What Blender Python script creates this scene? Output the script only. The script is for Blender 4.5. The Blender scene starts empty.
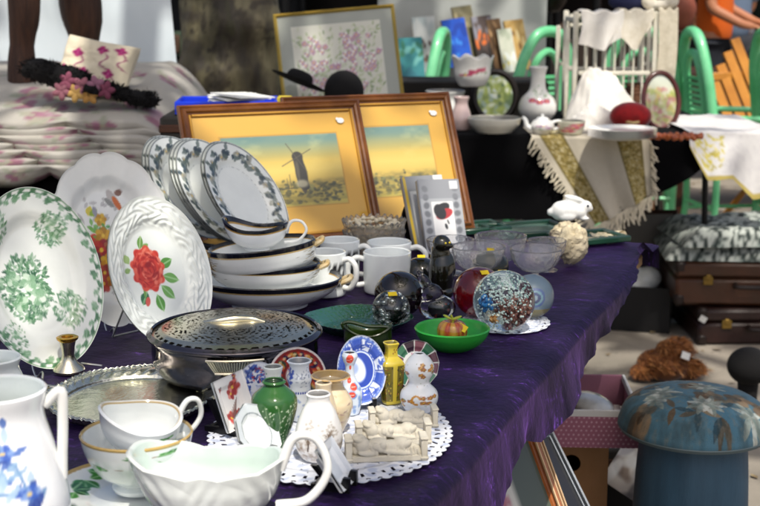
import bpy, math, random
import numpy as np
from mathutils import Vector, Matrix, Euler
R = math.radians
rng = np.random.default_rng(7)
random.seed(7)
sc = bpy.context.scene
col = sc.collection
# ---------------------------------------------------------------- camera model
F = 1300.0; PITCH = R(11.44); CAMZ = 1.25; TBL = 0.75
SA, CA = math.sin(PITCH), math.cos(PITCH)
def ray(px, py):
    u, v = (px-380)/F, (253-py)/F
    return Vector((u, CA+v*SA, -SA+v*CA))
def W(px, py, z=TBL):                       # point of a photo position on a level plane
    d = ray(px, py); t = (z-CAMZ)/d.z
    return Vector((d.x*t, d.y*t, z))
def D(px, py, Y):                           # point of a photo position at a distance
    d = ray(px, py); t = Y/d.y
    return Vector((d.x*t, Y, CAMZ+d.z*t))
def mpp(p): return (p[1]*CA-(p[2]-CAMZ)*SA)/F   # metres per photo pixel there
def zt(p, py): return CAMZ-p[1]*math.tan(PITCH+math.atan((py-253)/F))
# ---------------------------------------------------------------- colour
def lin(c):
    c = np.asarray(c, float)
    return np.where(c <= .04045, c/12.92, ((c+.055)/1.055)**2.4)
def hx(s):
    s = s.lstrip('#'); return np.array([int(s[i:i+2], 16)/255 for i in (0, 2, 4)])
def hl(s): return tuple(lin(hx(s)))+(1,)
def vnoise(x, y, seed=0):
    x = np.asarray(x, float); y = np.asarray(y, float)
    xi = np.floor(x).astype(int); yi = np.floor(y).astype(int); fx = x-xi; fy = y-yi
    fx = fx*fx*(3-2*fx); fy = fy*fy*(3-2*fy)
    def h(a, b):
        n = (a*374761393+b*668265263+seed*1442695041) & 0x7fffffff
        n = ((n ^ (n >> 13))*1274126177) & 0x7fffffff
        return ((n ^ (n >> 16)) & 0xffff)/65535.
    return (h(xi, yi)*(1-fx)+h(xi+1, yi)*fx)*(1-fy)+(h(xi, yi+1)*(1-fx)+h(xi+1, yi+1)*fx)*fy
def fbm(x, y, seed=0, o=4):
    s = 0; a = .5
    for k in range(o):
        s = s+a*vnoise(np.asarray(x)*2**k, np.asarray(y)*2**k, seed+k); a *= .5
    return s
class Cv:                                    # a little painter: its picture becomes vertex colour on a dense mesh
    def __init__(s, w, h, res, bg='#ffffff'):
        s.w, s.h, s.res = w, h, res
        s.nx, s.ny = int(w*res)+1, int(h*res)+1
        s.a = np.ones((s.ny, s.nx, 3))*hx(bg)
        s.X, s.Y = np.meshgrid(np.arange(s.nx)/res, np.arange(s.ny)/res)
    def _win(s, x, y, r):
        x0 = max(0, int((x-r)*s.res)); x1 = min(s.nx, int((x+r)*s.res)+2)
        y0 = max(0, int((y-r)*s.res)); y1 = min(s.ny, int((y+r)*s.res)+2)
        return (slice(y0, y1), slice(x0, x1)) if x1 > x0 and y1 > y0 else None
    def ell(s, x, y, rx, ry, rot=0, c='#000000', al=1, soft=.15, tex=0):
        w = s._win(x, y, max(rx, ry)*1.2)
        if w is None: return
        dx, dy = s.X[w]-x, s.Y[w]-y; ca, sa = math.cos(rot), math.sin(rot)
        a, b = (dx*ca+dy*sa)/rx, (-dx*sa+dy*ca)/ry
        d = np.sqrt(a*a+b*b)
        m = np.clip((1-d)/max(soft, 1e-3)+.5, 0, 1)*al
        if tex: m = m*np.clip(.45+tex*(vnoise(s.X[w]*s.res*.35, s.Y[w]*s.res*.35, 5)-.3), 0, 1)
        s.a[w] = s.a[w]*(1-m[..., None])+hx(c)*m[..., None]
    def leaf(s, x, y, L, wd, rot, c, al=1, vein=None):
        x2, y2 = x+math.cos(rot)*L/2, y+math.sin(rot)*L/2
        w = s._win(x2, y2, L*.7)
        if w is None: return
        dx, dy = s.X[w]-x, s.Y[w]-y; ca, sa = math.cos(rot), math.sin(rot)
        a, b = (dx*ca+dy*sa)/L, (-dx*sa+dy*ca)
        hw = wd*np.sin(np.clip(a, 0, 1)*math.pi)**.8
        m = np.clip((hw-np.abs(b))*s.res+.5, 0, 1)*((a > 0) & (a < 1))*al
        s.a[w] = s.a[w]*(1-m[..., None])+hx(c)*m[..., None]
        if vein: s.line([(x, y), (x+math.cos(rot)*L, y+math.sin(rot)*L)], wd*.16, vein, .7)
    def line(s, pts, wd, c, al=1):
        for (xa, ya), (xb, yb) in zip(pts[:-1], pts[1:]):
            mx, my = (xa+xb)/2, (ya+yb)/2; L = math.hypot(xb-xa, yb-ya)
            w = s._win(mx, my, L/2+wd*2)
            if w is None: continue
            t = np.clip(((s.X[w]-xa)*(xb-xa)+(s.Y[w]-ya)*(yb-ya))/max(L*L, 1e-12), 0, 1)
            d = np.hypot(s.X[w]-xa-t*(xb-xa), s.Y[w]-ya-t*(yb-ya))
            m = np.clip((wd-d)*s.res+.5, 0, 1)*al
            s.a[w] = s.a[w]*(1-m[..., None])+hx(c)*m[..., None]
    def flower(s, x, y, r, c, c2, n=5, mid='#e8c040', rot=0):
        for k in range(n):
            an = rot+k*2*math.pi/n
            s.ell(x+math.cos(an)*r*.55, y+math.sin(an)*r*.55, r*.5, r*.42, an, c if k % 2 else c2, .95, .3)
        for k in range(n):
            an = rot+(k+.5)*2*math.pi/n
            s.line([(x, y), (x+math.cos(an)*r*.8, y+math.sin(an)*r*.8)], r*.05, c2, .6)
        s.ell(x, y, r*.22, r*.22, 0, mid, 1, .3)
    def field(s, fn, c, al=1):                # blend colour c where fn(X,Y) in 0..1
        m = np.clip(fn(s.X, s.Y), 0, 1)*al
        s.a = s.a*(1-m[..., None])+hx(c)*m[..., None]
    def sample(s, x, y):
        xi = np.clip(np.asarray(x)*s.res, 0, s.nx-1.001); yi = np.clip(np.asarray(y)*s.res, 0, s.ny-1.001)
        i, j = xi.astype(int), yi.astype(int); fx, fy = (xi-i)[..., None], (yi-j)[..., None]
        i1, j1 = np.minimum(i+1, s.nx-1), np.minimum(j+1, s.ny-1)
        return (s.a[j, i]*(1-fx)+s.a[j, i1]*fx)*(1-fy)+(s.a[j1, i]*(1-fx)+s.a[j1, i1]*fx)*fy
# ---------------------------------------------------------------- materials
MATS = {}
def mat(name, c='#808080', rough=.5, metal=0, var=0, vscale=8, bump=0, bscale=40, spec=.5, trans=0, ior=1.45,
        coat=0, sheen=0, attr=False, c2=None, stretch=None, sss=0, alpha=None, coords='Object', rvar=0, voro=False):
    if name in MATS: return MATS[name]
    m = bpy.data.materials.new(name); m.use_nodes = True; MATS[name] = m
    nt = m.node_tree; N, L = nt.nodes, nt.links; b = N['Principled BSDF']
    b.inputs['Roughness'].default_value = rough; b.inputs['Metallic'].default_value = metal
    b.inputs['Specular IOR Level'].default_value = spec; b.inputs['IOR'].default_value = ior
    b.inputs['Transmission Weight'].default_value = trans; b.inputs['Coat Weight'].default_value = coat
    b.inputs['Coat Roughness'].default_value = .05
    b.inputs['Sheen Weight'].default_value = sheen; b.inputs['Sheen Roughness'].default_value = .35
    if sss:
        b.inputs['Subsurface Weight'].default_value = sss; b.inputs['Subsurface Scale'].default_value = .01
    base = hl(c) if isinstance(c, str) else c
    tc = N.new('ShaderNodeTexCoord'); src = tc.outputs[coords]
    if stretch:
        mp = N.new('ShaderNodeMapping'); mp.inputs['Scale'].default_value = stretch
        L.new(src, mp.inputs['Vector']); src = mp.outputs[0]
    colout = None
    if attr:
        at = N.new('ShaderNodeAttribute'); at.attribute_name = 'Col'; colout = at.outputs['Color']
    if var or c2:
        nz = N.new('ShaderNodeTexNoise'); nz.inputs['Scale'].default_value = vscale
        nz.inputs['Detail'].default_value = 6; nz.inputs['Roughness'].default_value = .6
        L.new(src, nz.inputs['Vector'])
        rp = N.new('ShaderNodeValToRGB')
        rp.color_ramp.elements[0].position = .32; rp.color_ramp.elements[1].position = .68
        if c2:
            rp.color_ramp.elements[0].color = base; rp.color_ramp.elements[1].color = hl(c2)
        else:
            rp.color_ramp.elements[0].color = (1-var,)*3+(1,); rp.color_ramp.elements[1].color = (1+var*.35,)*3+(1,)
        L.new(nz.outputs['Fac'], rp.inputs['Fac'])
        if c2 and not attr: colout = rp.outputs['Color']
        else:
            mx = N.new('ShaderNodeMix'); mx.data_type = 'RGBA'; mx.blend_type = 'MULTIPLY'
            mx.inputs['Factor'].default_value = 1
            if colout is not None: L.new(colout, mx.inputs['A'])
            else: mx.inputs['A'].default_value = base
            L.new(rp.outputs['Color'], mx.inputs['B']); colout = mx.outputs['Result']
    if colout is not None: L.new(colout, b.inputs['Base Color'])
    else: b.inputs['Base Color'].default_value = base
    if rvar:
        n3 = N.new('ShaderNodeTexNoise'); n3.inputs['Scale'].default_value = vscale*2; n3.inputs['Detail'].default_value = 4
        L.new(src, n3.inputs['Vector'])
        mr = N.new('ShaderNodeMapRange'); mr.inputs['To Min'].default_value = max(0.02, rough-rvar); mr.inputs['To Max'].default_value = rough+rvar
        L.new(n3.outputs['Fac'], mr.inputs['Value']); L.new(mr.outputs[0], b.inputs['Roughness'])
    if bump:
        if voro:
            n2 = N.new('ShaderNodeTexVoronoi'); n2.inputs['Scale'].default_value = bscale; o = n2.outputs['Distance']
        else:
            n2 = N.new('ShaderNodeTexNoise'); n2.inputs['Scale'].default_value = bscale; n2.inputs['Detail'].default_value = 5; o = n2.outputs['Fac']
        L.new(src, n2.inputs['Vector'])
        bp = N.new('ShaderNodeBump'); bp.inputs['Strength'].default_value = bump; bp.inputs['Distance'].default_value = .004
        L.new(o, bp.inputs['Height']); L.new(bp.outputs[0], b.inputs['Normal'])
    return m
def china(): return mat('white_china', '#f4f5f1', .13, coat=.5, var=.04, vscale=25)
def china_paint(): return mat('painted_china', rough=.13, coat=.6, attr=True, var=.07, vscale=16, bump=.03, bscale=60)
def cloth_paint(): return mat('printed_cloth', rough=.9, attr=True, bump=.25, bscale=500, sheen=.15, spec=.2)
def matte_paint(): return mat('painted_matte', rough=.6, attr=True, bump=.15, bscale=150)
def glass(): return mat('clear_glass', '#f4faf8', .02, trans=1, ior=1.45)
def silver(): return mat('silver_plate', '#d6cfb8', .25, metal=1, var=.22, vscale=22, rvar=.08, bump=.04, bscale=60)
def gold(): return mat('gilt', '#c89a3c', .25, metal=1)
def black_cloth(): return mat('black_cloth', '#08080a', .95, bump=.4, bscale=300, sheen=.05, spec=.1)
def wire(): return mat('plate_stand_wire', '#b9bab8', .3, metal=.9)
def black_plastic(): return mat('black_lacquer', '#0a0a0b', .3, spec=.4)
def darkwood(): return mat('dark_wood', '#2a160c', .45, c2='#41230f', vscale=6, stretch=(1, 1, 8), bump=.2, bscale=60)
# ---------------------------------------------------------------- geometry  (V, F, UV)
def gridF(nu, nv, wrap=False, off=0, flip=False):
    i = np.arange(nu if wrap else nu-1); j = np.arange(nv-1)
    I, J = np.meshgrid(i, j); I2 = (I+1) % nu
    q = np.stack([J*nu+I, J*nu+I2, (J+1)*nu+I2, (J+1)*nu+I], -1).reshape(-1, 4)+off
    return q[:, ::-1] if flip else q
def grid(nu, nv, fn, wrap=False, flip=False):
    u = np.linspace(0, 1, nu, endpoint=not wrap); v = np.linspace(0, 1, nv)
    U, V = np.meshgrid(u, v); x, y, z = fn(U, V)
    P = np.stack([x+0*U, y+0*U, z+0*U], -1).reshape(-1, 3)
    return P, gridF(nu, nv, wrap, 0, flip), np.stack([U, V], -1).reshape(-1, 2)
def spl(pts, k=6):                           # Catmull-Rom through points
    P = np.asarray(pts, float); n = len(P)
    if n < 3: return P
    E = np.vstack([2*P[0]-P[1], P, 2*P[-1]-P[-2]]); out = []
    for i in range(n-1):
        p0, p1, p2, p3 = E[i:i+4]
        for t in np.linspace(0, 1, k, endpoint=False):
            out.append(.5*((2*p1)+(-p0+p2)*t+(2*p0-5*p1+4*p2-p3)*t*t+(-p0+3*p1-3*p2+p3)*t**3))
    out.append(P[-1]); return np.array(out)
def lathe(prof, n=48, ex=1, ey=1, mod=None):
    prof = np.asarray(prof, float); m = len(prof)
    def fn(U, V):
        k = np.clip(np.round(V*(m-1)).astype(int), 0, m-1)
        r, z = np.maximum(prof[k, 0], 1e-5), prof[k, 1]; th = U*2*math.pi
        if mod: r, z = mod(th, V, r, z)
        return r*np.cos(th)*ex, r*np.sin(th)*ey, z
    return grid(n, m, fn, wrap=True)
def tube(pts, r, n=10, closed=False):
    P = np.asarray(pts, float); m = len(P); r = np.broadcast_to(np.asarray(r, float), (m,))
    T = np.gradient(P, axis=0)
    if closed: T = np.roll(P, -1, 0)-np.roll(P, 1, 0)
    T /= np.linalg.norm(T, axis=1)[:, None]+1e-12
    ref = np.array([0, 0, 1.]) if abs(T[0, 2]) < .9 else np.array([1., 0, 0])
    nn = np.cross(T[0], ref); nn /= np.linalg.norm(nn); V = []
    for i in range(m):
        nn = nn-T[i]*nn.dot(T[i]); nn /= np.linalg.norm(nn)+1e-12; bb = np.cross(T[i], nn)
        a = np.arange(n)*2*math.pi/n
        V.append(P[i]+r[i]*(np.cos(a)[:, None]*nn+np.sin(a)[:, None]*bb))
    V = np.vstack(V); Fq = [tuple(q) for q in gridF(n, m, True)]
    if closed:
        Fq += [((m-1)*n+i, (m-1)*n+(i+1) % n, (i+1) % n, i) for i in range(n)]
    else:
        Fq += [tuple(range(n))[::-1], tuple((m-1)*n+np.arange(n))]
    return V, Fq, np.zeros((len(V), 2))
def box(sx, sy, sz, c=(0, 0, 0), bev=0.0):
    x, y, z = sx/2, sy/2, sz/2; b = min(bev, x*.9, y*.9, z*.9)
    if b <= 0:
        V = np.array([(i*x, j*y, k*z) for k in (-1, 1) for j in (-1, 1) for i in (-1, 1)], float)
        Fq = [(0, 2, 3, 1), (4, 5, 7, 6), (0, 1, 5, 4), (2, 6, 7, 3), (0, 4, 6, 2), (1, 3, 7, 5)]
        return V+np.array(c), Fq, np.zeros((8, 2))
    V = []; idx = {}
    for k in (-1, 1):
        for j in (-1, 1):
            for i in (-1, 1):
                for ax in range(3):
                    p = [i*(x-b), j*(y-b), k*(z-b)]; p[ax] = (i*x, j*y, k*z)[ax]
                    idx[(i, j, k, ax)] = len(V); V.append(p)
    g = lambda *a: idx[a]; Fq = []
    for s in (-1, 1):
        Fq.append([g(s, -1, -1, 0), g(s, 1, -1, 0), g(s, 1, 1, 0), g(s, -1, 1, 0)][::s])
        Fq.append([g(-1, s, -1, 1), g(1, s, -1, 1), g(1, s, 1, 1), g(-1, s, 1, 1)][::-s])
        Fq.append([g(-1, -1, s, 2), g(1, -1, s, 2), g(1, 1, s, 2), g(-1, 1, s, 2)][::s])
        for t in (-1, 1):
            Fq.append([g(s, t, -1, 0), g(s, t, -1, 1), g(s, t, 1, 1), g(s, t, 1, 0)][::(-1 if s*t > 0 else 1)*-1])
            Fq.append([g(s, -1, t, 0), g(s, -1, t, 2), g(s, 1, t, 2), g(s, 1, t, 0)][::(1 if s*t > 0 else -1)*-1])
            Fq.append([g(-1, s, t, 1), g(-1, s, t, 2), g(1, s, t, 2), g(1, s, t, 1)][::(-1 if s*t > 0 else 1)*-1])
            for q in (-1, 1):
                Fq.append([g(s, t, q, 0), g(s, t, q, 1), g(s, t, q, 2)][::1 if s*t*q > 0 else -1])
    return np.array(V, float)+np.array(c), [tuple(f) for f in Fq], np.zeros((len(V), 2))
def prism(out, z0, z1):                      # flat outline (x,y) pulled up
    o = np.asarray(out, float); n = len(o)
    V = np.vstack([np.c_[o, np.full(n, z0)], np.c_[o, np.full(n, z1)]])
    Fq = [tuple(range(n))[::-1], tuple(range(n, 2*n))]+[(i, (i+1) % n, n+(i+1) % n, n+i) for i in range(n)]
    return V, Fq, np.zeros((2*n, 2))
def ball(rx, ry=None, rz=None, c=(0, 0, 0), nu=32, nv=18):
    ry = ry or rx; rz = rz or rx
    def fn(U, V):
        th, ph = U*2*math.pi, (V-.5)*math.pi*.9999
        return c[0]+rx*np.cos(ph)*np.cos(th), c[1]+ry*np.cos(ph)*np.sin(th), c[2]+rz*np.sin(ph)
    return grid(nu, nv, fn, wrap=True)
def join(*gs):
    V, Fs, U, o = [], [], [], 0
    for g in gs:
        V.append(g[0]); U.append(g[2]); Fs += [tuple(int(i)+o for i in f) for f in g[1]]; o += len(g[0])
    return np.vstack(V), Fs, np.vstack(U)
def xf(g, loc=(0, 0, 0), rot=(0, 0, 0), s=1):
    m = np.array(Euler(rot).to_matrix()); s = np.array(s)*np.ones(3)
    return (g[0]*s)@m.T+np.array(loc), g[1], g[2]
def mk(name, g, m, parent=None, loc=None, rot=None, cols=None, smooth=True, sharp=42, mw=None):
    V, Fq = g[0], g[1]
    me = bpy.data.meshes.new(name)
    if isinstance(Fq, np.ndarray):
        me.vertices.add(len(V)); me.vertices.foreach_set('co', np.ascontiguousarray(V, np.float32).ravel())
        nf = len(Fq); me.loops.add(nf*4); me.loops.foreach_set('vertex_index', np.ascontiguousarray(Fq, np.int32).ravel())
        me.polygons.add(nf); me.polygons.foreach_set('loop_start', np.arange(nf, dtype=np.int32)*4)
        me.update(calc_edges=True); me.validate()
    else:
        me.from_pydata([tuple(v) for v in V], [], [tuple(int(i) for i in f) for f in Fq]); me.update()
    if smooth:
        me.shade_smooth()
        try: me.set_sharp_from_angle(angle=R(sharp))
        except Exception: pass
    if cols is not None:
        at = me.color_attributes.new('Col', 'FLOAT_COLOR', 'POINT')
        a = np.ones((len(V), 4), np.float32); a[:, :3] = lin(np.clip(cols*(1.045 if 'china' in m.name else 1), 0, 1)); at.data.foreach_set('color', a.ravel())
    me.materials.append(m)
    o = bpy.data.objects.new(name, me); col.objects.link(o)
    if parent is not None: o.parent = parent
    if loc is not None: o.location = loc
    if rot is not None: o.rotation_euler = rot
    if mw is not None: o.matrix_world = mw
    return o
def tag(o, label=None, cat=None, group=None, kind=None):
    if label: o['label'] = label
    if cat: o['category'] = cat
    if group: o['group'] = group
    if kind: o['kind'] = kind
    return o
def thing(name, label, cat, loc=(0, 0, 0), rotz=0, group=None, mw=None):
    o = bpy.data.objects.new(name, None); col.objects.link(o); o.empty_display_size = .02
    o.location = loc; o.rotation_euler = (0, 0, rotz)
    if mw is not None: o.matrix_world = mw
    return tag(o, label, cat, group)
def copy_tree(o, parent=None):
    c = o.copy(); col.objects.link(c); c.parent = parent
    for ch in [x for x in col.objects if x.parent == o]: copy_tree(ch, c)
    return c
def facing(p, th, ph=0, spin=0):             # local X right, Y up, Z towards the viewer's side; th turns it, ph leans it back
    n = Vector((math.sin(th)*math.cos(ph), -math.cos(th)*math.cos(ph), math.sin(ph)))
    r = Vector((math.cos(th), math.sin(th), 0)); u = n.cross(r)
    M = Matrix((r, u, n)).transposed()
    if spin: M = M@Matrix.Rotation(spin, 3, 'Z')
    M = M.to_4x4(); M.translation = p; return M
def lump(name, ells, voxel, m, parent=None, mw=None, loc=None, rot=None, cols=None, smooth_it=3):
    g = join(*[xf(ball(e[1][0], e[1][1], e[1][2], nu=20, nv=12), e[0], e[2] if len(e) > 2 else (0, 0, 0)) for e in ells])
    o = mk(name, g, m, parent, loc, rot, mw=mw)
    md = o.modifiers.new('remesh', 'REMESH'); md.mode = 'VOXEL'; md.voxel_size = voxel; md.use_smooth_shade = True
    s2 = o.modifiers.new('smooth', 'SMOOTH'); s2.iterations = smooth_it; s2.factor = .5
    return o
def skin(name, pts, edges, m, parent=None, loc=None, sub=2):     # pts: (x,y,z,rx,ry)
    me = bpy.data.meshes.new(name); me.from_pydata([p[:3] for p in pts], edges, []); me.update()
    o = bpy.data.objects.new(name, me); col.objects.link(o); me.materials.append(m)
    if parent is not None: o.parent = parent
    if loc is not None: o.location = loc
    md = o.modifiers.new('skin', 'SKIN'); md.use_smooth_shade = True
    if not me.skin_vertices: me.attributes.new
    sv = me.skin_vertices[0].data
    for i, p in enumerate(pts):
        sv[i].radius = (p[3], p[4] if len(p) > 4 else p[3]); sv[i].use_root = (i == 0)
    s = o.modifiers.new('sub', 'SUBSURF'); s.levels = sub; s.render_levels = sub
    return o
# vessels: outer wall, rolled lip, inner wall
def vessel(prof, thick=.003, n=56, ex=1, ey=1, k=5, rim=None, floor=None, smooth=True):
    """prof: outer (r,z) from foot to lip. rim(th, w) -> (radius factor, dz) with w = 0 at foot, 1 at lip"""
    p = spl(prof, k) if smooth else np.asarray(prof, float)
    inner = p.copy(); inner[:, 0] = np.maximum(p[:, 0]-thick, 0.0004)
    fl = floor if floor is not None else p[0, 1]+thick*1.5
    inner = inner[inner[:, 1] > fl]
    lip = np.array([[p[-1, 0]-thick*.5, p[-1, 1]+thick*.45]])
    full = np.vstack([[[0.0, p[0, 1]+.0005]], p, lip, inner[::-1], [[0.0, fl]]])
    z0, z1 = p[0, 1], p[-1, 1]
    def mod(th, V, r, z):
        if not rim: return r, z
        w = np.clip((z-z0)/(z1-z0), 0, 1.02); f, dz = rim(th, w); return r*f, z+dz
    g = lathe(full, n, ex, ey, mod)
    isout = np.repeat(np.r_[0, np.ones(len(p)), np.ones(1), np.zeros(len(inner)+1)], n)
    w = np.repeat(np.clip((full[:, 1]-z0)/(z1-z0), 0, 1), n)
    th = np.tile(np.arange(n)/n, len(full))
    return g, dict(out=isout, w=w, u=th)
def pxprof(p, rows, base=None):               # rows (photo y, half width) -> (r, z) relative to p
    return [(hw*mpp((p[0], p[1], zt(p, y))), zt(p, y)-p[2]) for y, hw in rows]
# ---------------------------------------------------------------- camera, sky, sun
cam = bpy.data.cameras.new('camera'); co = bpy.data.objects.new('camera', cam); col.objects.link(co)
co.location = (0, 0, CAMZ); co.rotation_euler = (math.pi/2-PITCH, 0, 0)
cam.sensor_width = 36; cam.lens = 36*F/760; cam.clip_start = .05; cam.clip_end = 500
cam.dof.use_dof = True; cam.dof.focus_distance = 1.72; cam.dof.aperture_fstop = 10
sc.camera = co
sc.view_settings.view_transform = 'Standard'; sc.view_settings.look = 'None'; sc.view_settings.exposure = 0
try:
    sc.cycles.use_denoising = True; sc.cycles.caustics_reflective = True; sc.cycles.caustics_refractive = True
    sc.cycles.max_bounces = 10; sc.cycles.transmission_bounces = 10; sc.cycles.transparent_max_bounces = 12
    sc.cycles.sample_clamp_indirect = 6
except Exception: pass
SUN = Vector((.10, -.50, .86)).normalized()
el = math.asin(SUN.z); az = math.atan2(SUN.x, SUN.y)
w = bpy.data.worlds.new('World'); sc.world = w; w.use_nodes = True
nt = w.node_tree; bg = nt.nodes['Background']
sky = nt.nodes.new('ShaderNodeTexSky'); sky.sky_type = 'NISHITA'; sky.sun_disc = False
sky.sun_elevation = el; sky.sun_rotation = az; sky.air_density = .8; sky.dust_density = 5.0; sky.ozone_density = .5
nt.links.new(sky.outputs[0], bg.inputs[0]); bg.inputs[1].default_value = .15
sl = bpy.data.lights.new('sun', 'SUN'); sl.energy = 4.1; sl.angle = R(.53); sl.color = (1, .95, .86)
so = bpy.data.objects.new('sun', sl); col.objects.link(so); so.rotation_euler = SUN.to_track_quat('Z', 'Y').to_euler()
# ---------------------------------------------------------------- ground
g = grid(90, 90, lambda U, V: ((U-.5)*300, -60+V*300, 0*U))
gm = mat('packed_earth', '#9a9184', .95, c2='#7d776c', vscale=1.3, bump=.5, bscale=25)
tag(mk('ground', g, gm), kind='structure')
q = np.random.default_rng(17); n = 1600; C = np.c_[q.uniform(-1.5, 4, n), q.uniform(3.2, 9, n), np.full(n, .006)]; an = q.uniform(0, 6.28, n); L_ = q.uniform(.006, .024, n)
dx = np.c_[np.cos(an), np.sin(an), q.normal(size=n)*.15]*L_[:, None]; dy = np.c_[-np.sin(an), np.cos(an), q.normal(size=n)*.2]*L_[:, None]*.6
V = np.stack([C-dx, C+dy, C+dx, C-dy], 1).reshape(-1, 3); V[:, 2] = np.abs(V[:, 2])
tag(mk('leaf_litter', (V, np.arange(4*n).reshape(n, 4), np.zeros((4*n, 2))), mat('dry_leaves', '#5a4630', .9, c2='#a0906c', vscale=30), smooth=False), 'dry leaf litter and grit scattered on the ground', 'litter', kind='stuff')
# ---------------------------------------------------------------- the velvet covered table
EA, EB = W(652, 242), W(440, 480)
ed = (EB-EA).normalized(); outw = Vector((-ed.y, ed.x, 0));
if outw.x < 0: outw = -outw
LEN = 1.95; WID = .98
HP = [(657, 241), (646, 262), (636, 279), (612, 325), (588, 372), (562, 418), (546, 441), (534, 440), (527, 442), (515, 474), (500, 506), (480, 545)]
ss, dz = [], []
pl0 = EA+outw*.02
for px, py in HP:
    d = ray(px, py); O = Vector((0, 0, CAMZ)); t = (pl0-O).dot(outw)/d.dot(outw); P = O+d*t
    ss.append((P-EA).dot(ed)); dz.append(TBL-P.z)
o_ = np.argsort(ss); ss = np.array(ss)[o_]; dz = np.array(dz)[o_]
def cloth_fn(U, V):
    s = U*LEN-.012
    x = V                                             # 0..1 in three spans: left drop, top, right drape
    drop = np.interp(s, ss, dz, left=.004, right=dz[-1]+.05)
    a = np.clip((V-.12)/.66, 0, 1)                    # across the top
    left = np.clip((.12-V)/.12, 0, 1); right = np.clip((V-.78)/.22, 0, 1)
    rr = .012
    acr = -WID+a*WID
    bend = np.minimum(right*drop/rr, 1.)
    out = acr+rr*np.sin(bend*math.pi/2)+right*.012*np.sin(s*15+1)*np.clip(drop*8, 0, 1)+right*.01
    out = out-left*.02
    z = TBL-right*drop-left*.32
    wr = (fbm(s*9, V*22, 3)-.47)*.006*(1-left)*(1-right*.2)+(fbm(s*40, V*60, 13)-.47)*.0022*(1-left)
    wr = wr*np.clip(1-np.exp(-((a-1)/.05)**2)*.6, .2, 1)
    fold = np.exp(-((a-.985)/.02)**2)*.0
    z = z+wr-.003+fold
    P = np.array(EA)[:, None, None]+np.array(ed)[:, None, None]*s+np.array(outw)[:, None, None]*(out-.004+right*.02*(fbm(s*20, V*3, 8)-.5))
    bk = np.clip(-s/.012, 0, 1)
    return P[0], P[1], z-bk*.05
g = grid(260, 170, cloth_fn)
def velvet():
    m = mat('crushed_velvet', '#0d0718', .55, sheen=.4, spec=.3, bump=.3, bscale=95)
    nt = m.node_tree; N, L = nt.nodes, nt.links; b = N['Principled BSDF']
    uv = N.new('ShaderNodeUVMap'); uv.uv_map = 'UVMap'
    def nz(scale, det, sx, sy, rough=.6):
        mp = N.new('ShaderNodeMapping'); mp.inputs['Scale'].default_value = (sx, sy, 1); L.new(uv.outputs[0], mp.inputs[0])
        n = N.new('ShaderNodeTexNoise'); n.inputs['Scale'].default_value = scale; n.inputs['Detail'].default_value = det
        n.inputs['Roughness'].default_value = rough; n.inputs['Distortion'].default_value = .8
        L.new(mp.outputs[0], n.inputs[0]); return n.outputs['Fac']
    a = nz(95, 9, 1.3, .5, .85); c = nz(22, 7, 1.2, .8, .75)
    mm = N.new('ShaderNodeMath'); mm.operation = 'MULTIPLY'; L.new(a, mm.inputs[0]); L.new(c, mm.inputs[1])
    rp = N.new('ShaderNodeValToRGB'); cr = rp.color_ramp
    cr.elements[0].position = .19; cr.elements[0].color = hl('#110821')
    cr.elements[1].position = .385; cr.elements[1].color = hl('#8a55cc')
    e = cr.elements.new(.28); e.color = hl('#140925')
    e = cr.elements.new(.335); e.color = hl('#331b58')
    L.new(mm.outputs[0], rp.inputs[0]); L.new(rp.outputs[0], b.inputs['Base Color'])
    b.inputs['Sheen Tint'].default_value = hl('#8a5ac0')
    return m
def set_uv(o, uv):
    me = o.data; ul = me.uv_layers.new(name='UVMap')
    vi = np.empty(len(me.loops), np.int32); me.loops.foreach_get('vertex_index', vi)
    ul.data.foreach_set('uv', np.ascontiguousarray(uv[vi], np.float32).ravel())
tc_ = mk('velvet_tablecloth', g, velvet(), sharp=180)
uvw = np.c_[g[2][:, 0]*LEN, np.where(g[2][:, 1] < .78, (g[2][:, 1]-.12)/.66*WID, WID+(g[2][:, 1]-.78)/.22*.10)]
set_uv(tc_, uvw)
tag(tc_, 'dark purple crushed velvet cloth spread over the front stall table', 'tablecloth')
mid = EA+ed*(LEN/2)-outw*(WID/2)
M = Matrix((ed, -outw if False else Vector((-ed.y, ed.x, 0)), Vector((0, 0, 1)))).transposed().to_4x4(); M.translation = Vector((mid.x, mid.y, 0))
t = thing('trestle_table', 'wooden trestle table hidden under the purple velvet', 'table', mw=M)
wood = mat('plain_pine', '#8a6a44', .6, c2='#6e5232', vscale=5, stretch=(1, 10, 10))
mk('table_top', box(LEN-.03, WID-.03, .025, (0, 0, TBL-.035), .004), wood, t)
for i in (-1, 1):
    for j in (-1, 1):
        mk('leg', box(.05, .05, TBL-.05, (i*(LEN/2-.2), j*(WID/2-.16), (TBL-.05)/2), .004), wood, t)
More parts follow.
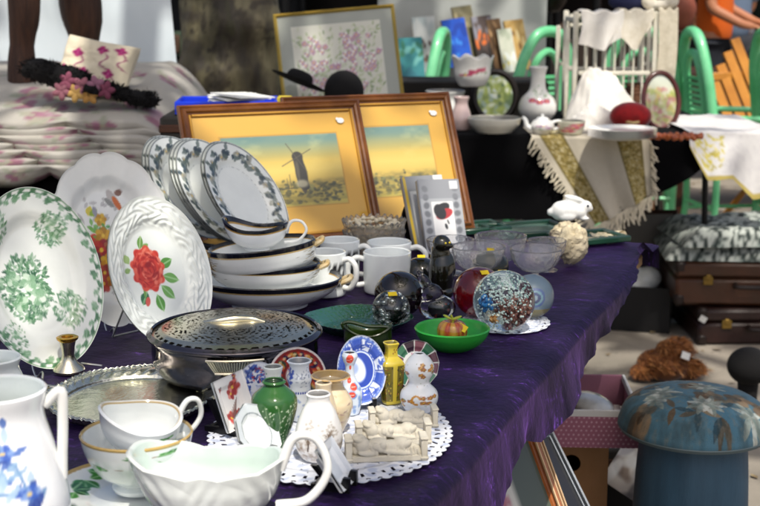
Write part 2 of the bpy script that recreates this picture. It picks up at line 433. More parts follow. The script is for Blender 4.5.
# ---------------------------------------------------------------- the plane tree and its crown
def leafmesh(C, size, seed):
    r = np.random.default_rng(seed); n = len(C)
    a = r.normal(size=(n, 3)); a /= np.linalg.norm(a, axis=1)[:, None]
    b = r.normal(size=(n, 3)); b -= a*(a*b).sum(1)[:, None]; b /= np.linalg.norm(b, axis=1)[:, None]
    c = np.cross(a, b); s = (size*r.uniform(.6, 1.3, n))[:, None]
    V = np.stack([C-a*s, C+b*s*.62+c*s*.12, C+a*s, C-b*s*.62+c*s*.12], 1).reshape(-1, 3)
    return V, (np.arange(n)[:, None]*4+np.arange(4)), np.zeros((4*n, 2))
def leafmat(name='leaves', c='#4c6a1e', c2='#7d9a34'):
    if name in MATS: return MATS[name]
    m = mat(name, c, .5, c2=c2, vscale=3); nt = m.node_tree; N, L = nt.nodes, nt.links; b = N['Principled BSDF']
    tr = N.new('ShaderNodeBsdfTranslucent'); mx = N.new('ShaderNodeMixShader'); mx.inputs[0].default_value = .4
    L.new(b.inputs['Base Color'].links[0].from_socket, tr.inputs[0])
    L.new(b.outputs[0], mx.inputs[1]); L.new(tr.outputs[0], mx.inputs[2]); L.new(mx.outputs[0], N['Material Output'].inputs[0])
    return m
TX, TY = D(222, 60, 5.0).x, 5.0
SPOTS = []                                   # gaps cut in the unseen crown to let sun reach chosen places: (point, radius)
DARK = []
def dark(p, r, m=60): DARK.append((np.array(p), r, m))
def spot(p, r): SPOTS.append((np.array(p), r))
tree = thing('plane_tree', 'thick plane tree trunk with mottled flaking bark behind the quilts', 'tree', (TX, TY, 0))
def bark_fn(U, V):
    th = U*2*math.pi; z = V*3.6
    r = .17+.07*np.exp(-z/.25)+.015*np.sin(th*3+z*2)+.05*(fbm(np.cos(th)*2.2+5, z*3.4+np.sin(th)*2.2, 11)-.47)+.016*np.floor(fbm(np.cos(th)*5+15, z*6+np.sin(th)*5, 31)*7)/7
    r = r+.035*np.exp(-((z-.95)/.07)**2)*np.clip(np.cos(th-4.5), 0, 1)**2+.04*np.exp(-((z-1.12)/.08)**2)*np.clip(np.cos(th-5.3), 0, 1)**2
    return r*np.cos(th)+.03*np.sin(z), r*np.sin(th), z
g = grid(200, 460, bark_fn, wrap=True)
V = g[0]; n1 = fbm(V[:, 0]*14+V[:, 1]*14, V[:, 2]*10, 21, 6); n2 = fbm(V[:, 0]*40-V[:, 1]*36, V[:, 2]*30, 25, 5)
cc = hx('#5f5647')*np.ones((len(V), 1))
def mixc(m, c): return cc*(1-m[:, None])+hx(c)*m[:, None]
cc = mixc(np.clip((n1-.46)*9, 0, 1), '#857c5e'); cc = mixc(np.clip((n1-.58)*12, 0, 1), '#a09673'); cc = mixc(np.clip((.38-n1)*9, 0, 1), '#57533a')
n3 = fbm(V[:, 0]*6+V[:, 1]*5+50, V[:, 2]*4+9, 77, 5); cc = mixc(np.clip((n2-.55)*8, 0, 1)*.8, '#4b4236'); cc = mixc(np.clip((n3-.5)*5, 0, 1)*.7, '#4f4434')
cc = cc*.80*(1-.35*np.clip(fbm(V[:, 0]*20+30, V[:, 2]*3+V[:, 1]*5, 55, 5)-.42, 0, 1)[:, None]*3)
mk('trunk', g, matte_paint(), tree, cols=cc)
barkm = mat('limb_bark', '#6b6150', .9, c2='#8d8463', vscale=6)
for (dx, dy, dz_) in ((-.4, -3.4, 2.8), (.6, -6.6, 3.0), (2.2, -2.2, 2.9), (2.6, -4.6, 3.2), (.8, -1.2, 3.1)):
    pts = spl([(0, 0, 3.3), (dx*.35, dy*.35, 3.3+dz_*.55), (dx, dy, 3.3+dz_)], 6)
    mk('limb', tube(pts, np.linspace(.11, .035, len(pts)), 8), barkm, tree)
def build_crown():  # unseen leaves spread towards the sun, shaped to dapple the light
    n = 3000
    cl = rng.uniform(size=(260, 3))*np.array([4.6, 7.4, 1.8])+np.array([-1.6, -3.2, 5.6])
    P = cl[rng.integers(0, len(cl), n)]+rng.normal(size=(n, 3))*.34
    s = np.array(SUN); keep = np.ones(n, bool)
    for p, r in SPOTS:
        d = P-p; d = d-(d@s)[:, None]*s; keep &= (np.linalg.norm(d, axis=1) > r+.05)
    P = P[keep]
    for p, r, m in DARK:                          # extra leaves added up the sun's path to shade chosen points
        t_ = (rng.uniform(5.7, 7.2, m)-p[2])/s[2]; a = rng.normal(size=(m, 3))*r*.6
        P = np.vstack([P, p+t_[:, None]*s+a])
    P = P-np.array([TX, TY, 0])
    mk('crown', leafmesh(P, .13, 4), leafmat(), tree, smooth=False)
# ================================================================ plates
def sprig(cv, x, y, r, pal, n, seed, flowers=(), L=.35):
    q = np.random.default_rng(seed); mid = '#8fb08f' if '#47764f' in pal else '#e8c040'
    for k in range(n):
        an = q.uniform(0, 6.28); d = r*math.sqrt(q.uniform(0, .8))
        cv.leaf(x+math.cos(an)*d*.8, y+math.sin(an)*d, r*L*q.uniform(.6, 1.3), r*L*.24*q.uniform(.7, 1.2), an+q.normal()*.8, pal[q.integers(len(pal))], q.uniform(.6, 1))
    for c, c2, fx, fy, fr in flowers:
        cv.flower(x+fx*r, y+fy*r, fr*r, c, c2, 5, mid, rot=q.uniform(0, 6))
def plate_geo(a, b, outline=None, relief=None, nr=70, nt=200, depth=.10, well=.66, tk=.0045):
    def fr(U, V):
        t = U*2*math.pi; rho = V
        o = outline(t) if outline else 1.0
        k = np.clip((rho-well+.1)/.2, 0, 1); k = k*k*(3-2*k)
        z = a*depth*k*.7+a*depth*.5*np.clip((rho-well)/(1-well), 0, 1)+.0012*np.clip((rho-.97)/.03, 0, 1)
        if relief: z = z+relief(t, rho)
        return b*rho*o*np.sin(t), a*rho*o*np.cos(t), z
    f = grid(nt, nr, fr, wrap=True)
    bk = grid(nt, 26, lambda U, V: (lambda r: (fr(U, r)[0]*.995, fr(U, r)[1]*.995, fr(U, np.minimum(r, .97))[2]-tk*np.clip((1.02-r)*16, .12, 1)-.004*np.exp(-((r-.6)/.03)**2)))(1-V), wrap=True)
    return join(f, bk), len(f[0])
def plate_cols(g, nf, cv, a, b, back='#e9ebe6'):
    c = cv.sample(g[0][:, 0]+b, g[0][:, 1]+a); c[nf:] = hx(back); return c
def place_plate(g, cx, cy, th, ph, zb=TBL+.003, spin=0, Y=None):
    rd = ray(cx, cy); M = facing(Vector((0, 0, 0)), th, ph, spin)
    lo = (g[0]@np.array(M.to_3x3()).T)[:, 2].min()
    if Y is None:
        z = zb-lo; p = W(cx, cy, z)
    else: p = D(cx, cy, Y)
    M.translation = p; return M
def stand(M, a, label, spread=.03):
    """wire easel behind a plate, drawn in the plate's own axes and grounded on the table"""
    M3 = np.array(M.to_3x3()); o = np.array(M.translation)
    loc = lambda x, y, z: M3@np.array([x, y, z])+o
    t = thing('plate_stand', label, 'plate stand', (o[0], o[1], TBL))
    base = np.array([o[0], o[1], TBL]); z0 = TBL+.004
    for s in (-1, 1):
        lip = loc(s*spread, -a*1.0, .022); bt = loc(s*spread, -a*1.04, -.004); up = loc(s*spread*.5, a*.1, -.012)
        bt[2] = max(bt[2], z0); foot = loc(s*spread*1.5, -a, .05); foot[2] = z0; lip[2] = max(lip[2], z0)
        rear = loc(s*spread*1.2, -a*.8, -.09); rear[2] = z0
        mk('wire_hook', tube(spl([foot-base, lip-base, bt-base, up-base], 5), .0016, 6), wire(), t)
        mk('wire_leg', tube([up-base, rear-base], .0016, 6), wire(), t)
    a1, a2 = loc(-spread*1.2, -a*.8, -.09), loc(spread*1.2, -a*.8, -.09); a1[2] = a2[2] = z0
    mk('wire_bar', tube([a1-base, a2-base], .0016, 6), wire(), t)
def fluted(n, amp): return lambda t: 1+amp*np.abs(np.sin(n*t/2))**.7-amp
def solo_plate(name, label, cx, cy, a, b, th, ph, cv, group=None, cat='plate', **k):
    pk = {q: k.pop(q) for q in ('zb', 'spin', 'Y') if q in k}; backc = k.pop('back', '#e9ebe6')
    g, nf = plate_geo(a, b, **k); M = place_plate(g, cx, cy, th, ph, **pk)
    o = mk(name, g, china_paint(), cols=plate_cols(g, nf, cv, a, b, backc), mw=M)
    tag(o, label, cat, group); return o, M
# --- green transferware platter
a, b = .124, .092; cv = Cv(2*b, 2*a, 1500, '#e9ece6'); G = ['#5f8f63', '#47764f', '#7fa682', '#3d6a48', '#8fb08f']
sprig(cv, b*.82, a*.92, .048, G+['#2f5a3c'], 420, 1, [('#c7d9c4', '#7fa682', .1, .15, .26), ('#b8cfb6', '#6d9a72', -.35, .3, .22), ('#d5e2d2', '#7fa682', .3, -.3, .25), ('#b8cfb6', '#5f8f63', -.25, -.4, .24)], .17)
sprig(cv, b*1.36, a*1.52, .026, G, 190, 2, [('#d3e0d0', '#6d9a72', 0, .2, .3), ('#bfd4bd', '#5f8f63', .2, -.4, .25)], .22)
sprig(cv, b*1.42, a*.62, .027, G, 190, 3, [('#c7d9c4', '#6d9a72', 0, .1, .28)], .22)
sprig(cv, b*.46, a*.42, .022, G, 70, 4, [('#c7d9c4', '#6d9a72', 0, .1, .28)], .22)
sprig(cv, b*.5, a*1.6, .02, G, 60, 14, [('#c7d9c4', '#6d9a72', 0, .1, .28)], .34)
for k in range(62):
    t = k*2*math.pi/62; x, y = b+b*.93*math.sin(t), a+a*.94*math.cos(t)
    cv.leaf(x, y, .011, .0035, -t+(.5 if k % 2 else -.6), G[k % 4]); cv.ell(x, y, .0018, .0018, 0, G[1])
    if k % 4 == 0: cv.ell(b+b*.87*math.sin(t), a+a*.89*math.cos(t), .0042, .0042, 0, G[k % 3], .9)
cv.field(lambda X, Y: ((np.sin((X+Y)*2600+fbm(X*90, Y*90, 3)*9) > .1)*np.clip(fbm(X*120, Y*120, 5)*2-.5, 0, 1)), '#e9ece6', .55)
cv.field(lambda X, Y: (np.abs(np.hypot((X-b)/b, (Y-a)/a)-.985) < .008)*1., '#5a8a66', .7)
o, M = solo_plate('transferware_platter', 'white oval platter with green transferware bouquets standing at the table edge', 36, 279, a, b, R(44), R(17), cv, cat='platter')
stand(M, a, 'wire easel holding the green transferware platter')
# --- scalloped plate with bird and garden flowers
a, b = .134, .108; cv = Cv(2*b, 2*a, 1400, '#ebece8')
q = np.random.default_rng(9)
for k in range(46):
    x, y = b*(.62+q.uniform(0, .75)), a*(.35+q.uniform(0, 1.15))
    cv.leaf(x, y, .012*q.uniform(.6, 1.3), .0028, q.uniform(0, 6.28), '#a9a6a4', .6)
cv.flower(b*.72, a*.98, .016, '#cc3f30', '#9e2a2a', 6); cv.flower(b*.66, a*.72, .013, '#dd8a2c', '#b86420', 6); cv.flower(b*.80, a*.52, .014, '#c2452f', '#8c2424', 6); cv.flower(b*.92, a*1.24, .010, '#d9b030', '#bb8822', 6)
cv.ell(b*1.16, a*1.46, .016, .007, -1.1, '#b9b2ad', .95); cv.ell(b*1.22, a*1.40, .013, .0046, -1.1, '#c86a2e'); cv.ell(b*1.1, a*1.42, .01, .004, 2.3, '#8f8f8a')
cv.ell(b*1.26, a*1.52, .006, .005, 0, '#8b6c62')
cv.leaf(b*.74, a*1.3, .016, .006, 1.2, '#d9c94a'); cv.leaf(b*.76, a*1.3, .016, .005, .5, '#93b23a'); cv.leaf(b*.86, a*1.28, .016, .004, 1.7, '#9a9aa4')
for x, y, r_, c in ((.80, 1.16, .013, '#6fae4a'), (.95, 1.14, .011, '#4f9a46'), (.86, 1.0, .013, '#72b455'), (.84, .86, .010, '#5b9a4a'), (.98, .62, .012, '#5f8f4c'), (1.06, .5, .010, '#668d4a'), (1.0, .95, .010, '#7a9a5a'), (.94, .74, .010, '#8aa06a')):
    for k in range(7): cv.leaf(b*x+q.normal()*.003, a*y+q.normal()*.003, r_*q.uniform(.5, 1.1), r_*.22, q.uniform(0, 6.28), c, .8)
    cv.line([(b*x, a*y), (b*1.02, a*.45)], .0006, '#8a9a7a', .7)
for x, y, r_, c, c2 in ((1.12, .96, .011, '#d9a62c', '#b98320'), (1.06, .8, .014, '#c03a30', '#98222a'), (.92, .72, .010, '#7d3f49', '#5e2f3a'), (1.12, .66, .010, '#d9b02c', '#c98a22'), (1.05, .54, .011, '#b8443a', '#8c2d2a'), (1.16, .44, .009, '#cf8a2c', '#a8641c'), (1.2, .84, .008, '#a8643c', '#7e4a2e')):
    cv.flower(b*(x-.20), a*(y+.10), r_*1.2, c, c2, 6, rot=x*5)
    cv.flower(b*(x-.06), a*(y+.04), r_*1.15, c, c2, 6, rot=x*7); cv.ell(b*(x-.06), a*(y+.04), r_*.5, r_*.4, x*5, c2, .5, .6)
o, M = solo_plate('scalloped_plate', 'cream scalloped plate with a bird and garden flowers painted down its middle', 109, 240, a, b, R(42), R(14), cv, outline=fluted(14, .035), cat='plate')
stand(M, a, 'wire easel under the scalloped plate with the bird')
# --- rose plate
a, b = .110, .088; cv = Cv(2*b, 2*a, 1700, '#e4e9e4')
X0, Y0 = b*.86, a*1.06
for k in range(5):
    for (lx, ly, an, L_) in ((.018, .0, .3, .022), (.02, -.012, -.4, .024), (.014, -.024, -.9, .024), (-.01, -.028, -2.2, .018), (.004, -.034, -1.4, .022)):
        if k == 0: cv.leaf(X0+lx*1.15, Y0+ly*1.15, L_*1.15, .0075, an, ['#3e7d3e', '#2c6a4c', '#57923c', '#356a45', '#6fa553'][int(L_*1e3) % 5], 1, '#a9cf9a')
cv.leaf(X0-.006, Y0+.03, .02, .005, 1.2, '#6d9a48', 1, '#cfe0b8'); cv.leaf(X0-.002, Y0+.03, .014, .004, .4, '#7fa85a'); cv.leaf(X0-.03, Y0+.012, .015, .006, 2.0, '#9ab86c', .9); cv.leaf(X0-.03, Y0+.004, .012, .004, 3.4, '#86a85a', .9)
cv.ell(X0-.014, Y0-.046, .004, .007, -.4, '#c8564a'); cv.leaf(X0-.014, Y0-.02, .024, .002, -1.7, '#6d9a48')
q = np.random.default_rng(12)
cv.ell(X0, Y0, .025, .030, 0, '#c23425', 1, .12)
for k in range(9): cv.ell(X0+math.cos(k*.7)*.021, Y0+math.sin(k*.7)*.026, .009, .007, k*.7, '#c93826' if k % 2 else '#d8543c', 1, .2)
for k in range(150):
    an = q.uniform(0, 6.28); d = math.sqrt(q.uniform(0, 1)); x, y = X0+math.cos(an)*.024*d, Y0+math.sin(an)*.029*d
    cv.ell(x, y, q.uniform(.003, .007), q.uniform(.001, .0028), an+1.57+q.normal()*.3, ['#d8442f', '#e2634a', '#b32a1f', '#c93826', '#f08a70', '#9c2018'][q.integers(6)], .75, .5)
cv.ell(X0+.002, Y0+.006, .006, .004, .4, '#8d1c16', .8, .6)
rel = lambda t, r: .0016*np.clip((r-.62)/.05, 0, 1)*(np.sin(t*20+np.sin(r*30)*2)*np.sin(r*46+np.sin(t*9)*2))*np.clip((.98-r)/.05, 0, 1)
o, M = solo_plate('embossed_plate', 'pale oval plate with embossed rim and one big red rose', 156, 272, a, b, R(48), R(20), cv, relief=rel, cat='plate', nr=90, nt=260)
stand(M, a, 'wire easel with splayed feet under the red rose plate', .034)
# --- vine bordered platters in a dark rack
def vine_cv(a, b, seed):
    cv = Cv(2*b, 2*a, 1500, '#e4e8e4'); q = np.random.default_rng(seed)
    for k in range(120):
        t = k*2*math.pi/120; rr = .80+.05*math.sin(k*.9); x, y = b+b*rr*math.sin(t), a+a*rr*math.cos(t)
        c = ['#4b5a60', '#6b7772', '#3d484e', '#8d948a', '#9a9a8c', '#58645c'][q.integers(6)]
        cv.leaf(x, y, .013*q.uniform(.7, 1.3), .0042, q.uniform(0, 6.28), c, .9)
        if k % 3 == 0: cv.ell(x, y, .004, .004, 0, '#39464c', .8, .4)
        if k % 9 == 0: cv.flower(x, y, .006, '#b9b6a4', '#99968a', 5)
    for rr, wd in ((.985, .012), (.60, .004)):
        cv.field(lambda X, Y: (np.abs(np.hypot((X-b)/b, (Y-a)/a)-rr) < wd)*1., '#4a5254', .75)
    return cv
a, b = .108, .079; vcv = vine_cv(a, b, 4); vg, vnf = plate_geo(a, b, nr=60, nt=180); vcols = plate_cols(vg, vnf, vcv, a, b)
RZ = TBL+.066; th_, ph_ = R(52), R(37)
back = Vector((-math.sin(th_), math.cos(th_), 0))
M0 = place_plate(vg, 243, 198, th_, ph_, RZ)
words = [('front', 0, ['outermost vine bordered oval platter facing the windmill picture', 'vine bordered platter tucked directly behind the outermost one']),
         ('middle', .070, ['grey leaf bordered platter facing out of the middle pair in the rack', 'second platter of the middle pair, only its rim showing', 'platter with thin grey rim at the back of the middle three']),
         ('back', .140, ['ivy bordered platter facing out of the rear bunch in the rack', 'rim of a platter pressed behind the rear bunch front', 'rearmost vine platter in the rack beside the scalloped plate'])]
first = None
for _, off, labs in words:
    for j, lb in enumerate(labs):
        M = M0.copy(); M.translation = M0.translation+back*(off+j*.009)+Vector((0, 0, .0))
        if first is None:
            first = mk('vine_platter', vg, china_paint(), cols=vcols, mw=M); o = first
        else:
            o = first.copy(); col.objects.link(o); o.matrix_world = M
        tag(o, lb, 'platter', 'vine bordered oval platters stood in a rack')
c0 = M0.translation+back*.075; lowp = M0.translation-M0.to_3x3()@Vector((0, a, 0))
t = thing('plate_rack', 'black wooden rack holding the vine bordered platters', 'plate rack', (lowp.x+back.x*.07, lowp.y+back.y*.07, TBL), math.atan2(back.y, back.x))
mk('rack_base', box(.20, .11, .012, (0, 0, .052), .003), black_plastic(), t)
for s in (-1, 1):
    mk('rail', box(.20, .008, .012, (0, s*.04, .0585), .002), black_plastic(), t)
    for e in (-1, 1): mk('leg', box(.016, .016, .047, (e*.085, s*.04, .0235), .002), black_plastic(), t)
# ================================================================ the tureens
def dish(name, label, cx, py, zb, rows, ey=.8, rot=0, tilt=0, cat='dish', sprays=True, handles=True, group=None, thick=.004, knob=False):
    p = W(cx, py, zb); prof = pxprof(p, rows)
    (g, inf) = vessel(prof, thick, 96, 1, ey, 14)
    cw, ch = 1.0, 1.0; cv = Cv(1, 1, 500, '#e6e9e7')
    cv.field(lambda X, Y: (Y > .84)*1., '#10111a'); cv.field(lambda X, Y: ((Y > .80) & (Y < .84))*1., '#b08a3e', .8)
    q = np.random.default_rng(len(label))
    for u0 in (.55, .93):
        for k in range(60 if sprays else 0):
            x, y = u0+q.normal()*.022, .55+q.normal()*.13
            cv.leaf(x, y, .03*q.uniform(.4, 1), .006, q.uniform(0, 6.28), ['#8a7a4e', '#5e5a50', '#a08a4a', '#4a4a48'][q.integers(4)], .8)
    c = cv.sample(inf['u'], inf['w']); inn = inf['out'] == 0; c[inn] = hx('#e3e6e4'); c[inn & (inf['w'] > .9)] = hx('#14151e'); c[inn & (inf['w'] > .86) & (inf['w'] <= .9)] = hx('#b08a3e')
    t = thing(name, label, cat, p, rot, group); t.rotation_euler = (0, tilt, rot)
    mk('bowl', g, china_paint(), t, cols=c)
    rr, zz = prof[-1]
    if handles:
        for s in (-1, 1):
            pts = spl([(s*rr*.97, -.012, zz*.80), (s*rr*1.09, -.011, zz*.92), (s*rr*1.12, 0, zz*.98), (s*rr*1.09, .011, zz*.92), (s*rr*.97, .012, zz*.80)], 6)
            mk('handle', tube(pts, .0042, 8), mat('gilt_handle', '#d8c9a4', .25, c2='#b08a3e', vscale=60), t)
    return t, p, prof
dish('serving_bowl', 'largest white oval serving bowl with navy rim, bottom of its stack', 270, 306, TBL, [(305, 38), (301, 40), (297, 52), (290, 64), (283, 70), (277, 73)], .82, R(4))
zb2 = TBL+.034
p2 = W(266, 288, zb2)
dish('vegetable_dish', 'smaller white oval dish with navy rim in the middle of the tureen stack', 266, 287, zb2, [(286, 38), (280, 48), (274, 53), (266, 55), (262, 55.5)], .8, R(3), cat='dish')
zb3 = TBL+.062
dish('covered_dish_base', 'white oval dish with gilt sprays tilted on top of the tureen stack', 265, 271, zb3, [(270, 40), (264, 50), (257, 53), (250, 54), (244, 54.5)], .8, R(3), R(-6), cat='dish')
# gravy boats: one surface with spout, scalloped lip and strap handle
def boat(name, label, p, L, wd, h, rotz, band=None, ribs=0, scal=0, spout=.35, lift=.3, handle=True, foot=.5, cat='gravy boat', hcol=None, inner='#e3e6e4', tilt=0, outer='#e9ebea', hs=1.0, deco=None, emboss=0, tip=0):
    prof = [(foot*1.0, 0), (foot*1.02, h*.05), (foot*.98, h*.10), (.74, h*.24), (.92, h*.45), (.985, h*.68), (.985, h*.86), (1.0, h)]
    prof = [(r_*wd*.5, z) for r_, z in prof]
    def rim(th, w):
        c = np.cos(th); k = np.clip(c, 0, 1)**3
        f = 1+(L/wd-1)*np.abs(c)**1.6*(.4+.6*w)+spout*k*w**2*.8
        f = f*(1+ribs*.02*np.cos(th*18)*np.clip(w*2, 0, 1)*np.clip(1.6-w, 0, 1))
        dz = h*w**2*(lift*k+lift*.55*np.clip(-c, 0, 1)**3-.04*np.sin(th)**2)+scal*h*np.clip((w-.8)/.2, 0, 1)*np.abs(np.sin(th*5))
        return f, dz
    g, inf = vessel(prof, .0035, 240 if emboss or deco else 120, 1, 1, 14 if emboss or deco else 6, rim)
    if emboss:
        o_ = (inf['out'] == 1)*np.clip(inf['w']*5, 0, 1)*np.clip((1-inf['w'])*6, 0, 1); th = inf['u']*6.283; w_ = inf['w']
        leafy = np.abs(np.sin(th*3+np.sin(w_*7)*1.1))**.6*.5+.5*np.sin(th*22+w_*16*np.sign(np.sin(th*3)))*np.abs(np.sin(th*3))
        g[0][:, :2] *= (1+.028*o_*leafy)[:, None]
    c = np.ones((len(g[0]), 3))*hx(outer); c[inf['out'] == 0] = hx(inner)
    if band:
        c[inf['w'] > band[1]] = hx(band[0])
        if len(band) > 2: c[(inf['w'] > band[1]-.035) & (inf['w'] <= band[1])] = hx('#b08a3e')
    if deco: 
        m = inf['out'] == 1; c[m] = deco.sample(inf['u'][m], inf['w'][m])
    t = thing(name, label, cat, p, rotz); t.rotation_euler = (tip, tilt, rotz)
    mk('bowl', g, china_paint(), t, cols=c)
    if handle:
        x0 = -L*.5
        pts = spl([(x0*.93, 0, h*.92), (x0*1.12, 0, h*(1.32*hs)), (x0*1.42, 0, h*(1.3*hs)), (x0*1.56, 0, h*.9), (x0*1.3, 0, h*.45), (x0*.88, 0, h*.34)], 7)
        n = len(pts); mk('handle', xf(tube(pts, h*.085*(1-.25*np.sin(np.linspace(0, math.pi, n))), 10)), china(), t)
    return t
zb4 = TBL+.088; p = W(257, 249, zb4)
boat('sauce_boat', 'navy rimmed white sauce boat resting on the tureen stack', p, .105, .072, .036, R(180-8), ('#15161f', .86, 1), spout=.15, lift=.42, hs=1.0)
# ================================================================ white mugs
def mug(label, cx, py, ytop, hw, ang, pic=False):
    p = W(cx, py); prof = pxprof(p, [(py-1, hw*.9), (py-2.5, hw*.97), ((py+ytop)/2, hw*.985), (ytop+3, hw), (ytop, hw)])
    prof[0] = (prof[0][0], 0.0); g, inf = vessel(prof, .0035, 56, k=4)
    c = np.ones((len(g[0]), 3))*hx('#e8ecea')
    if pic:
        m = (inf['out'] == 1) & (np.abs(inf['u']-.86) < .09) & (inf['w'] > .25) & (inf['w'] < .8)
        nn = vnoise(inf['u']*60, inf['w']*9, 3); c[m & (nn > .45)] = hx('#2c2c2e'); c[m & (nn > .8)] = hx('#a63a36')
    t = thing('white_mug', label, 'mug', p, 0, 'white mugs behind the glass paperweights')
    mk('body', g, china_paint(), t, cols=c)
    r, h = prof[-1]; ca, sa = math.cos(ang), math.sin(ang)
    pts = [(r*.96, h*.84), (r*1.3, h*.88), (r*1.62, h*.72), (r*1.62, h*.42), (r*1.32, h*.2), (r*.95, h*.2)]
    pts = spl([(x*ca, x*sa, z) for x, z in pts], 6)
    mk('handle', tube(pts, .0048, 10), china(), t); return t
mug('white mug with its handle turned towards the tureen stack', 387, 291, 252, 24, R(188))
mug('white mug tucked behind another, handle turned to the glass bird', 389, 277, 242, 22.5, R(-8))
mug('white mug with a dark printed picture next to the tureens', 326, 294, 252, 20.5, R(-25), True)
mug('white mug behind the printed mug and below the windmill picture', 340, 281, 240, 20, R(-12), True)
# ================================================================ silver
def pierced_lid():
    nr, nt = 84, 420; p = W(235, 331, TBL+.062); Rr = 85*mpp(p)
    def zf(r): return .004+.010*(1-r**2)-.004*np.clip((r-.84)/.1, 0, 1)
    def fn(U, V): return Rr*V*np.cos(U*2*math.pi), Rr*V*np.sin(U*2*math.pi), zf(V)+0*U
    g = grid(nt, nr, fn, wrap=True); Fq = g[1]; ce = g[0][Fq].mean(1); th = np.arctan2(ce[:, 1], ce[:, 0]); r = np.hypot(ce[:, 0], ce[:, 1])/Rr
    rim = (np.hypot(((th/(2*math.pi)*44) % 1-.5)*1.0, (r-.91)/.055) < .36)
    s1 = np.sin(th*22+np.sin(r*24)*2.2)*np.sin(r*62+np.sin(th*11)*1.6); s2 = np.sin(th*34-r*12)*np.sin(r*86+1)
    scroll = (r > .36) & (r < .82) & ((s1 > .42) | (s2 > .6)) & (np.abs(r-.6) > .02)
    plate = (np.abs(ce[:, 0])/Rr < .34) & (np.abs(ce[:, 1])/Rr < .17)
    keep = ~((rim | scroll) & ~plate); Fk = Fq[keep]
    top = (g[0], Fk, g[2]); bot = (g[0]-np.array([0, 0, .0015]), Fk[:, ::-1], g[2])
    return top, bot, p, Rr
top, bot, p, Rr = pierced_lid()
t = thing('silver_dish', 'round silver dish with a pierced scrollwork lid beneath the tureens', 'dish', W(235, 331, TBL+.062)-Vector((0, 0, .062)))
bp = [(Rr*.78, .004), (Rr*.86, .008), (Rr*.94, .018), (Rr*.975, .032), (Rr*.98, .054), (Rr*1.02, .058), (Rr*1.03, .062), (Rr*1.0, .065)]
g, inf = vessel(bp, .004, 96, k=5, floor=.03); mk('bowl', g, mat('dark_silver', '#6a656a', .10, metal=1, var=.3, vscale=9, rvar=.05), t)
lid_ = mk('lid', (np.vstack([top[0], bot[0]])+np.array([0, 0, .062]), np.vstack([top[1], bot[1]+len(top[0])]), np.vstack([top[2], bot[2]])), silver(), t)
mk('dark_underlay', lathe([(0.0001, .058), (Rr*.97, .058)], 64), mat('underlay_dark', '#1b1a17', .5, metal=.3), t)  # dark disc added beneath the lid to stand for shade in the holes
mk('handle', tube(spl([(-Rr*.36, 0, .0735), (-Rr*.2, -.005, .0765), (0, 0, .078), (Rr*.2, .005, .0765), (Rr*.36, 0, .0735)], 6), np.r_[np.linspace(.003, .006, 12), .0062, np.linspace(.006, .003, 12)], 10), silver(), lid_)
fan = []
for k in range(21):
    an = R(-84)+R(-18+36*k/20); fan.append(tube([(Rr*.97*math.cos(an*.7-R(84)*.3), Rr*.97*math.sin(an*.7-R(84)*.3), .036), (Rr*1.0*math.cos(an), Rr*1.0*math.sin(an), .053)], .0016, 6))
for zz, rr, sp_ in ((.036, .985, 13), (.053, 1.01, 18.5)):
    an = R(-84)+np.linspace(R(-sp_), R(sp_), 24); fan.append(tube(np.c_[Rr*rr*np.cos(an), Rr*rr*np.sin(an), np.full(24, zz)], .0018, 6))
mk('fan_ornament', join(*fan), silver(), t)
for s in (-62, -118, 20, 200):
    an = R(s); mk('foot', ball(.008, .008, .006, (Rr*.7*math.cos(an), Rr*.7*math.sin(an), .006)), silver(), t)
# tray
p = W(133, 399, TBL+.006); rx = 84*mpp(p); ry = .114
g = lathe(np.vstack([spl([(.001, .003), (rx*.5, .003), (rx*.78, .003), (rx*.84, .008), (rx*.90, .0125), (rx*.985, .015), (rx, .0165), (rx*1.005, .015), (rx*.99, .012), (rx*.8, .0005), (.001, 0.)], 7)]), 220, 1, ry/rx,
          lambda th, V, r, z: (r*(1+.022*np.clip((r/rx-.86)/.12, 0, 1)*np.cos(th*8)), z+.0012*np.clip((r/rx-.93)/.03, 0, 1)*np.sin(th*90)+.0011*np.clip(1-np.abs(r/rx-.885)/.05, 0, 1)*np.sin(th*40+(r/rx)*60)+.00025*np.clip(1-np.abs(r/rx-.55)/.25, 0, 1)*np.sin(th*24+r*300)*np.cos(r*520)))
t = thing('silver_tray', 'round chased silver tray with beaded rim beside the ivy bowl', 'tray', p-Vector((0, 0, .006)))
mk('dish', g, mat('tray_silver', '#ecebd8', .24, metal=1, var=.3, vscale=40, bump=.07, bscale=200, rvar=.08, voro=True), t)
for s in (-1, 1):
    mk('handle', tube(spl([(s*rx*.97, -.022, .013), (s*rx*1.06, -.016, .016), (s*rx*1.075, 0, .017), (s*rx*1.06, .016, .016), (s*rx*.97, .022, .013)], 6), .0035, 8), silver(), t)
# candlestick
p = W(69, 371); s_ = mpp(p)
t = thing('candlestick', 'stubby silver candlestick with a gilt top behind the tray', 'candlestick', p)
mk('stem', lathe([(0.0005, 0), (15*s_, 0), (16*s_, 2*s_), (14*s_, 5*s_), (9*s_, 9*s_), (6.5*s_, 14*s_), (6*s_, 18*s_), (7*s_, 26*s_), (8.5*s_, 32*s_)], 40), silver(), t)
mk('nozzle', lathe([(8.2*s_, 31*s_), (10.5*s_, 33*s_), (11*s_, 35*s_), (9*s_, 36*s_), (6*s_, 35.5*s_), (5*s_, 30*s_), (0.0004, 30*s_)], 40), gold(), t)
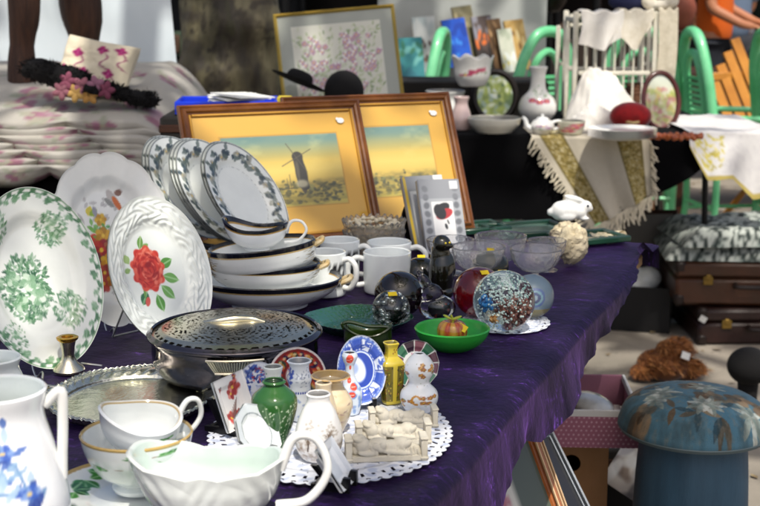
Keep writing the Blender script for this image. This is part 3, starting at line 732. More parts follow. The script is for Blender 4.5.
# ================================================================ white china at the front of the table
def ivy(cv, seed, n, ys=(.4, .9), sc=1.):
    q = np.random.default_rng(seed)
    for k in range(n):
        x, y = q.uniform(0, 1), q.uniform(*ys); an = q.uniform(0, 6.28)
        for j in (-.7, 0, .7): cv.leaf(x, y, .07*sc, .02*sc, an+j, ['#2f7a34', '#3d8b3a', '#23622e'][q.integers(3)], 1, '#bfe0b0')
        cv.line([(x, y), (x-math.cos(an)*.07*sc, y-math.sin(an)*.05*sc)], .003, '#8a5a4a')
p = W(139, 497); rows = [(494, 24), (490, 26), (486, 22), (476, 38), (462, 48), (450, 53), (438, 56)]
cv = Cv(1, 1, 500, '#e9edee'); ivy(cv, 5, 9, (.6, .9)); cv.field(lambda X, Y: (Y > .965)*1., '#a88f52')
prof = pxprof(p, rows); g, inf = vessel(prof, .003, 260, k=16); c = cv.sample(inf['u'], inf['w']); c[inf['out'] == 0] = hx('#e8ecec'); c[inf['w'] > .985] = hx('#b5985a')
o = mk('ivy_bowl', g, china_paint(), loc=p+Vector((0, 0, .006)), cols=c); tag(o, 'gold rimmed white tea bowl with ivy sprigs holding a small creamer', 'bowl')
def flat_saucer(name, label, p, r, cv, cat='saucer'):
    prof = spl([(.001, .004), (r*.45, .004), (r*.6, .006), (r*.85, .011), (r, .016), (r*.99, .0145), (r*.6, .001), (r*.5, 0), (.001, 0)], 18)
    g = lathe(prof, 300)
    c = cv.sample(g[0][:, 0]+r, g[0][:, 1]+r) if cv else np.ones((len(g[0]), 3))*hx('#e6eae8')
    o = mk(name, g, china_paint(), loc=p, cols=c); tag(o, label, cat); return o
r = .078; cv = Cv(2*r, 2*r, 900, '#e9ecea'); q = np.random.default_rng(3)
for k in range(15):
    an = k*.42+.1; x, y = r+math.cos(an)*r*.76, r+math.sin(an)*r*.76
    for j in (-.8, 0, .8): cv.leaf(x, y, .018, .006, an*2+j+k, ['#2f7a34', '#24602c', '#3d8b3a'][k % 3], 1, '#bfe0b0')
cv.field(lambda X, Y: (np.hypot(X-r, Y-r) > r*.965)*1., '#b5985a')
flat_saucer('ivy_saucer', 'white saucer with green ivy leaves under the tea bowl', W(131, 500), r, cv)
cv = Cv(1, 1, 400, '#e9edee'); ivy(cv, 8, 7, (.35, .8), 1.2)
boat('creamer', 'gold rimmed white creamer with ivy sitting in the tea bowl', W(137, 457, .79)+Vector((0, 0, .006)), .080, .070, .040, R(180+30), ('#b5985a', .975), spout=.2, lift=.22, tilt=R(-6), tip=R(-14), hs=1.05, deco=cv, foot=.6)
boat('gravy_boat', 'large white embossed gravy boat with wavy lip and looped handle', W(212, 526), .142, .088, .064, R(180-3), None, ribs=.0, scal=.035, spout=.22, lift=.16, hs=1.06, inner='#cbd8d0', outer='#d6dad6', emboss=1)
# big jugs
def jug(name, label, p, rows, cv, spang, hang, spout=.25, cat='jug', hr=.0048, scal=0, hz=(.88, .35), hout=1.75):
    prof = pxprof(p, rows); Rm = prof[-1][0]; h = prof[-1][1]
    def rim(th, w):
        k = np.clip(np.cos(th-spang), 0, 1)**6; q_ = np.clip((w-.6)/.4, 0, 1)**1.5
        return 1+spout*k*q_+.012*np.sin(th*8)*q_*scal, h*.10*k*q_+scal*.02*h*np.cos(th*8)*q_
    g, inf = vessel(prof, .0038, 260, k=16, rim=rim); c = cv.sample(inf['u'], inf['w']); c[inf['out'] == 0] = hx('#e0e8e4')
    t = thing(name, label, cat, p); mk('body', g, china_paint(), t, cols=c)
    def rat(f): return np.interp(f*h, [z for r_, z in prof], [r_ for r_, z in prof])
    ca, sa = math.cos(hang), math.sin(hang); z1, z0 = hz
    pts = [(rat(z1)*.98, z1*h), (rat(z1)+.014, z1*h+.012), (Rm*hout, (z1*.62+z0*.38)*h+.012), (Rm*hout*.97, (z1*.35+z0*.65)*h), (rat(z0)*.97, z0*h)]
    mk('handle', tube(spl([(x*ca, x*sa, z) for x, z in pts], 7), hr, 10), china(), t); return t
p = D(6, 560, 1.1); p.z = TBL; cv = Cv(1, 1, 600, '#eceef0'); q = np.random.default_rng(6)
for u0, v0 in ((.86, .52), (.90, .3), (.80, .7), (.55, .5)):
    for k in range(16): cv.leaf(u0+q.normal()*.012, v0+q.normal()*.06, .09*q.uniform(.5, 1), .012, 1.57+q.normal()*.7, ['#7ea3c8', '#3d5fae', '#a8c3da', '#5a86b8', '#27408f'][q.integers(5)], .8)
    cv.flower(u0+.005, v0+.08, .035, '#3a5cb4', '#7d9bd0', 6, '#d8c27a')
    cv.line([(u0, v0+.1), (u0-.02, v0+.2), (u0-.05, v0+.24)], .004, '#6f93bf')
jug('blue_flower_jug', 'large white jug with blue painted flowers at the near corner', p, [(600, 46), (592, 48), (560, 62), (500, 66), (450, 55), (415, 46), (390, 50)], cv, R(190), R(8), spout=.3, hz=(.9, .45), hout=1.28)
p = W(-4, 412); cv = Cv(1, 1, 300, '#e6ebe8')
jug('white_jug', 'plain white jug showing its rim behind the blue flower jug', p, [(411, 22), (408, 23), (396, 30), (380, 29), (368, 25), (358, 28)], cv, R(185), R(150), spout=.2)
# ================================================================ lace doilies
def doily(name, label, c, rx, ry, n, rot=0, blue=.5):
    nr, nt = 74, n*10
    th = np.linspace(0, 2*math.pi, nt, endpoint=False)
    def fn(U, V):
        t = U*2*math.pi; sc_ = 1+.028*np.abs(np.cos(t*n/2))*np.clip((V-.9)/.1, 0, 1)
        x, y = rx*V*sc_*np.cos(t), ry*V*sc_*np.sin(t)
        return x, y, .0016+.0008*np.sin(V*60)*np.sin(t*18)+0*U
    g = grid(nt, nr, fn, wrap=True); ce = g[0][g[1]].mean(1); t = np.arctan2(ce[:, 1]/ry, ce[:, 0]/rx); r = np.hypot(ce[:, 0]/rx, ce[:, 1]/ry)
    ph = (t/(2*math.pi)*n) % 1-.5
    hole = (np.hypot(ph*1.25, (r-.972)/.034) < .30) | ((np.abs(r-.90) < .018) & (np.sin(t*n) > .72)) | ((r > .25) & (r < .84) & (np.sin(ce[:, 0]*420)*np.sin(ce[:, 1]*380+ce[:, 0]*120) > .965))
    V = g[0]; base = hx('#e8ebf3')*np.ones((len(V), 1)); nn = np.sin(V[:, 0]*260+np.sin(V[:, 1]*190)*1.5)*np.sin(V[:, 1]*240)
    base = base*(1-.16*np.clip(nn*2, 0, 1)[:, None]*np.array([1, .85, .5])); rr = np.hypot(V[:, 0]/rx, V[:, 1]/ry)
    base[np.abs(rr-.79) < .012] *= .86
    o = mk(name, (V, g[1][~hole], g[2]), mat('lace', rough=.9, attr=True, bump=.6, bscale=900, spec=.1), loc=c, rot=(0, 0, rot), cols=base)
    return tag(o, label, 'doily')
DC = Vector((-.057, 1.425, TBL+.001))
doily('lace_doily', 'large round white crochet doily under the small vases', DC, .137, .163, 64)
p = W(506, 322); doily('paperweight_doily', 'small white scalloped doily under the glass paperweights', p, .066, .075, 22)
# ================================================================ vases: rows are (photo y, half width)
def vase(name, label, cx, py, rows, colfn=None, m=None, cat='vase', group=None, ang=0, square=0, thick=.0028, n=72, k=6, mod=None, zb=TBL+.003, dark=None):
    n, k = max(n, 180), max(k, 12)
    p = W(cx, py, zb); prof = pxprof(p, rows)
    def rim(th, w):
        f = 1
        if square: f = 1/np.maximum(np.abs(np.cos(th)), np.abs(np.sin(th)))**square*(.88)
        return f+0*th, 0*th
    g, inf = vessel(prof, thick, n, k=k, rim=mod or (rim if square else None))
    c = np.ones((len(g[0]), 3))*hx('#e6e8e6')
    if colfn is not None: c = colfn.sample(inf['u'], inf['w']) if isinstance(colfn, Cv) else colfn(inf['u'], inf['w'], c)
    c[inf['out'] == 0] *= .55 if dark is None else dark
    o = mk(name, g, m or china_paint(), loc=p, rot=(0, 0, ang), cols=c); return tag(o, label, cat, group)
# angles: the painter's u = .75 faces the camera
cv = Cv(1, 1, 500, '#2c5a28'); q = np.random.default_rng(1)
cv.field(lambda X, Y: np.clip(.5+np.sin(X*6)*.3, 0, 1)*np.clip(.9-Y, 0, 1), '#1c3a1e')
for k in range(150):
    x = q.choice([.62, .66, .76, .84, .88, .95, .1, .3])+q.normal()*.025; cv.ell(x, q.uniform(.08, .72), .006, .009, 0, '#cfdcc0', .9)
for k in range(4): cv.line([(.6+k*.09, .1), (.63+k*.09, .4), (.61+k*.09, .7)], .003, '#8aa07a', .7)
vase('green_vase', 'dark green glazed vase with white blossom dots on the doily', 275, 447, [(446, 11), (443, 12), (436, 14), (422, 19), (406, 23), (396, 22), (389, 15), (385, 10.5), (384, 10), (382, 12), (381, 11.5)], cv)
cv = Cv(1, 1, 300, '#dfe5e0'); q = np.random.default_rng(2)
for k in range(40): cv.leaf(q.uniform(), q.uniform(.2, .95), .05, .012, q.uniform(0, 6), ['#7aa06e', '#b88a8a', '#5a8a6a'][k % 3])
vase('bottle_vase', 'narrow white vase standing behind the dark green vase', 274, 424, [(423, 11), (415, 14), (400, 13), (385, 8.5), (375, 8), (369, 9.5), (367, 10)], cv)
cv = Cv(1, 1, 500, '#dfe5ea'); q = np.random.default_rng(4)
cv.field(lambda X, Y: (np.abs(Y-.50) < .022)*((X*30) % 1 < .6)*1., '#2a3f9a')
for k in range(26): cv.ell(.6+q.uniform()*.14-.09, .78+q.normal()*.1, .03, .022, q.uniform(0, 3), '#3a52b0', .8, .6)
for k in range(30): cv.ell(q.uniform(.7, .95), .76+q.normal()*.09, .008, .02, q.uniform(0, 3), '#8a94a8', .8, .6)
for k in range(30): cv.ell(q.uniform(), q.uniform(.06, .4), .02, .02, 0, '#6f86ba', .6, .7)
vase('blue_white_vase', 'blue and white vase with flared mouth before the red plate', 300, 420, [(419, 9), (412, 12), (402, 13), (393, 11.5), (385, 11), (378, 12.5), (371, 10), (365, 10), (361, 12.5)], cv)
cv = Cv(1, 1, 300, '#c8b28c'); cv.field(lambda X, Y: fbm(X*14, Y*9, 3)*.9*(Y < .8), '#e3d8c0'); q = np.random.default_rng(8)
for k in range(60): cv.leaf(q.uniform(), q.uniform(.1, .7), .06, .012, q.uniform(0, 6), ['#a98a86', '#b9a98a', '#98807a'][k % 3], .8)
cv.field(lambda X, Y: (Y > .93)*1., '#a98c5c')
vase('trumpet_vase', 'beige vase with a wide flat trumpet mouth', 331, 432, [(431, 12), (428, 14), (414, 20), (402, 22), (392, 17), (386, 13), (380, 14), (376, 20)], cv, dark=.75)
cv = Cv(1, 1, 300, '#d9cbb0'); cv.field(lambda X, Y: fbm(X*10, Y*8, 13)*.8, '#b8a284')
vase('stoneware_vase', 'small sandy vase between the beige and the white vases', 324, 440, [(439, 10), (432, 13), (415, 14), (400, 11), (390, 8), (383, 8.5)], cv, dark=.6)
cv = Cv(1, 1, 700, '#eceae6'); q = np.random.default_rng(3)
cv.field(lambda X, Y: np.clip((.2-np.abs(Y-.19))*7, 0, 1)*np.clip(fbm(X*40, Y*26, 4)*2.4-.75, 0, 1), '#8a7460')
for x0 in (.68, .84, .3):
    cv.line([(x0, .2), (x0+.01, .35), (x0-.015, .46)], .006, '#5a4a40')
    for k in range(26):
        an = q.uniform(.2, 2.9); L_ = q.uniform(.03, .13); cv.line([(x0, .3+q.uniform(0, .16)), (x0+math.cos(an)*L_*.4, .36+math.sin(an)*L_+q.uniform(0, .08))], .0022, '#7a6a5c', .85)
    for k in range(24): cv.ell(x0+q.normal()*.03, .5+q.normal()*.07, .012, .014, 0, '#a09484', .5, .8)
vase('landscape_vase', 'white tapering vase with sepia trees at the front of the cluster', 319, 458, [(457, 17), (453, 20), (446, 23), (436, 24), (424, 22), (411, 17), (402, 12), (397, 11.5), (394, 12.5)], cv)
cv = Cv(1, 1, 500, '#d5dfe8'); q = np.random.default_rng(6)
for k in range(60): cv.line([(q.uniform(), q.uniform(0, .9)), (q.uniform(), q.uniform(0, .9))], .001, '#d5dfe8')
for k in range(46):
    x, y = q.uniform(), q.uniform(.03, .55); cv.ell(x, y, .045, .028, q.uniform(0, 3), '#4a74ba', .55, .7)
for x, y, r_ in ((.76, .16, .035), (.78, .36, .05), (.82, .48, .06), (.74, .58, .05), (.77, .78, .04), (.76, .93, .075), (.72, .91, .05), (.2, .4, .06), (.35, .6, .06)):
    cv.ell(x, y, r_, r_*.95, 0, '#d9442c', .95, .2); cv.line([(x-r_*.6, y), (x+r_*.6, y)], .004, '#eec8b8')
vase('red_medallion_vase', 'slim pale blue vase with red medallions in front of the blue plate', 350, 414, [(413, 9), (410, 10), (401, 12), (390, 12), (382, 8), (375, 5), (366, 4.6), (361, 6.5), (356, 8), (353, 7)], cv)
cv = Cv(1, 1, 700, '#c9b43a'); q = np.random.default_rng(7)
for f in range(4):
    u0 = f*.25
    cv.field(lambda X, Y, u0=u0: ((X > u0+.03) & (X < u0+.22) & (Y > .06) & (Y < .66))*1., '#6f6420')
    for k in range(60): cv.leaf(u0+q.uniform(.04, .21), q.uniform(.08, .64), .04, .007, q.uniform(0, 6), ['#2d2a18', '#c8b23a', '#8a3a30', '#3e4a22'][k % 4], .9)
for k in range(14): cv.ell(q.uniform(), .9+q.normal()*.03, .02, .016, 0, '#8a5a2a', .8)
vase('yellow_vase', 'square yellow vase with dark floral panels', 391, 403, [(402, 10), (399, 11), (385, 12.5), (370, 13.5), (362, 13.5), (357, 9), (355, 7), (348, 6.5), (343, 8.5)], cv, square=.55, ang=R(45-24))
cv = Cv(1, 1, 600, '#e6eaec'); q = np.random.default_rng(9)
for k in range(44):
    x, y = q.uniform(), q.choice([.2, .28, .36, .7, .76, .82])+q.normal()*.03; cv.flower(x, y, .034, ['#c9853a', '#b06a3a', '#d9a45a', '#8aa07a'][k % 4], '#9a6a3a', 5)
for k in range(50): cv.leaf(q.uniform(), q.uniform(.1, .9), .03, .006, q.uniform(0, 6), ['#a8a8b8', '#8a9a7a', '#c9a08a'][k % 3], .6)
for k in range(12): cv.ell(.72+.035*math.cos(k*.4+.5), .28+.07*math.sin(k*.4+.5), .012, .016, 0, '#c98a2c', .9)
vase('gourd_vase', 'white double gourd vase with orange blossoms', 419, 412, [(411, 12), (408, 15), (399, 19), (391, 18), (384, 11.5), (380, 10.5), (373, 14), (366, 15), (359, 11.5), (354, 6)], cv, dark=.8)
# ================================================================ little plates
def ringplate(cv, b, a, r0, r1, c, al=1): cv.field(lambda X, Y: ((np.hypot((X-b)/b, (Y-a)/a) > r0) & (np.hypot((X-b)/b, (Y-a)/a) < r1))*1., c, al)
a = .035; cv = Cv(2*a, 2*a, 3200, '#7a1f1c'); q = np.random.default_rng(2)
for k in range(40):
    an = k*.157; rr = a*.68; c = ['#c23a24', '#2d4a3a', '#d9a04a', '#c23a24', '#20204a'][k % 5]
    cv.ell(a+math.cos(an)*rr, a+math.sin(an)*rr, a*.15, a*.11, an, c, .9, .3); cv.ell(a+math.cos(an*1.7)*rr*1.1, a+math.sin(an*1.7)*rr*1.1, a*.05, a*.05, 0, '#e0c490', .9)
cv.ell(a, a, a*.42, a*.42, 0, '#e4e2e0'); sprig(cv, a, a, a*.38, ['#2a3a8a', '#9a2a24', '#4a6aa8'], 40, 4)
ringplate(cv, a, a, .93, 1.1, '#e6e0da')
o, M = solo_plate('imari_plate', 'small round plate with red and green brocade border', 298, 376, a, a, R(-4), R(14), cv, nr=46, nt=120, zb=TBL+.012, tk=.003)
def small_stand(M, a, label):
    z = np.array(M.translation); t = thing('display_stand', label, 'plate stand', (z[0], z[1], TBL+.003), math.atan2(M[1][0], M[0][0]))
    h = z[2]-TBL-.003; back_ = a*.30
    for s in (-1, 1):
        mk('side_arm', prism([(-.014-a*.25, 0), (a*.6, 0), (a*.6, .006), (a*.12, .008), (back_, h*1.15), (back_-.007, h*1.15), (.0, .010), (-.006-a*.22, .010), (-.008-a*.22, .016), (-.014-a*.25, .016)], s*a*.34-.0025, s*a*.34+.0025)
           if False else xf(prism([(-.014-a*.25, 0), (a*.6, 0), (a*.6, .006), (a*.12, .008), (back_+.01, h*1.15), (back_+.003, h*1.15), (.0, .010), (-.006-a*.22, .010), (-.008-a*.22, .016), (-.014-a*.25, .016)], -.0025, .0025), (s*a*.34, 0, 0), (R(90), 0, R(90))), black_plastic(), t)
    mk('cross_bar', box(a*.68, .006, .006, (0, a*.45, .004), .001), black_plastic(), t)
small_stand(M, a, 'black folding stand behind the red brocade plate')
a, b = .042, .030; cv = Cv(2*b, 2*a, 3000, '#dfe6f0'); q = np.random.default_rng(5)
ringplate(cv, b, a, .0, .50, '#2343a8'); cv.ell(b*.78, a*1.03, b*.40, a*.40, .3, '#e6ebf2', 1, .2); cv.ell(b*.7, a*1.05, b*.2, a*.16, 0, '#9ab0da', .8, .5)
for k in range(12):
    an = k*2*math.pi/12+.2
    if k % 2: 
        for j in range(9): cv.line([(b+b*(.62+.035*j)*math.cos(an+d), a+a*(.62+.035*j)*math.sin(an+d)+.001*math.sin(d*30)) for d in np.linspace(-.2, .2, 7)], .0007, '#3a58b4')
    else:
        for j in range(9): cv.leaf(b+b*(.68+.02*j)*math.cos(an), a+a*(.68+.02*j)*math.sin(an), b*.22, b*.035, an+q.normal()*1.3, '#3150b0', .85)
    cv.line([(b+b*.58*math.cos(an+.26), a+a*.58*math.sin(an+.26)), (b+b*.95*math.cos(an+.26), a+a*.95*math.sin(an+.26))], .0009, '#28449c')
for k in range(60):
    an = k*.105; cv.ell(b+b*.92*math.cos(an), a+a*.92*math.sin(an), .0016, .0016, 0, '#5a78c4', .9)
ringplate(cv, b, a, .50, .55, '#cdd9ee'); ringplate(cv, b, a, .55, .58, '#3a58b4')
o, M = solo_plate('delft_plate', 'oval plate in bright blue and white wave pattern', 361, 370, a, b, R(10), R(16), cv, nr=50, nt=120, zb=TBL+.010, tk=.003)
small_stand(M, a*.9, 'black folding stand behind the bright blue plate')
def octo(n, ph=0): return lambda t: math.cos(math.pi/n)/np.cos((t+ph) % (2*math.pi/n)-math.pi/n)
a = .031; cv = Cv(2*a, 2*a, 3000, '#e0e2de')
cols_ = ['#5a3040', '#2f6a4e', '#7a4a58', '#3a2a3a', '#40785c', '#6a3a48']
ang = lambda X, Y: np.arctan2(Y-a, X-a) % (2*math.pi)
for k in range(12): cv.field(lambda X, Y, k=k: ((np.hypot(X-a, Y-a) > a*.52) & (np.hypot(X-a, Y-a) < a*.96) & ((ang(X, Y)*12/(2*math.pi)).astype(int) == k) & (np.abs((ang(X, Y)*12/(2*math.pi)) % 1-.5) < .47))*1., cols_[k % 6])
sprig(cv, a, a, a*.45, ['#c07a9a', '#7a9a6a', '#a05a7a', '#d9a45a'], 50, 3)
o, M = solo_plate('panelled_plate', 'small twelve sided plate with dark green and plum panels', 415, 364, a, a, R(14), R(14), cv, outline=octo(12), nr=44, nt=132, zb=TBL+.006, tk=.003)
a = .028; cv = Cv(2*a, 2*a, 2600, '#dfe4ec'); sprig(cv, a*.9, a*1.1, a*.75, ['#3450a8', '#5a74bc', '#2a3a80'], 120, 8, (), .3); sprig(cv, a*1.1, a*1.4, a*.35, ['#b03a44', '#c8606a'], 20, 3); cv.ell(a*1.0, a*.6, a*.4, a*.36, 0, '#e4e6ea', .9, .4)
o, M = solo_plate('cobalt_plate', 'little cobalt patterned dish standing behind the dark green vase', 257, 385, a, a, R(35), R(14), cv, nr=40, nt=90, zb=TBL+.010, tk=.003)
a = .0245; cv = Cv(2*a, 2*a, 2200, '#dfe2e0'); ringplate(cv, a, a, .9, 1.2, '#8a94a0')
o, M = solo_plate('grey_dish', 'plain pale dish leaning behind the cobalt patterned dish', 252, 392, a, a, R(52), R(14), cv, nr=30, nt=80, zb=TBL+.004, tk=.003)
# square plate with red blossoms, octagonal plate and dark stands at the front
def tileplate(name, label, cx, cy, a, b, th, ph, cv, n=4, spin=0, **k):
    g, nf = plate_geo(a, b, outline=octo(n, math.pi/n if n == 4 else 0), nr=50, nt=n*24, depth=.12, well=.6, tk=.004)
    M = place_plate(g, cx, cy, th, ph, spin=spin, **k)
    o = mk(name, g, china_paint(), cols=plate_cols(g, nf, cv, a, b, '#dfe2e0'), mw=M); tag(o, label, 'plate'); return o, M
a, b = .043, .041; cv = Cv(2*b, 2*a, 2400, '#eceae8')
for x, y, r_, c in ((1.25, 1.35, .010, '#d9685a'), (1.1, 1.2, .007, '#e08a80'), (1.0, .52, .011, '#b8342c'), (.8, .6, .008, '#c8483c'), (1.2, .62, .006, '#8a3a34'), (1.3, 1.62, .004, '#4a4a5a'), (.6, 1.4, .004, '#5a5a6a')):
    cv.flower(b*x, a*y, r_, c, '#a02a28', 5)
for k in range(8): cv.line([(b*.9, a*.4), (b*(.8+k*.07), a*(.7+.05*k))], .0006, '#6a4a44', .8)
o, M = tileplate('square_plate', 'square white plate with red blossoms standing at the doily edge', 231, 402, a, b, R(62), R(20), cv, zb=TBL+.010)
small_stand(M, a, 'black stand under the square plate with red blossoms')
a = .034; cv = Cv(2*a, 2*a, 1800, '#c9cfd2'); cv.ell(a, a, a*.62, a*.62, 0, '#e2e6e6', 1, .1); ringplate(cv, a, a, .62, .66, '#8a9296'); ringplate(cv, a, a, .93, 1.2, '#eef0f0')
o, M = tileplate('octagonal_plate', 'eight sided pale grey plate leaning before the dark green vase', 255, 433, a, a, R(60), R(32), cv, n=8, zb=TBL+.006)
small_stand(M, a*.8, 'black stand holding the eight sided grey plate')
a, b = .036, .03; cv = Cv(2*b, 2*a, 1500, '#d5dae0')
o, M = tileplate('card_plate', 'small bare square plate seen from its edge beside the white tapering vase', 333, 466, a, b, R(72), R(34), cv, zb=TBL+.006)
small_stand(M, a*.9, 'black lacquer stand beside the white tapering vase')
# ================================================================ reclining figure reliefs
plaster = mat('cast_plaster', '#d8d2c2', .7, c2='#bfb8a6', vscale=30, bump=.15, bscale=220)
def relief(label, p, rotz, s=1.):
    t = thing('relief_figure', label, 'relief sculpture', p, rotz, 'cast reclining figures on the doily'); t.scale = (s,)*3
    mk('plinth', box(.082, .020, .007, (0, 0, .0035), .0012), plaster, t)
    for sx in (-1, 1):
        mk('end_post', join(box(.007, .022, .024, (sx*.0415, 0, .012), .001), box(.009, .024, .003, (sx*.0415, 0, .0255), .001), box(.009, .024, .003, (sx*.0415, 0, .0035), .001)), plaster, t)
    E = [((-.026, -.003, .018), (.0085, .008, .009)), ((-.030, .0, .022), (.009, .008, .0075)), ((-.019, -.001, .014), (.006, .006, .005), (0, .5, 0)),
         ((-.008, 0, .0165), (.013, .008, .0085), (0, .15, 0)), ((.006, 0, .0145), (.011, .0085, .0075)), ((.017, 0, .0165), (.0105, .009, .009)),
         ((.028, -.001, .013), (.014, .006, .0055), (0, .32, 0)), ((.026, .003, .011), (.015, .006, .005), (0, .25, 0)),
         ((-.014, -.006, .013), (.004, .004, .009), (0, -.5, 0)), ((-.022, -.008, .010), (.010, .0035, .0035), (0, .1, 0)), ((-.006, -.008, .0145), (.005, .003, .004)),
         ((.012, -.007, .010), (.02, .004, .0035), (0, .12, 0)), ((0, .004, .009), (.038, .007, .005)), ((-.034, .002, .012), (.006, .008, .007))]
    E += [((-.030, -.0035, .0245), (.0075, .006, .0042), (0, .3, .2)), ((-.0335, -.002, .0285), (.004, .004, .003)), ((-.0255, -.0085, .0185), (.0022, .002, .0028)), ((-.012, -.0085, .0175), (.004, .003, .0042)), ((-.004, -.0085, .0185), (.004, .003, .0042)), ((.022, -.006, .0185), (.004, .0035, .007), (0, .9, 0)), ((.034, -.004, .0085), (.008, .003, .003), (0, .3, 0)), ((.037, .001, .0075), (.007, .003, .003), (0, .2, 0))]
    for j in range(9): E.append(((.002+j*.0042, -.0085+.0012*(j % 2), .0075+.0008*j % .003), (.0014, .0016, .0075), (0, .5-.1*j, 0)))
    lump('figure', E, .0007, plaster, t, smooth_it=2)
    return t
relief('cast reclining figure between posts, nearest to the doily rim', W(386, 459, TBL+.003), R(6), .98)
relief('cast reclining figure, the one between the two others', W(393, 443, TBL+.003), R(7), .93)
relief('cast reclining figure tucked against the yellow vase', W(403, 427, TBL+.003), R(8), .88)
# ================================================================ green glass and apple
p = W(358, 330); rx, ry = 53*mpp(p), .075
def ggl(th, V, r, z): return r*(1+.03*np.cos(th*4)*(r/rx)), z
g = lathe(np.vstack([spl([(.001, .004), (rx*.6, .004), (rx*.72, .007), (rx*.95, .017), (rx, .02), (rx*.985, .0175), (rx*.72, .003), (rx*.6, 0), (.001, 0)], 6)]), 140, 1, ry/rx, ggl)
g[0][:, 2] += .0006*np.sin(g[0][:, 0]*500)*np.sin(g[0][:, 1]*500)
tag(mk('green_glass_dish', g, mat('green_glass', '#064a30', .1, trans=.2, spec=.6, coat=.5, bump=.3, bscale=160, voro=True), loc=p+Vector((0, 0, .001))), 'flat dark green pressed glass dish before the mugs', 'dish')
s_ = mpp(p); tag(mk('price_label', box(13*s_, .008, .0006, (0, 0, 0)), mat('white_paper', '#e8e8e2', .8), loc=W(380, 325)+Vector((0, 0, .0135)), rot=(R(4), 0, R(-30))), 'white paper label lying in the dark green glass dish', 'label')
p = W(368, 352); cvb = [(351, 18), (347, 21), (340, 24), (332, 24), (329, 25)]
prof = pxprof(p, cvb); g, inf = vessel(prof, .0035, 90, 1, .6, 6, rim=lambda th, w: (1+0*th, .006*w**3*np.cos(2*th)))
t = thing('green_basket', 'dark olive green glazed boat shaped planter behind the blue plate', 'planter', p)
olive = mat('olive_glaze', '#33471a', .15, c2='#1d2c10', vscale=30, coat=.5); mk('bowl', g, olive, t)
rr, hh = prof[-1]
mk('handle', tube(spl([(-rr*.95, 0, hh), (-rr*1.0, 0, hh*1.22), (-rr*.7, 0, hh*1.3), (0, 0, hh*1.12), (rr*.7, 0, hh*1.1), (rr*.95, 0, hh)], 6), .0028, 8), olive, t)
p = W(452, 349); prof = pxprof(p, [(349, 14), (348, 19), (342, 29), (335, 35), (328, 38)])
g, inf = vessel(prof, .004, 72, k=6); tag(mk('green_bowl', g, mat('bright_green_plastic', '#2fa33a', .3, coat=.3, spec=.5, sss=.1), loc=p), 'bright green round bowl with an apple ornament inside', 'bowl')
p = p+Vector((0, 0, .007)); cv = Cv(1, 1, 300, '#b8892c'); q = np.random.default_rng(3)
for k in range(44): x = q.uniform(); cv.line([(x, 0), (x+.02, .5), (x, 1)], q.uniform(.004, .014), ['#a8362a', '#c85a2c', '#8a2420', '#d0a040'][k % 4], .85)
r = 15.5*mpp(p); prof = spl([(.001, r*.25), (r*.4, .0), (r*.85, r*.35), (r, r*.85), (r*.85, r*1.35), (r*.45, r*1.55), (.001, r*1.35)], 6); g = lathe(prof, 48)
c = cv.sample(g[2][:, 0], g[2][:, 1]); t = thing('apple_ornament', 'striped red and yellow apple ornament lying in the bright green bowl', 'ornament', p)
mk('body', g, mat('apple_glass', rough=.12, attr=True, coat=.7), t, cols=c)
lf = mat('apple_leaf', '#a8b03a', .3)
mk('stem', tube(spl([(0, 0, r*1.3), (.001, 0, r*1.6), (-.002, 0, r*1.95)], 4), .0016, 7), lf, t)
mk('leaf', join(xf(ball(.008, .0035, .0018), (.006, 0, r*1.75), (0, -.3, .2)), xf(ball(.007, .003, .0018), (-.007, .001, r*1.8), (0, .4, -.4))), lf, t)
ysm = mat('yellow_sticker', '#e6c81e', .6)
def sticker(t, p, sx, sy, rot): mk('price_sticker', box(sx, sy, .0007), ysm, t, loc=p, rot=rot)
sticker(t, (r*.62, -r*.62, r*1.25), .013, .011, (R(40), R(25), R(-20)))
# ================================================================ glass paperweights
def weight(label, cx, cy, hw, core=None, m=None, g_=None, flat=1., name='glass_paperweight', st=None, bump=None, core_s=.6, core_z=0):
    p = D(cx, cy, 2); 
    for _ in range(6):
        r = hw*mpp(p); p = W(cx, cy, TBL+.002+r*flat*.97)
    t = thing(name, label, 'paperweight', p-Vector((0, 0, r*flat*.97)), 0, 'glass paperweights beside the green bowl'); z = r*flat*.97
    g = ball(r, r, r*flat, nu=64, nv=40); g[0][:, 2] = np.maximum(g[0][:, 2], -r*flat*.97)
    mk('glass_ball', g, m or glass(), t, loc=(0, 0, z))
    if core is not None:
        gc = ball(r*core_s, r*core_s, r*core_s*flat, nu=90, nv=60); cc = core(gc[0]/(r*core_s))
        mk('core', gc, mat('paperweight_core', rough=.25, attr=True, coat=.6), t, loc=(0, 0, z+core_z*r), cols=cc)
    if st:
        an, tilt = st; nn = Vector((math.sin(tilt)*math.cos(an), math.sin(tilt)*math.sin(an), math.cos(tilt)))
        e = nn.to_track_quat('Z', 'Y').to_euler(); mk('price_sticker', box(.013, .009, .0008), ysm, t, loc=nn*(r*1.006)+Vector((0, 0, z)), rot=e)
    return t, r, z
def speck(pal, bg, dens=.5, sc_=9, seed=3):
    def f(n):
        c = np.ones((len(n), 3))*hx(bg); a = np.arctan2(n[:, 1], n[:, 0]); 
        for k, pc in enumerate(pal):
            m = vnoise(n[:, 0]*sc_+k*7+20, n[:, 2]*sc_+n[:, 1]*sc_*.7+40, seed+k) > 1-dens/len(pal)*1.4; c[m] = hx(pc)
        return c
    return f
black_glass = mat('black_glass', '#0b0c0c', .04, spec=.6, coat=.6)
smoke_glass = mat('smoked_glass', '#15130f', .03, trans=.55, spec=.6, coat=.4)
weight('round black glass paperweight in front of a white mug', 399, 294, 25, m=mat('black_red_glass', '#170a09', .05, spec=.6, coat=.5, c2='#050505', vscale=20), flat=.93)
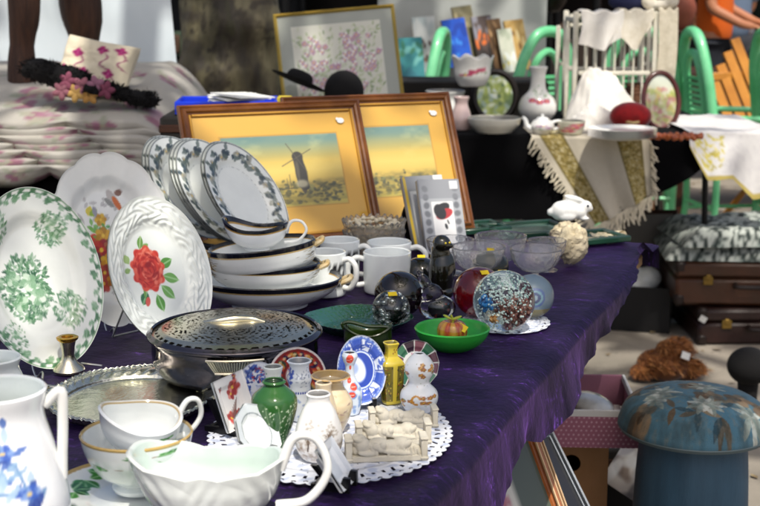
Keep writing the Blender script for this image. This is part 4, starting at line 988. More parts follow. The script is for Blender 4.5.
def bub(n): return speck(['#e8e8e8', '#50504c', '#a8a8a4'], '#1b1b1a', .9, 6, 9)(n)
t, r, z = weight('clear paperweight full of large bubbles with a yellow sticker', 391, 309, 19, st=(R(-80), R(25)))
q = np.random.default_rng(5); bs = []
for k in range(46):
    n = q.normal(size=3); n /= np.linalg.norm(n); bs.append(xf(ball(r*.17, r*.17, r*.14, nu=12, nv=8), n*r*.72))
mk('bubbles', join(*bs), mat('bubble_silver', '#c8cac8', .05, metal=.9), t, loc=(0, 0, z)); mk('core', ball(r*.55), black_glass, t, loc=(0, 0, z))
weight('deep red glass paperweight pitted with bubbles', 479, 292, 26, m=mat('ruby_glass', '#8a0a16', .05, trans=.5, coat=.7, c2='#6a0612', vscale=60, bump=.2, bscale=90, voro=True), st=(R(-70), R(30)), flat=.97)
def big(n):
    c = np.ones((len(n), 3))*hx('#b9cfc9'); s1 = vnoise(n[:, 0]*16+50, n[:, 2]*16+60+n[:, 1]*9, 4); s2 = vnoise(n[:, 0]*3+9, n[:, 2]*3+7, 8); s3 = vnoise(n[:, 0]*11+70, n[:, 2]*11+30, 14)
    c[(s3 > .7)] = hx('#7fa8a4'); c[s1 > .66] = hx('#eef4f0')
    m = (n[:, 0] > -.1) & (n[:, 2] < .35) & (np.hypot(n[:, 0]-.35, n[:, 2]+.2) < .62); c[m & (s1 > .3)] = hx('#5a2428'); c[m & (s1 > .55)] = hx('#d8c8b8'); c[m & (s3 > .72)] = hx('#8a3a30')
    m = np.hypot(n[:, 0]+.7, n[:, 2]-.05) < .3; c[m & (s1 > .45)] = hx('#2a78b0'); c[np.hypot(n[:, 0]+.45, n[:, 2]+.5) < .16] = hx('#d9a06a')
    c[(n[:, 2] < -.72)] = hx('#6a8a5a'); return c
t, r, z = weight('large clear paperweight with silver bubbles and dark red centre', 504, 301, 31, m=mat('bubble_glass', '#e6f4f0', .02, trans=1, ior=1.35), st=(R(95), R(28)))
def specks(name, c0, rad, n, s_, m, seed, shell=False):
    q = np.random.default_rng(seed); L = []
    for k in range(n):
        d_ = q.normal(size=3); d_ /= np.linalg.norm(d_); d_ = np.array(c0)+d_*np.array(rad)*(1 if shell else q.uniform()**.4); s1 = s_*q.uniform(.5, 1.5)
        L.append(xf(ball(s1, s1*.8, s1*.8, nu=8, nv=6), d_*r, (q.uniform(0, 3), q.uniform(0, 3), 0)))
    mk(name, join(*L), m, t, loc=(0, 0, z))
specks('silver_bubbles', (0, 0, .05), (.8, .8, .8), 420, r*.03, mat('bubble_white', '#eaf4f2', .2, coat=.5), 1)
specks('fine_bubbles', (.05, .1, .25), (.7, .6, .55), 240, r*.02, mat('bubble_aqua', '#a8c8c4', .2, coat=.5), 2)
specks('red_inclusion', (.22, 0, -.22), (.42, .4, .36), 170, r*.055, mat('maroon_enamel', '#5a1a20', .3, c2='#a87060', vscale=160, coat=.5), 3)
specks('blue_inclusion', (-.5, -.2, -.02), (.2, .2, .22), 40, r*.06, mat('blue_enamel', '#2a7ac0', .3, coat=.5), 4); specks('amber_inclusion', (-.3, -.35, -.42), (.1, .1, .12), 14, r*.06, mat('amber_enamel', '#d89a5a', .3, coat=.5), 5)
def irid(n):
    c = np.ones((len(n), 3))*hx('#8fa8b4'); r_ = np.hypot(n[:, 0]-.1, n[:, 2]-.1); c[r_ < .55] = hx('#5a7ac0'); c[(r_ < .42)] = hx('#9ad0d8'); c[r_ < .3] = hx('#2a3f8a'); c[r_ < .14] = hx('#cfe4e8'); c[n[:, 2] < -.6] = hx('#c8a83a'); return c
weight('pale blue glass paperweight half hidden behind the large clear one', 532, 296, 22, core=irid, core_s=.72, m=mat('iridescent_glass', '#dfeaf4', .03, trans=.9, ior=1.42))
weight('dark smoked paperweight behind the deep red one', 490, 266, 19, m=mat('smoke_green', '#3a4238', .05, trans=.5, coat=.5), st=(R(-90), R(18)), flat=.85)
weight('black glass paperweight behind the glass bird with a yellow sticker', 421, 273, 19, m=black_glass, st=(R(-90), R(18)), flat=.85)
# the glass bird
p = W(441, 300); s_ = mpp(p)
t = thing('glass_bird', 'tall black glass bird with a rounded head', 'ornament', p+Vector((0, 0, .001)))
E = [((0, 0, 26), (13, 14, 27)), ((-1, 0, 44), (10, 10, 18)), ((0, -1, 57), (9.3, 10, 9)), ((6, -2, 56), (6, 4, 3.4), (0, .3, 0)), ((1, 0, 8), (12, 14, 9)), ((-9, 6, 14), (8, 7, 12), (0, .5, 0)), ((10, 0, 36), (4, 6, 12), (0, -.2, 0))]
lump('body', [(tuple(np.array(e[0])*s_), tuple(np.array(e[1])*s_))+tuple(e[2:]) for e in E], .0016, mat('olive_black_glass', '#15150d', .05, spec=.6, coat=.6), t, smooth_it=4)
for s in (-1, 1): mk('eye', ball(.0018), mat('bird_eye', '#c8b23a', .2), t, loc=(3.5*s_, -9.6*s_, 59*s_) if s < 0 else (7.6*s_, -6.5*s_, 59*s_))
# clear fin shaped paperweight with dark core
p = W(437, 319); s_ = mpp(p)
t = thing('fin_paperweight', 'clear glass fin shaped paperweight with a dark swirl in its foot', 'paperweight', p)
E = [((0, 0, 12), (19, 13, 13)), ((-5, 0, 24), (12, 10, 13), (0, -.5, 0)), ((-12, 0, 37), (6, 6, 11), (0, -.55, 0)), ((-17, 0, 45), (3, 3, 6), (0, -.6, 0))]
lump('glass_body', [(tuple(np.array(e[0])*s_), tuple(np.array(e[1])*s_))+tuple(e[2:]) for e in E], .0015, glass(), t, smooth_it=6)
gc = ball(10*s_, 6*s_, 7*s_, nu=60, nv=36); mk('core', gc, mat('paperweight_core', rough=.35, attr=True), t, loc=(2*s_, 0, 11*s_), cols=speck(['#7a2a24', '#2a4a6a', '#4a6a3a'], '#14181a', .25, 5, 5)(gc[0]/(13*s_)))
# ================================================================ ice cream glasses, crystal bowls
def coupe(label, cx, py, ytop, hw, ybowl):
    p = W(cx, py); s_ = mpp(p); h = zt(p, ytop)-TBL; hb = zt(p, ybowl)-TBL; r = hw*s_
    prof = [(r*.55, 0), (r*.56, .0025), (r*.2, .006), (r*.13, hb*.5), (r*.16, hb), (r*.55, hb+(h-hb)*.12), (r*.85, hb+(h-hb)*.45), (r*.97, hb+(h-hb)*.8), (r, h)]
    g, inf = vessel(prof, .0024, 72, k=6, floor=hb+.004, rim=lambda th, w: (1+.012*np.cos(th*16)*np.clip(1.4-w, 0, 1)*np.clip(w*3, 0, 1), 0*th))
    t = thing('glass_coupe', label, 'glass dish', p+Vector((0, 0, .001)), 0, 'footed glass dessert dishes')
    mk('bowl', g, mat('coupe_glass', '#ffffff', .05, trans=.93, ior=1.45, bump=.15, bscale=120, voro=True, spec=.8), t); return t
coupe('footed glass dish standing clear at the table edge', 535, 287, 249, 26, 273)
coupe('footed glass dish behind the deep red paperweight', 478, 288, 247, 27, 272)
coupe('footed glass dish beside the glass bird', 450, 274, 240, 24, 262)
coupe('footed glass dish second row, between two others', 500, 276, 236, 26, 262)
coupe('footed glass dish by the lace shells', 546, 271, 241, 20, 262)
pc = W(374, 258)
def crystal(label, z, r, h, m):
    prof = [(r*.6, 0), (r*.68, .002), (r*.9, h*.4), (r*.97, h*.8), (r, h)]
    g, inf = vessel(prof, .004, 128, k=7, rim=lambda th, w: (1+.03*np.cos(th*26)*np.sin(np.clip(w, 0, 1)*math.pi*2.5), .003*w**4*np.cos(th*26)))
    o = mk('crystal_bowl', g, m, loc=pc+Vector((0, 0, z))); return tag(o, label, 'bowl', 'nested cut crystal bowls')
cg = mat('cut_crystal', '#efece2', .06, trans=.86, ior=1.5, bump=.5, bscale=110, voro=True, spec=.6)
s_ = mpp(pc); crystal('lower cut crystal bowl behind the mugs', 0.001, 31*s_, .050, cg); crystal('upper cut crystal bowl nested over another behind the mugs', .022, 31.5*s_, .050, cg)
q = np.random.default_rng(2); bd = []
for k in range(70):
    an = k*.36; rr = 22*s_*(1-.25*math.sin(k*.17)); bd.append(xf(ball(.0045, nu=10, nv=6), (rr*math.cos(an), rr*math.sin(an), .0665+.003*math.sin(k*.9))))
bd.append(tube([(22*s_*(1-.25*math.sin(k*.17))*math.cos(k*.36), 22*s_*(1-.25*math.sin(k*.17))*math.sin(k*.36), .0665+.003*math.sin(k*.9)) for k in range(70)], .0012, 5))
tag(mk('pearl_necklace', join(*bd), mat('pearl', '#dcd2b8', .2, coat=.6), loc=pc), 'pearl necklace heaped in the upper crystal bowl', 'necklace')
# ================================================================ the two windmill pictures and the plastic cases
def moulding(w_, h_, fw, d, m, t, name='frame_side'):
    """four mitred lengths of stepped wood"""
    pr = [(0, 0), (0, d*.55), (fw*.18, d*.7), (fw*.3, d*.55), (fw*.5, d), (fw*.68, d*.9), (fw*.78, d*.55), (fw*.9, d*.5), (fw, d*.3), (fw, 0)]
    C = [(-w_/2, 0), (w_/2, 0), (w_/2, h_), (-w_/2, h_)]; inn = [(1, 1), (-1, 1), (-1, -1), (1, -1)]
    for k in range(4):
        a, b = C[k], C[(k+1) % 4]; ia, ib = inn[k], inn[(k+1) % 4]; V = []
        for (x, y), (ix, iy) in ((a, ia), (b, ib)):
            for o_, z in pr: V.append((x+ix*o_, y+iy*o_, z))
        n = len(pr); Fq = [(i, (i+1) % n, n+(i+1) % n, n+i) for i in range(n)]+[tuple(range(n))[::-1], tuple(range(n, 2*n))]
        mk(name, (np.array(V), Fq, np.zeros((2*n, 2))), m, t, sharp=25)
def picture(name, label, p, th, ph, w_, h_, fw, d, cv, m, group=None, spin=0, cat='framed picture', nx=220, coat=True, glare=.5):
    t = thing(name, label, cat, group=group, mw=facing(p, th, ph, spin)); moulding(w_, h_, fw, d, m, t)
    if fw > .02:
        gs = mat('gold_slip', '#b98a3a', .35, metal=.5); q4 = fw*.92
        for s in (-1, 1): mk('gold_slip', box(.005, h_-2*q4, .006, (s*(w_/2-q4-.002), h_/2, d*.42), .001), gs, t)
        for y in (q4+.002, h_-q4-.002): mk('gold_slip', box(w_-2*q4-.011, .005, .006, (0, y, d*.42), .001), gs, t)
    W2, H2 = w_-fw*1.6, h_-fw*1.6; ny = int(nx*H2/W2)
    g = grid(nx, ny, lambda U, V: ((U-.5)*W2, fw*.8+V*H2, d*.32+0*U))
    mk('print', g, mat('print_under_glass' if coat else 'print_matte', rough=.55, attr=True, coat=.9 if coat else 0), t, cols=cv.sample(g[2][:, 0]*cv.w, g[2][:, 1]*cv.h))
    mk('backing', box(w_-fw*.4, h_-fw*.4, .003, (0, h_/2, .002)), mat('backing_board', '#6a5236', .8), t)
    return t
framewood = mat('reddish_frame_wood', '#63361a', .3, c2='#8f5a2a', vscale=14, stretch=(1, 1, 1), coat=.3)
def windmill(seed, W2=.32, H2=.26, mill=True):
    cv = Cv(W2, H2, 1200, '#d0a036'); q = np.random.default_rng(seed)
    cv.field(lambda X, Y: fbm(X*9, Y*9, seed)*.55, '#cc9a30'); cv.field(lambda X, Y: np.clip(fbm(X*5+3, Y*5, seed+4)*2-1, 0, 1)*.5, '#dcb858')
    x0, x1, y0, y1 = W2*.17, W2*.87, H2*.24, H2*.80
    inside = lambda X, Y: ((X > x0) & (X < x1) & (Y > y0) & (Y < y1))
    fr = lambda Y: (Y-y0)/(y1-y0)
    cv.field(lambda X, Y: ((X > x0-.003) & (X < x1+.003) & (Y > y0-.003) & (Y < y1+.003))*1., '#b5892c')
    cv.field(lambda X, Y: inside(X, Y)*1., '#c2a548')
    cv.field(lambda X, Y: inside(X, Y)*np.clip((fr(Y)-.62)*3.4, 0, 1), '#6f8878'); cv.field(lambda X, Y: inside(X, Y)*np.clip((fr(Y)-.82)*5, 0, 1)*fbm(X*20, Y*60, seed), '#487478')
    cv.field(lambda X, Y: inside(X, Y)*np.clip(1-np.abs(fr(Y)-.5)*5, 0, 1)*.6, '#dcc468'); cv.field(lambda X, Y: inside(X, Y)*np.clip((.3-fr(Y))*4, 0, 1)*.8, '#b5a544')
    gx = x0+(x1-x0)*.64; gy = y0+(y1-y0)*.29
    cv.field(lambda X, Y: inside(X, Y)*np.clip(1-np.abs(fr(Y)-.27)*9, 0, 1)*np.clip((X-x0)/(x1-x0)*1.6-.2, 0, 1)*np.clip(fbm(X*70, Y*150, seed+9)*2.2-.55, 0, 1), '#3f4226')
    cv.field(lambda X, Y: inside(X, Y)*np.clip(.22-fr(Y), 0, 1)*5*np.clip(fbm(X*40, Y*190, seed+19)*2.4-.9, 0, 1)*.8, '#7a7a3a')
    cv.field(lambda X, Y: inside(X, Y)*np.clip(fbm(X*26, Y*40, seed+29)*2.2-1.1, 0, 1)*.5*np.clip(fr(Y)*2-.6, 0, 1), '#e6d890')
    for k in range(160):
        x, y = q.uniform(x0+(x1-x0)*.38, x1-.004), gy-.012+q.normal()*.010-.01*abs(q.normal())
        if y > y0+.004: cv.ell(x, y, .005*q.uniform(.4, 1.2), .0025, q.normal()*.4, ['#3a3c22', '#4d4c26', '#282e1a', '#5f5c2e', '#7c7c44', '#333c30'][q.integers(6)], .75, .6)
    for k in range(60): cv.line([(q.uniform(x0+.01, x1-.02), gy-.02*q.uniform(.6, 2)), (q.uniform(x0+.01, x1-.02), gy-.02*q.uniform(.6, 2))], .0004, '#8a7a34', .5)
    if mill:
        cv.leaf(gx+.001, gy-.02, .085, .0115, 1.60, '#3f3a2c', .95); cv.line([(gx, gy), (gx-.003, gy+.056)], .0095, '#38342a'); cv.line([(gx+.004, gy-.004), (gx-.001, gy+.056)], .0075, '#27251d'); cv.ell(gx-.003, gy+.058, .0105, .0105, 0, '#25231b'); cv.ell(gx-.006, gy+.03, .003, .02, 0, '#5a5440', .7, .6)
        cv.ell(gx-.002, gy+.002, .012, .008, 0, '#a9a48a', .8, .6)
        for an in (.5, 2.07, 3.64, 5.2): cv.line([(gx-.005, gy+.056), (gx-.005+math.cos(an)*.034, gy+.056+math.sin(an)*.034)], .0009, '#4a4434', .85)
        for x, h in ((gx-.024, .03), (gx-.03, .022)): cv.line([(x, gy-.008), (x, gy-.008+h)], .0005, '#4a4430')
        cv.line([(x0+.01, gy-.012), (gx-.02, gy-.006)], .0012, '#4c4628')
    else:
        cv.ell(x0+.022, gy+.014, .02, .016, 0, '#4a3f2c', .9, .4); cv.ell(x0+.05, gy+.006, .03, .008, 0, '#3c3a24', .9, .5)
    return cv
FW, FH = .385, .300; th1, ph1 = R(24), R(26)
br = W(383, 242); r_ = Vector((math.cos(th1), math.sin(th1), 0)); pcn = br-r_*(FW/2)+Vector((0, 0, .006))
pic1 = picture('windmill_picture', 'gilt mounted windmill landscape in a brown frame behind the tureens', pcn, th1, ph1, FW, FH, .022, .016, windmill(3), framewood, 'framed gilt landscapes leaning together', nx=300)
mk('price_dot', join(xf(ball(.008, .006, .001), (.1435, .255, .008)), ball(.0035, .0035, .0012, (.137, .258, .0085))), mat('white_paper', '#e8e8e2', .8), pic1)
br2 = W(472, 232); p2 = br2-r_*(FW*.98/2)+Vector((0, 0, .006))
pic2 = picture('river_picture', 'gilt mounted riverside landscape partly hidden behind the plastic cases', p2, th1*.9, R(27), FW*.98, FH*1.03, .022, .016, windmill(8, mill=False), framewood, 'framed gilt landscapes leaning together', nx=260)
mk('price_dot', join(xf(ball(.008, .006, .001), (.1435, .262, .008)), ball(.0035, .0035, .0012, (.137, .265, .0085))), mat('white_paper', '#e8e8e2', .8), pic2)
def case(label, p, th, ph, w_, h_, cvp, spin=0):
    t = thing('plastic_case', label, 'plastic case', group='grey plastic cases leaning on the pictures', mw=facing(p, th, ph, spin))
    mk('shell', box(w_, h_, .012, (0, h_/2, -.007), .002), mat('grey_plastic', '#8f9296', .2, coat=.6), t)
    g = grid(70, 110, lambda U, V: ((U-.5)*w_*.98, h_*.01+V*h_*.98, .0006+0*U)); mk('insert', g, mat('print_under_glass', rough=.55, attr=True, coat=.9), t, cols=cvp.sample(g[2][:, 0]*w_, g[2][:, 1]*h_))
    return t
w_, h_ = .088, .150; cv = Cv(w_, h_, 1200, '#a5a8ac'); q = np.random.default_rng(3)
for k in range(8):
    for s in (.012, w_-.012): cv.ell(s, .012+k*.017, .007, .006, q.uniform(0, 3), '#5a5d62', .8, .5)
cv.field(lambda X, Y: ((X > .022) & (X < w_-.02) & (Y > .006) & (Y < h_*.70))*1., '#e6e6e4'); cv.field(lambda X, Y: (Y > h_*.74)*1., '#7d8085', .6)
cv.ell(w_*.5, h_*.60, .018, .010, .5, '#1c1c1e'); cv.ell(w_*.54, h_*.53, .019, .010, .35, '#b02a2e'); cv.ell(w_*.44, h_*.56, .012, .016, .4, '#202022')
cv.ell(w_*.55, h_*.36, .003, .006, .2, '#2a2a2c'); cv.line([(w_*.6, h_*.44), (w_*.62, h_*.40)], .0015, '#2a2a2a'); cv.ell(w_*.42, h_*.14, .004, .010, 0, '#3a3a3c'); cv.ell(w_*.48, h_*.08, .006, .006, 0, '#5a5a5c')
cv.field(lambda X, Y: ((X > w_-.022) & (X < w_-.004) & (Y > h_-.02) & (Y < h_-.004))*1., '#dcdcdc')
pc1 = W(448, 256)+Vector((0, 0, .004)); case('grey plastic case with a picture of a red and black hat', pc1, R(22), R(24), w_, h_, cv, R(-2))
cv2 = Cv(w_, h_, 600, '#85888c'); cv2.field(lambda X, Y: ((X > .01) & (X < w_-.01) & (Y < h_*.8))*1., '#b9bbbd'); cv2.field(lambda X, Y: (X < .006)*1., '#d8b83c'); cv2.field(lambda X, Y: ((X > w_-.02) & (Y > h_-.018))*1., '#e6e6e2')
case('grey plastic case with yellow spine behind the hat case', pc1+Vector((-.022, .035, .004)), R(24), R(26), w_, h_*1.0, cv2)
p = W(418, 243); tag(mk('black_pouch', xf(ball(.035, .03, .05, nu=24, nv=14), (0, 0, .045)), black_cloth(), loc=p), 'black velvet pouch squeezed between mugs and plastic cases', 'pouch')
# ================================================================ far end of the velvet table
def flatframe(label, cx, cy, w_, d_, rot, c):
    p = W(cx, cy, TBL+.004); t = thing('green_picture', label, 'framed picture', p, rot, 'green framed pictures lying flat')
    gm = mat('green_lacquer_frame', '#1c3f30', .3, coat=.4)
    for s in (-1, 1):
        mk('frame_side', box(w_, .014, .012, (0, s*(d_/2-.007), .006), .002), gm, t); mk('frame_side', box(.014, d_-.029, .012, (s*(w_/2-.007), 0, .006), .002), gm, t)
    mk('pane', box(w_-.03, d_-.03, .004, (0, 0, .004)), mat('pale_print'+c, c, .15, c2='#8fa89a', vscale=12, coat=1), t)
flatframe('green framed picture lying flat beside the china rabbit', 528, 232, .17, .14, R(18), '#5f7a6c')
flatframe('green framed picture lying flat near the big frame corner', 474, 230, .13, .10, R(22), '#33463c')
flatframe('green framed picture lying flat under the lace ornaments', 588, 240, .14, .10, R(24), '#2c4a3e')
p = W(569, 227, TBL+.006); s_ = mpp(p); rabm = mat('rabbit_china', '#e6e6e2', .2, coat=.4)
t = thing('china_rabbit', 'white china rabbit crouching with ears laid back', 'figurine', p+Vector((0, 0, .016)), R(6))
E = [((-3, 0, 9), (15, 10, 11)), ((-9, 0, 9), (10, 10, 10)), ((9, 0, 8), (9, 8, 8)), ((15, 0, 13), (8, 6.5, 6.5)), ((20, 0, 11), (4, 4, 3.5)), ((5, -3, 21), (11, 2.2, 3), (0, .25, 0)), ((5, 3, 21), (11, 2.2, 3), (0, .25, 0)), ((14, -4, 1.5), (6, 2.6, 2.2)), ((14, 4, 1.5), (6, 2.6, 2.2)), ((-19, 0, 8), (4, 4, 4)), ((-4, -7, 4), (9, 4, 4.5)), ((-4, 7, 4), (9, 4, 4.5))]
lump('body', [(tuple(np.array(e[0])*s_), tuple(np.array(e[1])*s_))+tuple(e[2:]) for e in E], .0026, rabm, t, smooth_it=3)
for s in (-1, 1): mk('eye', ball(1.3*s_), mat('dark_eye', '#1a2238', .2), t, loc=(17*s_, s*6.0*s_, 14.5*s_))
shm = mat('lace_shell', '#d8ccb0', .8, c2='#b9ab8c', vscale=60, bump=.8, bscale=140)
def shell(label, cx, py, s, rot, flat=.8):
    p = W(cx, py); g = ball(s, s*.8, s*flat, nu=60, nv=40); n = fbm(g[0][:, 0]/s*5+9, g[0][:, 2]/s*5+g[0][:, 1]/s*4+9, 5); V = g[0]*(1+.5*(n-.5))[:, None]; V[:, 2] -= V[:, 2].min()
    return tag(mk('coral_lump', (V, g[1], g[2]), shm, loc=p, rot=(0, 0, rot)), label, 'coral', 'cream coral and lace ornaments')
shell('knobbly cream coral lump next to the glass coupes', 572, 264, .034, 1.0, 1.1); shell('smaller pale coral lump at the table end', 566, 250, .03, 0, .9)
for k, (cx, cy, L_, lb) in enumerate(((600, 240, .075, 'flat cream lace ornament lying on the velvet by the corner'), (612, 238, .05, 'little pale lace ornament nearest the velvet corner'))):
    g = grid(50, 40, lambda U, V: ((V*L_*(.6+.4*np.sin(U*2*math.pi*3+V*5)))*np.cos(U*2*math.pi), V*L_*.6*np.sin(U*2*math.pi), .006+.006*np.sin(V*9+U*20)+0*U), wrap=True)
    tag(mk('lace_ornament', g, shm, loc=W(cx, cy), rot=(0, 0, .3+k)), lb, 'ornament', 'cream coral and lace ornaments')
spot(W(395, 440), .055); spot(W(312, 402, .83), .03); spot(W(20, 470, .85), .09); spot(W(240, 480, .8), .05); spot(W(540, 430, .70), .05)
# ================================================================ the stall behind: black covered table
BY = 4.57
x0, x1 = D(300, 135, BY).x, D(742, 140, BY).x
hem = [(300, 215), (440, 218), (520, 219), (585, 222), (600, 212), (640, 200), (665, 190), (690, 176), (712, 160), (742, 150)]
hx_ = [D(px, 135, BY).x for px, py in hem]; hz_ = [zt((0, BY, 0), py) for px, py in hem]
def bc(U, V):
    x = x0+U*(x1-x0); k = np.clip((V-.45)/.55, 0, 1); hz = np.interp(x, hx_, hz_)
    y = BY+.95*(1-np.clip(V/.45, 0, 1))-k*.03+.012*np.sin(x*26+k*2)*k
    return x, y, TBL-k*(TBL-hz)-.001*np.sin(x*9)
o = mk('black_tablecloth', grid(140, 60, bc), black_cloth(), sharp=180); tag(o, 'plain black cloth over the stall table behind', 'tablecloth')
xm = (x0+x1)/2; t = thing('stall_table', 'folding table under the plain black cloth with thin black metal legs', 'table', (xm, BY+.47, 0))
mk('table_top', box(x1-x0-.03, .90, .025, (0, 0, TBL-.022), .004), mat('table_board', '#3a3128', .6), t)
bm = mat('black_metal', '#0c0c0d', .4, metal=.3)
for sx in (-1, 1):
    for sy in (-1, 1): mk('leg', tube([(sx*((x1-x0)/2-.11), sy*.40, TBL-.035), (sx*((x1-x0)/2-.09), sy*.42, 0)], .011, 10), bm, t)
B = lambda px, py: W(px, py, TBL+.003)
# --- shawl hanging over the front edge
S0, S1, S2, S3 = (532, 137), (650, 139), (652, 195), (592, 228)
def edgept(px, py): return D(px, py, BY-.055)
A0, A1, A2, A3 = [np.array(edgept(*q_)) for q_ in (S0, S1, S2, S3)]
cv = Cv(1, 1, 420, '#b9b1a0'); cv.field(lambda X, Y: fbm(X*30, Y*30, 3)*.5, '#cfc8b8'); q = np.random.default_rng(4)
for u0, u1 in ((.08, .27), (.72, .92)):
    cv.field(lambda X, Y: ((X > u0) & (X < u1))*1., '#8c7b48'); 
    for k in range(900): cv.ell(q.uniform(u0, u1), q.uniform(), .011, .008, q.uniform(0, 3), ['#a8965a', '#6f6438', '#bfb080', '#95844c', '#cfc49c'][q.integers(5)], .9)
    for e in (u0, u1): cv.field(lambda X, Y: (np.abs(X-e) < .012)*1., '#6a5f38', .8)
cv.field(lambda X, Y: np.clip(np.sin(X*22+Y*3)*.5-.25, 0, 1), '#7f7868', .5)
def shf(U, V):
    P = lambda u, v: (A0[:, None, None]*(1-u)+A1[:, None, None]*u)*(1-v)+(A3[:, None, None]*(1-u)+A2[:, None, None]*u)*v
    k = np.clip((V-.16)/.84, 0, 1); p = P(U, k); top = np.clip(1-V/.16, 0, 1)
    return p[0], p[1]+top*.3+.016*np.sin(U*15)*k*(1-top), p[2]*(1-np.minimum(top*8, 1))+np.minimum(top*8, 1)*(TBL+.004)
g = grid(110, 110, shf); t = thing('fringed_shawl', 'beige shawl with two gold woven bands and fringe hanging off the black table', 'shawl', (0, 0, 0))
mk('cloth', g, cloth_paint(), t, cols=cv.sample(g[2][:, 0], g[2][:, 1]), sharp=180)
fr = []; q = np.random.default_rng(5)
for k in range(130):
    if k < 70: u = k/69; p = A3*(1-u)+A2*u; d_ = np.array([q.normal()*.012, -.01, -q.uniform(.03, .075)])
    else: u = (k-70)/59; p = A0*(1-u)+A3*u if k % 3 else A1*(1-u)+A2*u; s_ = -1 if k % 3 else 1; d_ = np.array([s_*q.uniform(.008, .03), -.005, -q.uniform(.012, .04)])
    fr.append(tube(spl([p, p+d_*.5+q.normal(size=3)*.003, p+d_], 3), .0028, 5))
mk('fringe', join(*fr), mat('fringe_thread', '#cfc6b0', .9), t)
# --- things on the black table
flw = ['#c87a8a', '#b85a70', '#6a8a5a', '#d9a4ae', '#7a9a6a']
def flor(seed, n=8, bg='#dddcd6', ys=(.3, .7), r_=.05, pal=('#c05a74', '#a8405e')):
    cv = Cv(1, 1, 240, bg); q = np.random.default_rng(seed)
    for u in (.75, .68, .82, .2, .45, .05):
        sprig(cv, u, .5+q.normal()*.05, .09, ['#6a8a5a', '#8aa07a'], 12, seed+int(u*10)); cv.flower(u, q.uniform(*ys), r_, pal[0], pal[1], 6)
    return cv
def bvase(name, label, cx, py, rows, cv=None, cat='vase', m=None, **k): return vase(name, label, cx, py, rows, cv, m, cat, zb=TBL+.003, thick=.005, n=48, k=5, **k)
bvase('floral_vase', 'white bottle necked vase with a pink flower band by the green chair', 537, 123, [(123, 10), (121, 12), (113, 18), (106, 19), (98, 16), (91, 9.5), (84, 7.5), (74, 7.5), (67, 9.5)], flor(3, ys=(.38, .46), r_=.04))
bvase('pink_vase', 'small pinkish glazed pitcher beside the gilt picture corner', 461, 130, [(130, 8), (128, 10), (120, 11), (112, 9), (104, 6.5), (97, 8)], Cv(1, 1, 20, '#d0b7b2'), cat='pitcher')
bvase('cream_dish', 'long cream oval dish in front of the round mirror', 494, 132, [(132, 18), (130, 20), (124, 25), (118, 27)], Cv(1, 1, 20, '#dedbcc'), cat='dish')
p = B(542, 134); s_ = mpp(p)
t = thing('teapot', 'little white teapot with a painted flower at the shawl', 'teapot', p); cv = flor(8, ys=(.4, .6), r_=.05, pal=('#8a5a8a', '#b07aa8'))
g, inf = vessel(pxprof(p, [(134, 7), (133, 8), (129, 11.5), (125, 12), (121, 9.5), (119, 6)]), .003, 40, k=5); mk('body', g, china_paint(), t, cols=cv.sample(inf['u'], inf['w']))
mk('lid', lathe(spl([(6.4*s_, 14.5*s_), (5*s_, 16.5*s_), (1.5*s_, 17.5*s_), (1.8*s_, 19*s_), (.001, 20*s_)], 4), 30), china(), t)
mk('spout', tube(spl([(-10*s_, 0, 5*s_), (-15*s_, 0, 8*s_), (-17*s_, 0, 14*s_), (-20*s_, 0, 17*s_)], 5), np.linspace(3.4, 1.6, 16)*s_, 10), china(), t)
mk('handle', tube(spl([(10*s_, 0, 12*s_), (17*s_, 0, 13*s_), (19*s_, 0, 8*s_), (11*s_, 0, 4*s_)], 5), 1.4*s_, 8), china(), t)
bvase('flower_pot', 'small pale pot with pink painted roses by the plates', 571, 134, [(134, 9), (133, 11), (127, 13), (121, 14)], flor(11, ys=(.3, .8), r_=.12, bg='#cfcbb4', pal=('#c8606a', '#d98a94')), cat='pot')
for k in range(5):
    z = k*.0065; pp = B(622, 139)+Vector((0, 0, z)); r = 33*mpp(pp)
    g = lathe(spl([(.001, .003), (r*.55, .003), (r*.7, .005), (r, .012), (r*.99, .0105), (r*.6, 0), (.001, 0)], 4), 64)
    lb = ['lowest white dinner plate of the pile beside the red cushion', 'second white dinner plate up from the bottom of its pile', 'middle white dinner plate of its pile of five', 'white dinner plate just below the top of its pile', 'top white dinner plate of the pile beside the red cushion'][k]
    tag(mk('dinner_plate', g, china(), loc=pp), lb, 'plate', 'pile of white dinner plates')
# cup stack of beads
bd = []; q = np.random.default_rng(3); bp_ = np.array([(.075*math.cos(k*.5)*(1-.3*math.sin(k*.11)), .03*math.sin(k*.5)+.01*math.sin(k), .009+.004*math.sin(k*1.7)) for k in range(60)])
for k in range(60): bd.append(xf(ball(.009, nu=10, nv=7), bp_[k]))
bd.append(tube(bp_, .002, 5))
tag(mk('bead_necklace', join(*bd), mat('amber_beads', '#8a3a1c', .25, c2='#b8622c', vscale=50, coat=.4), loc=B(674, 139)), 'heap of reddish brown beads below the oval picture', 'necklace')
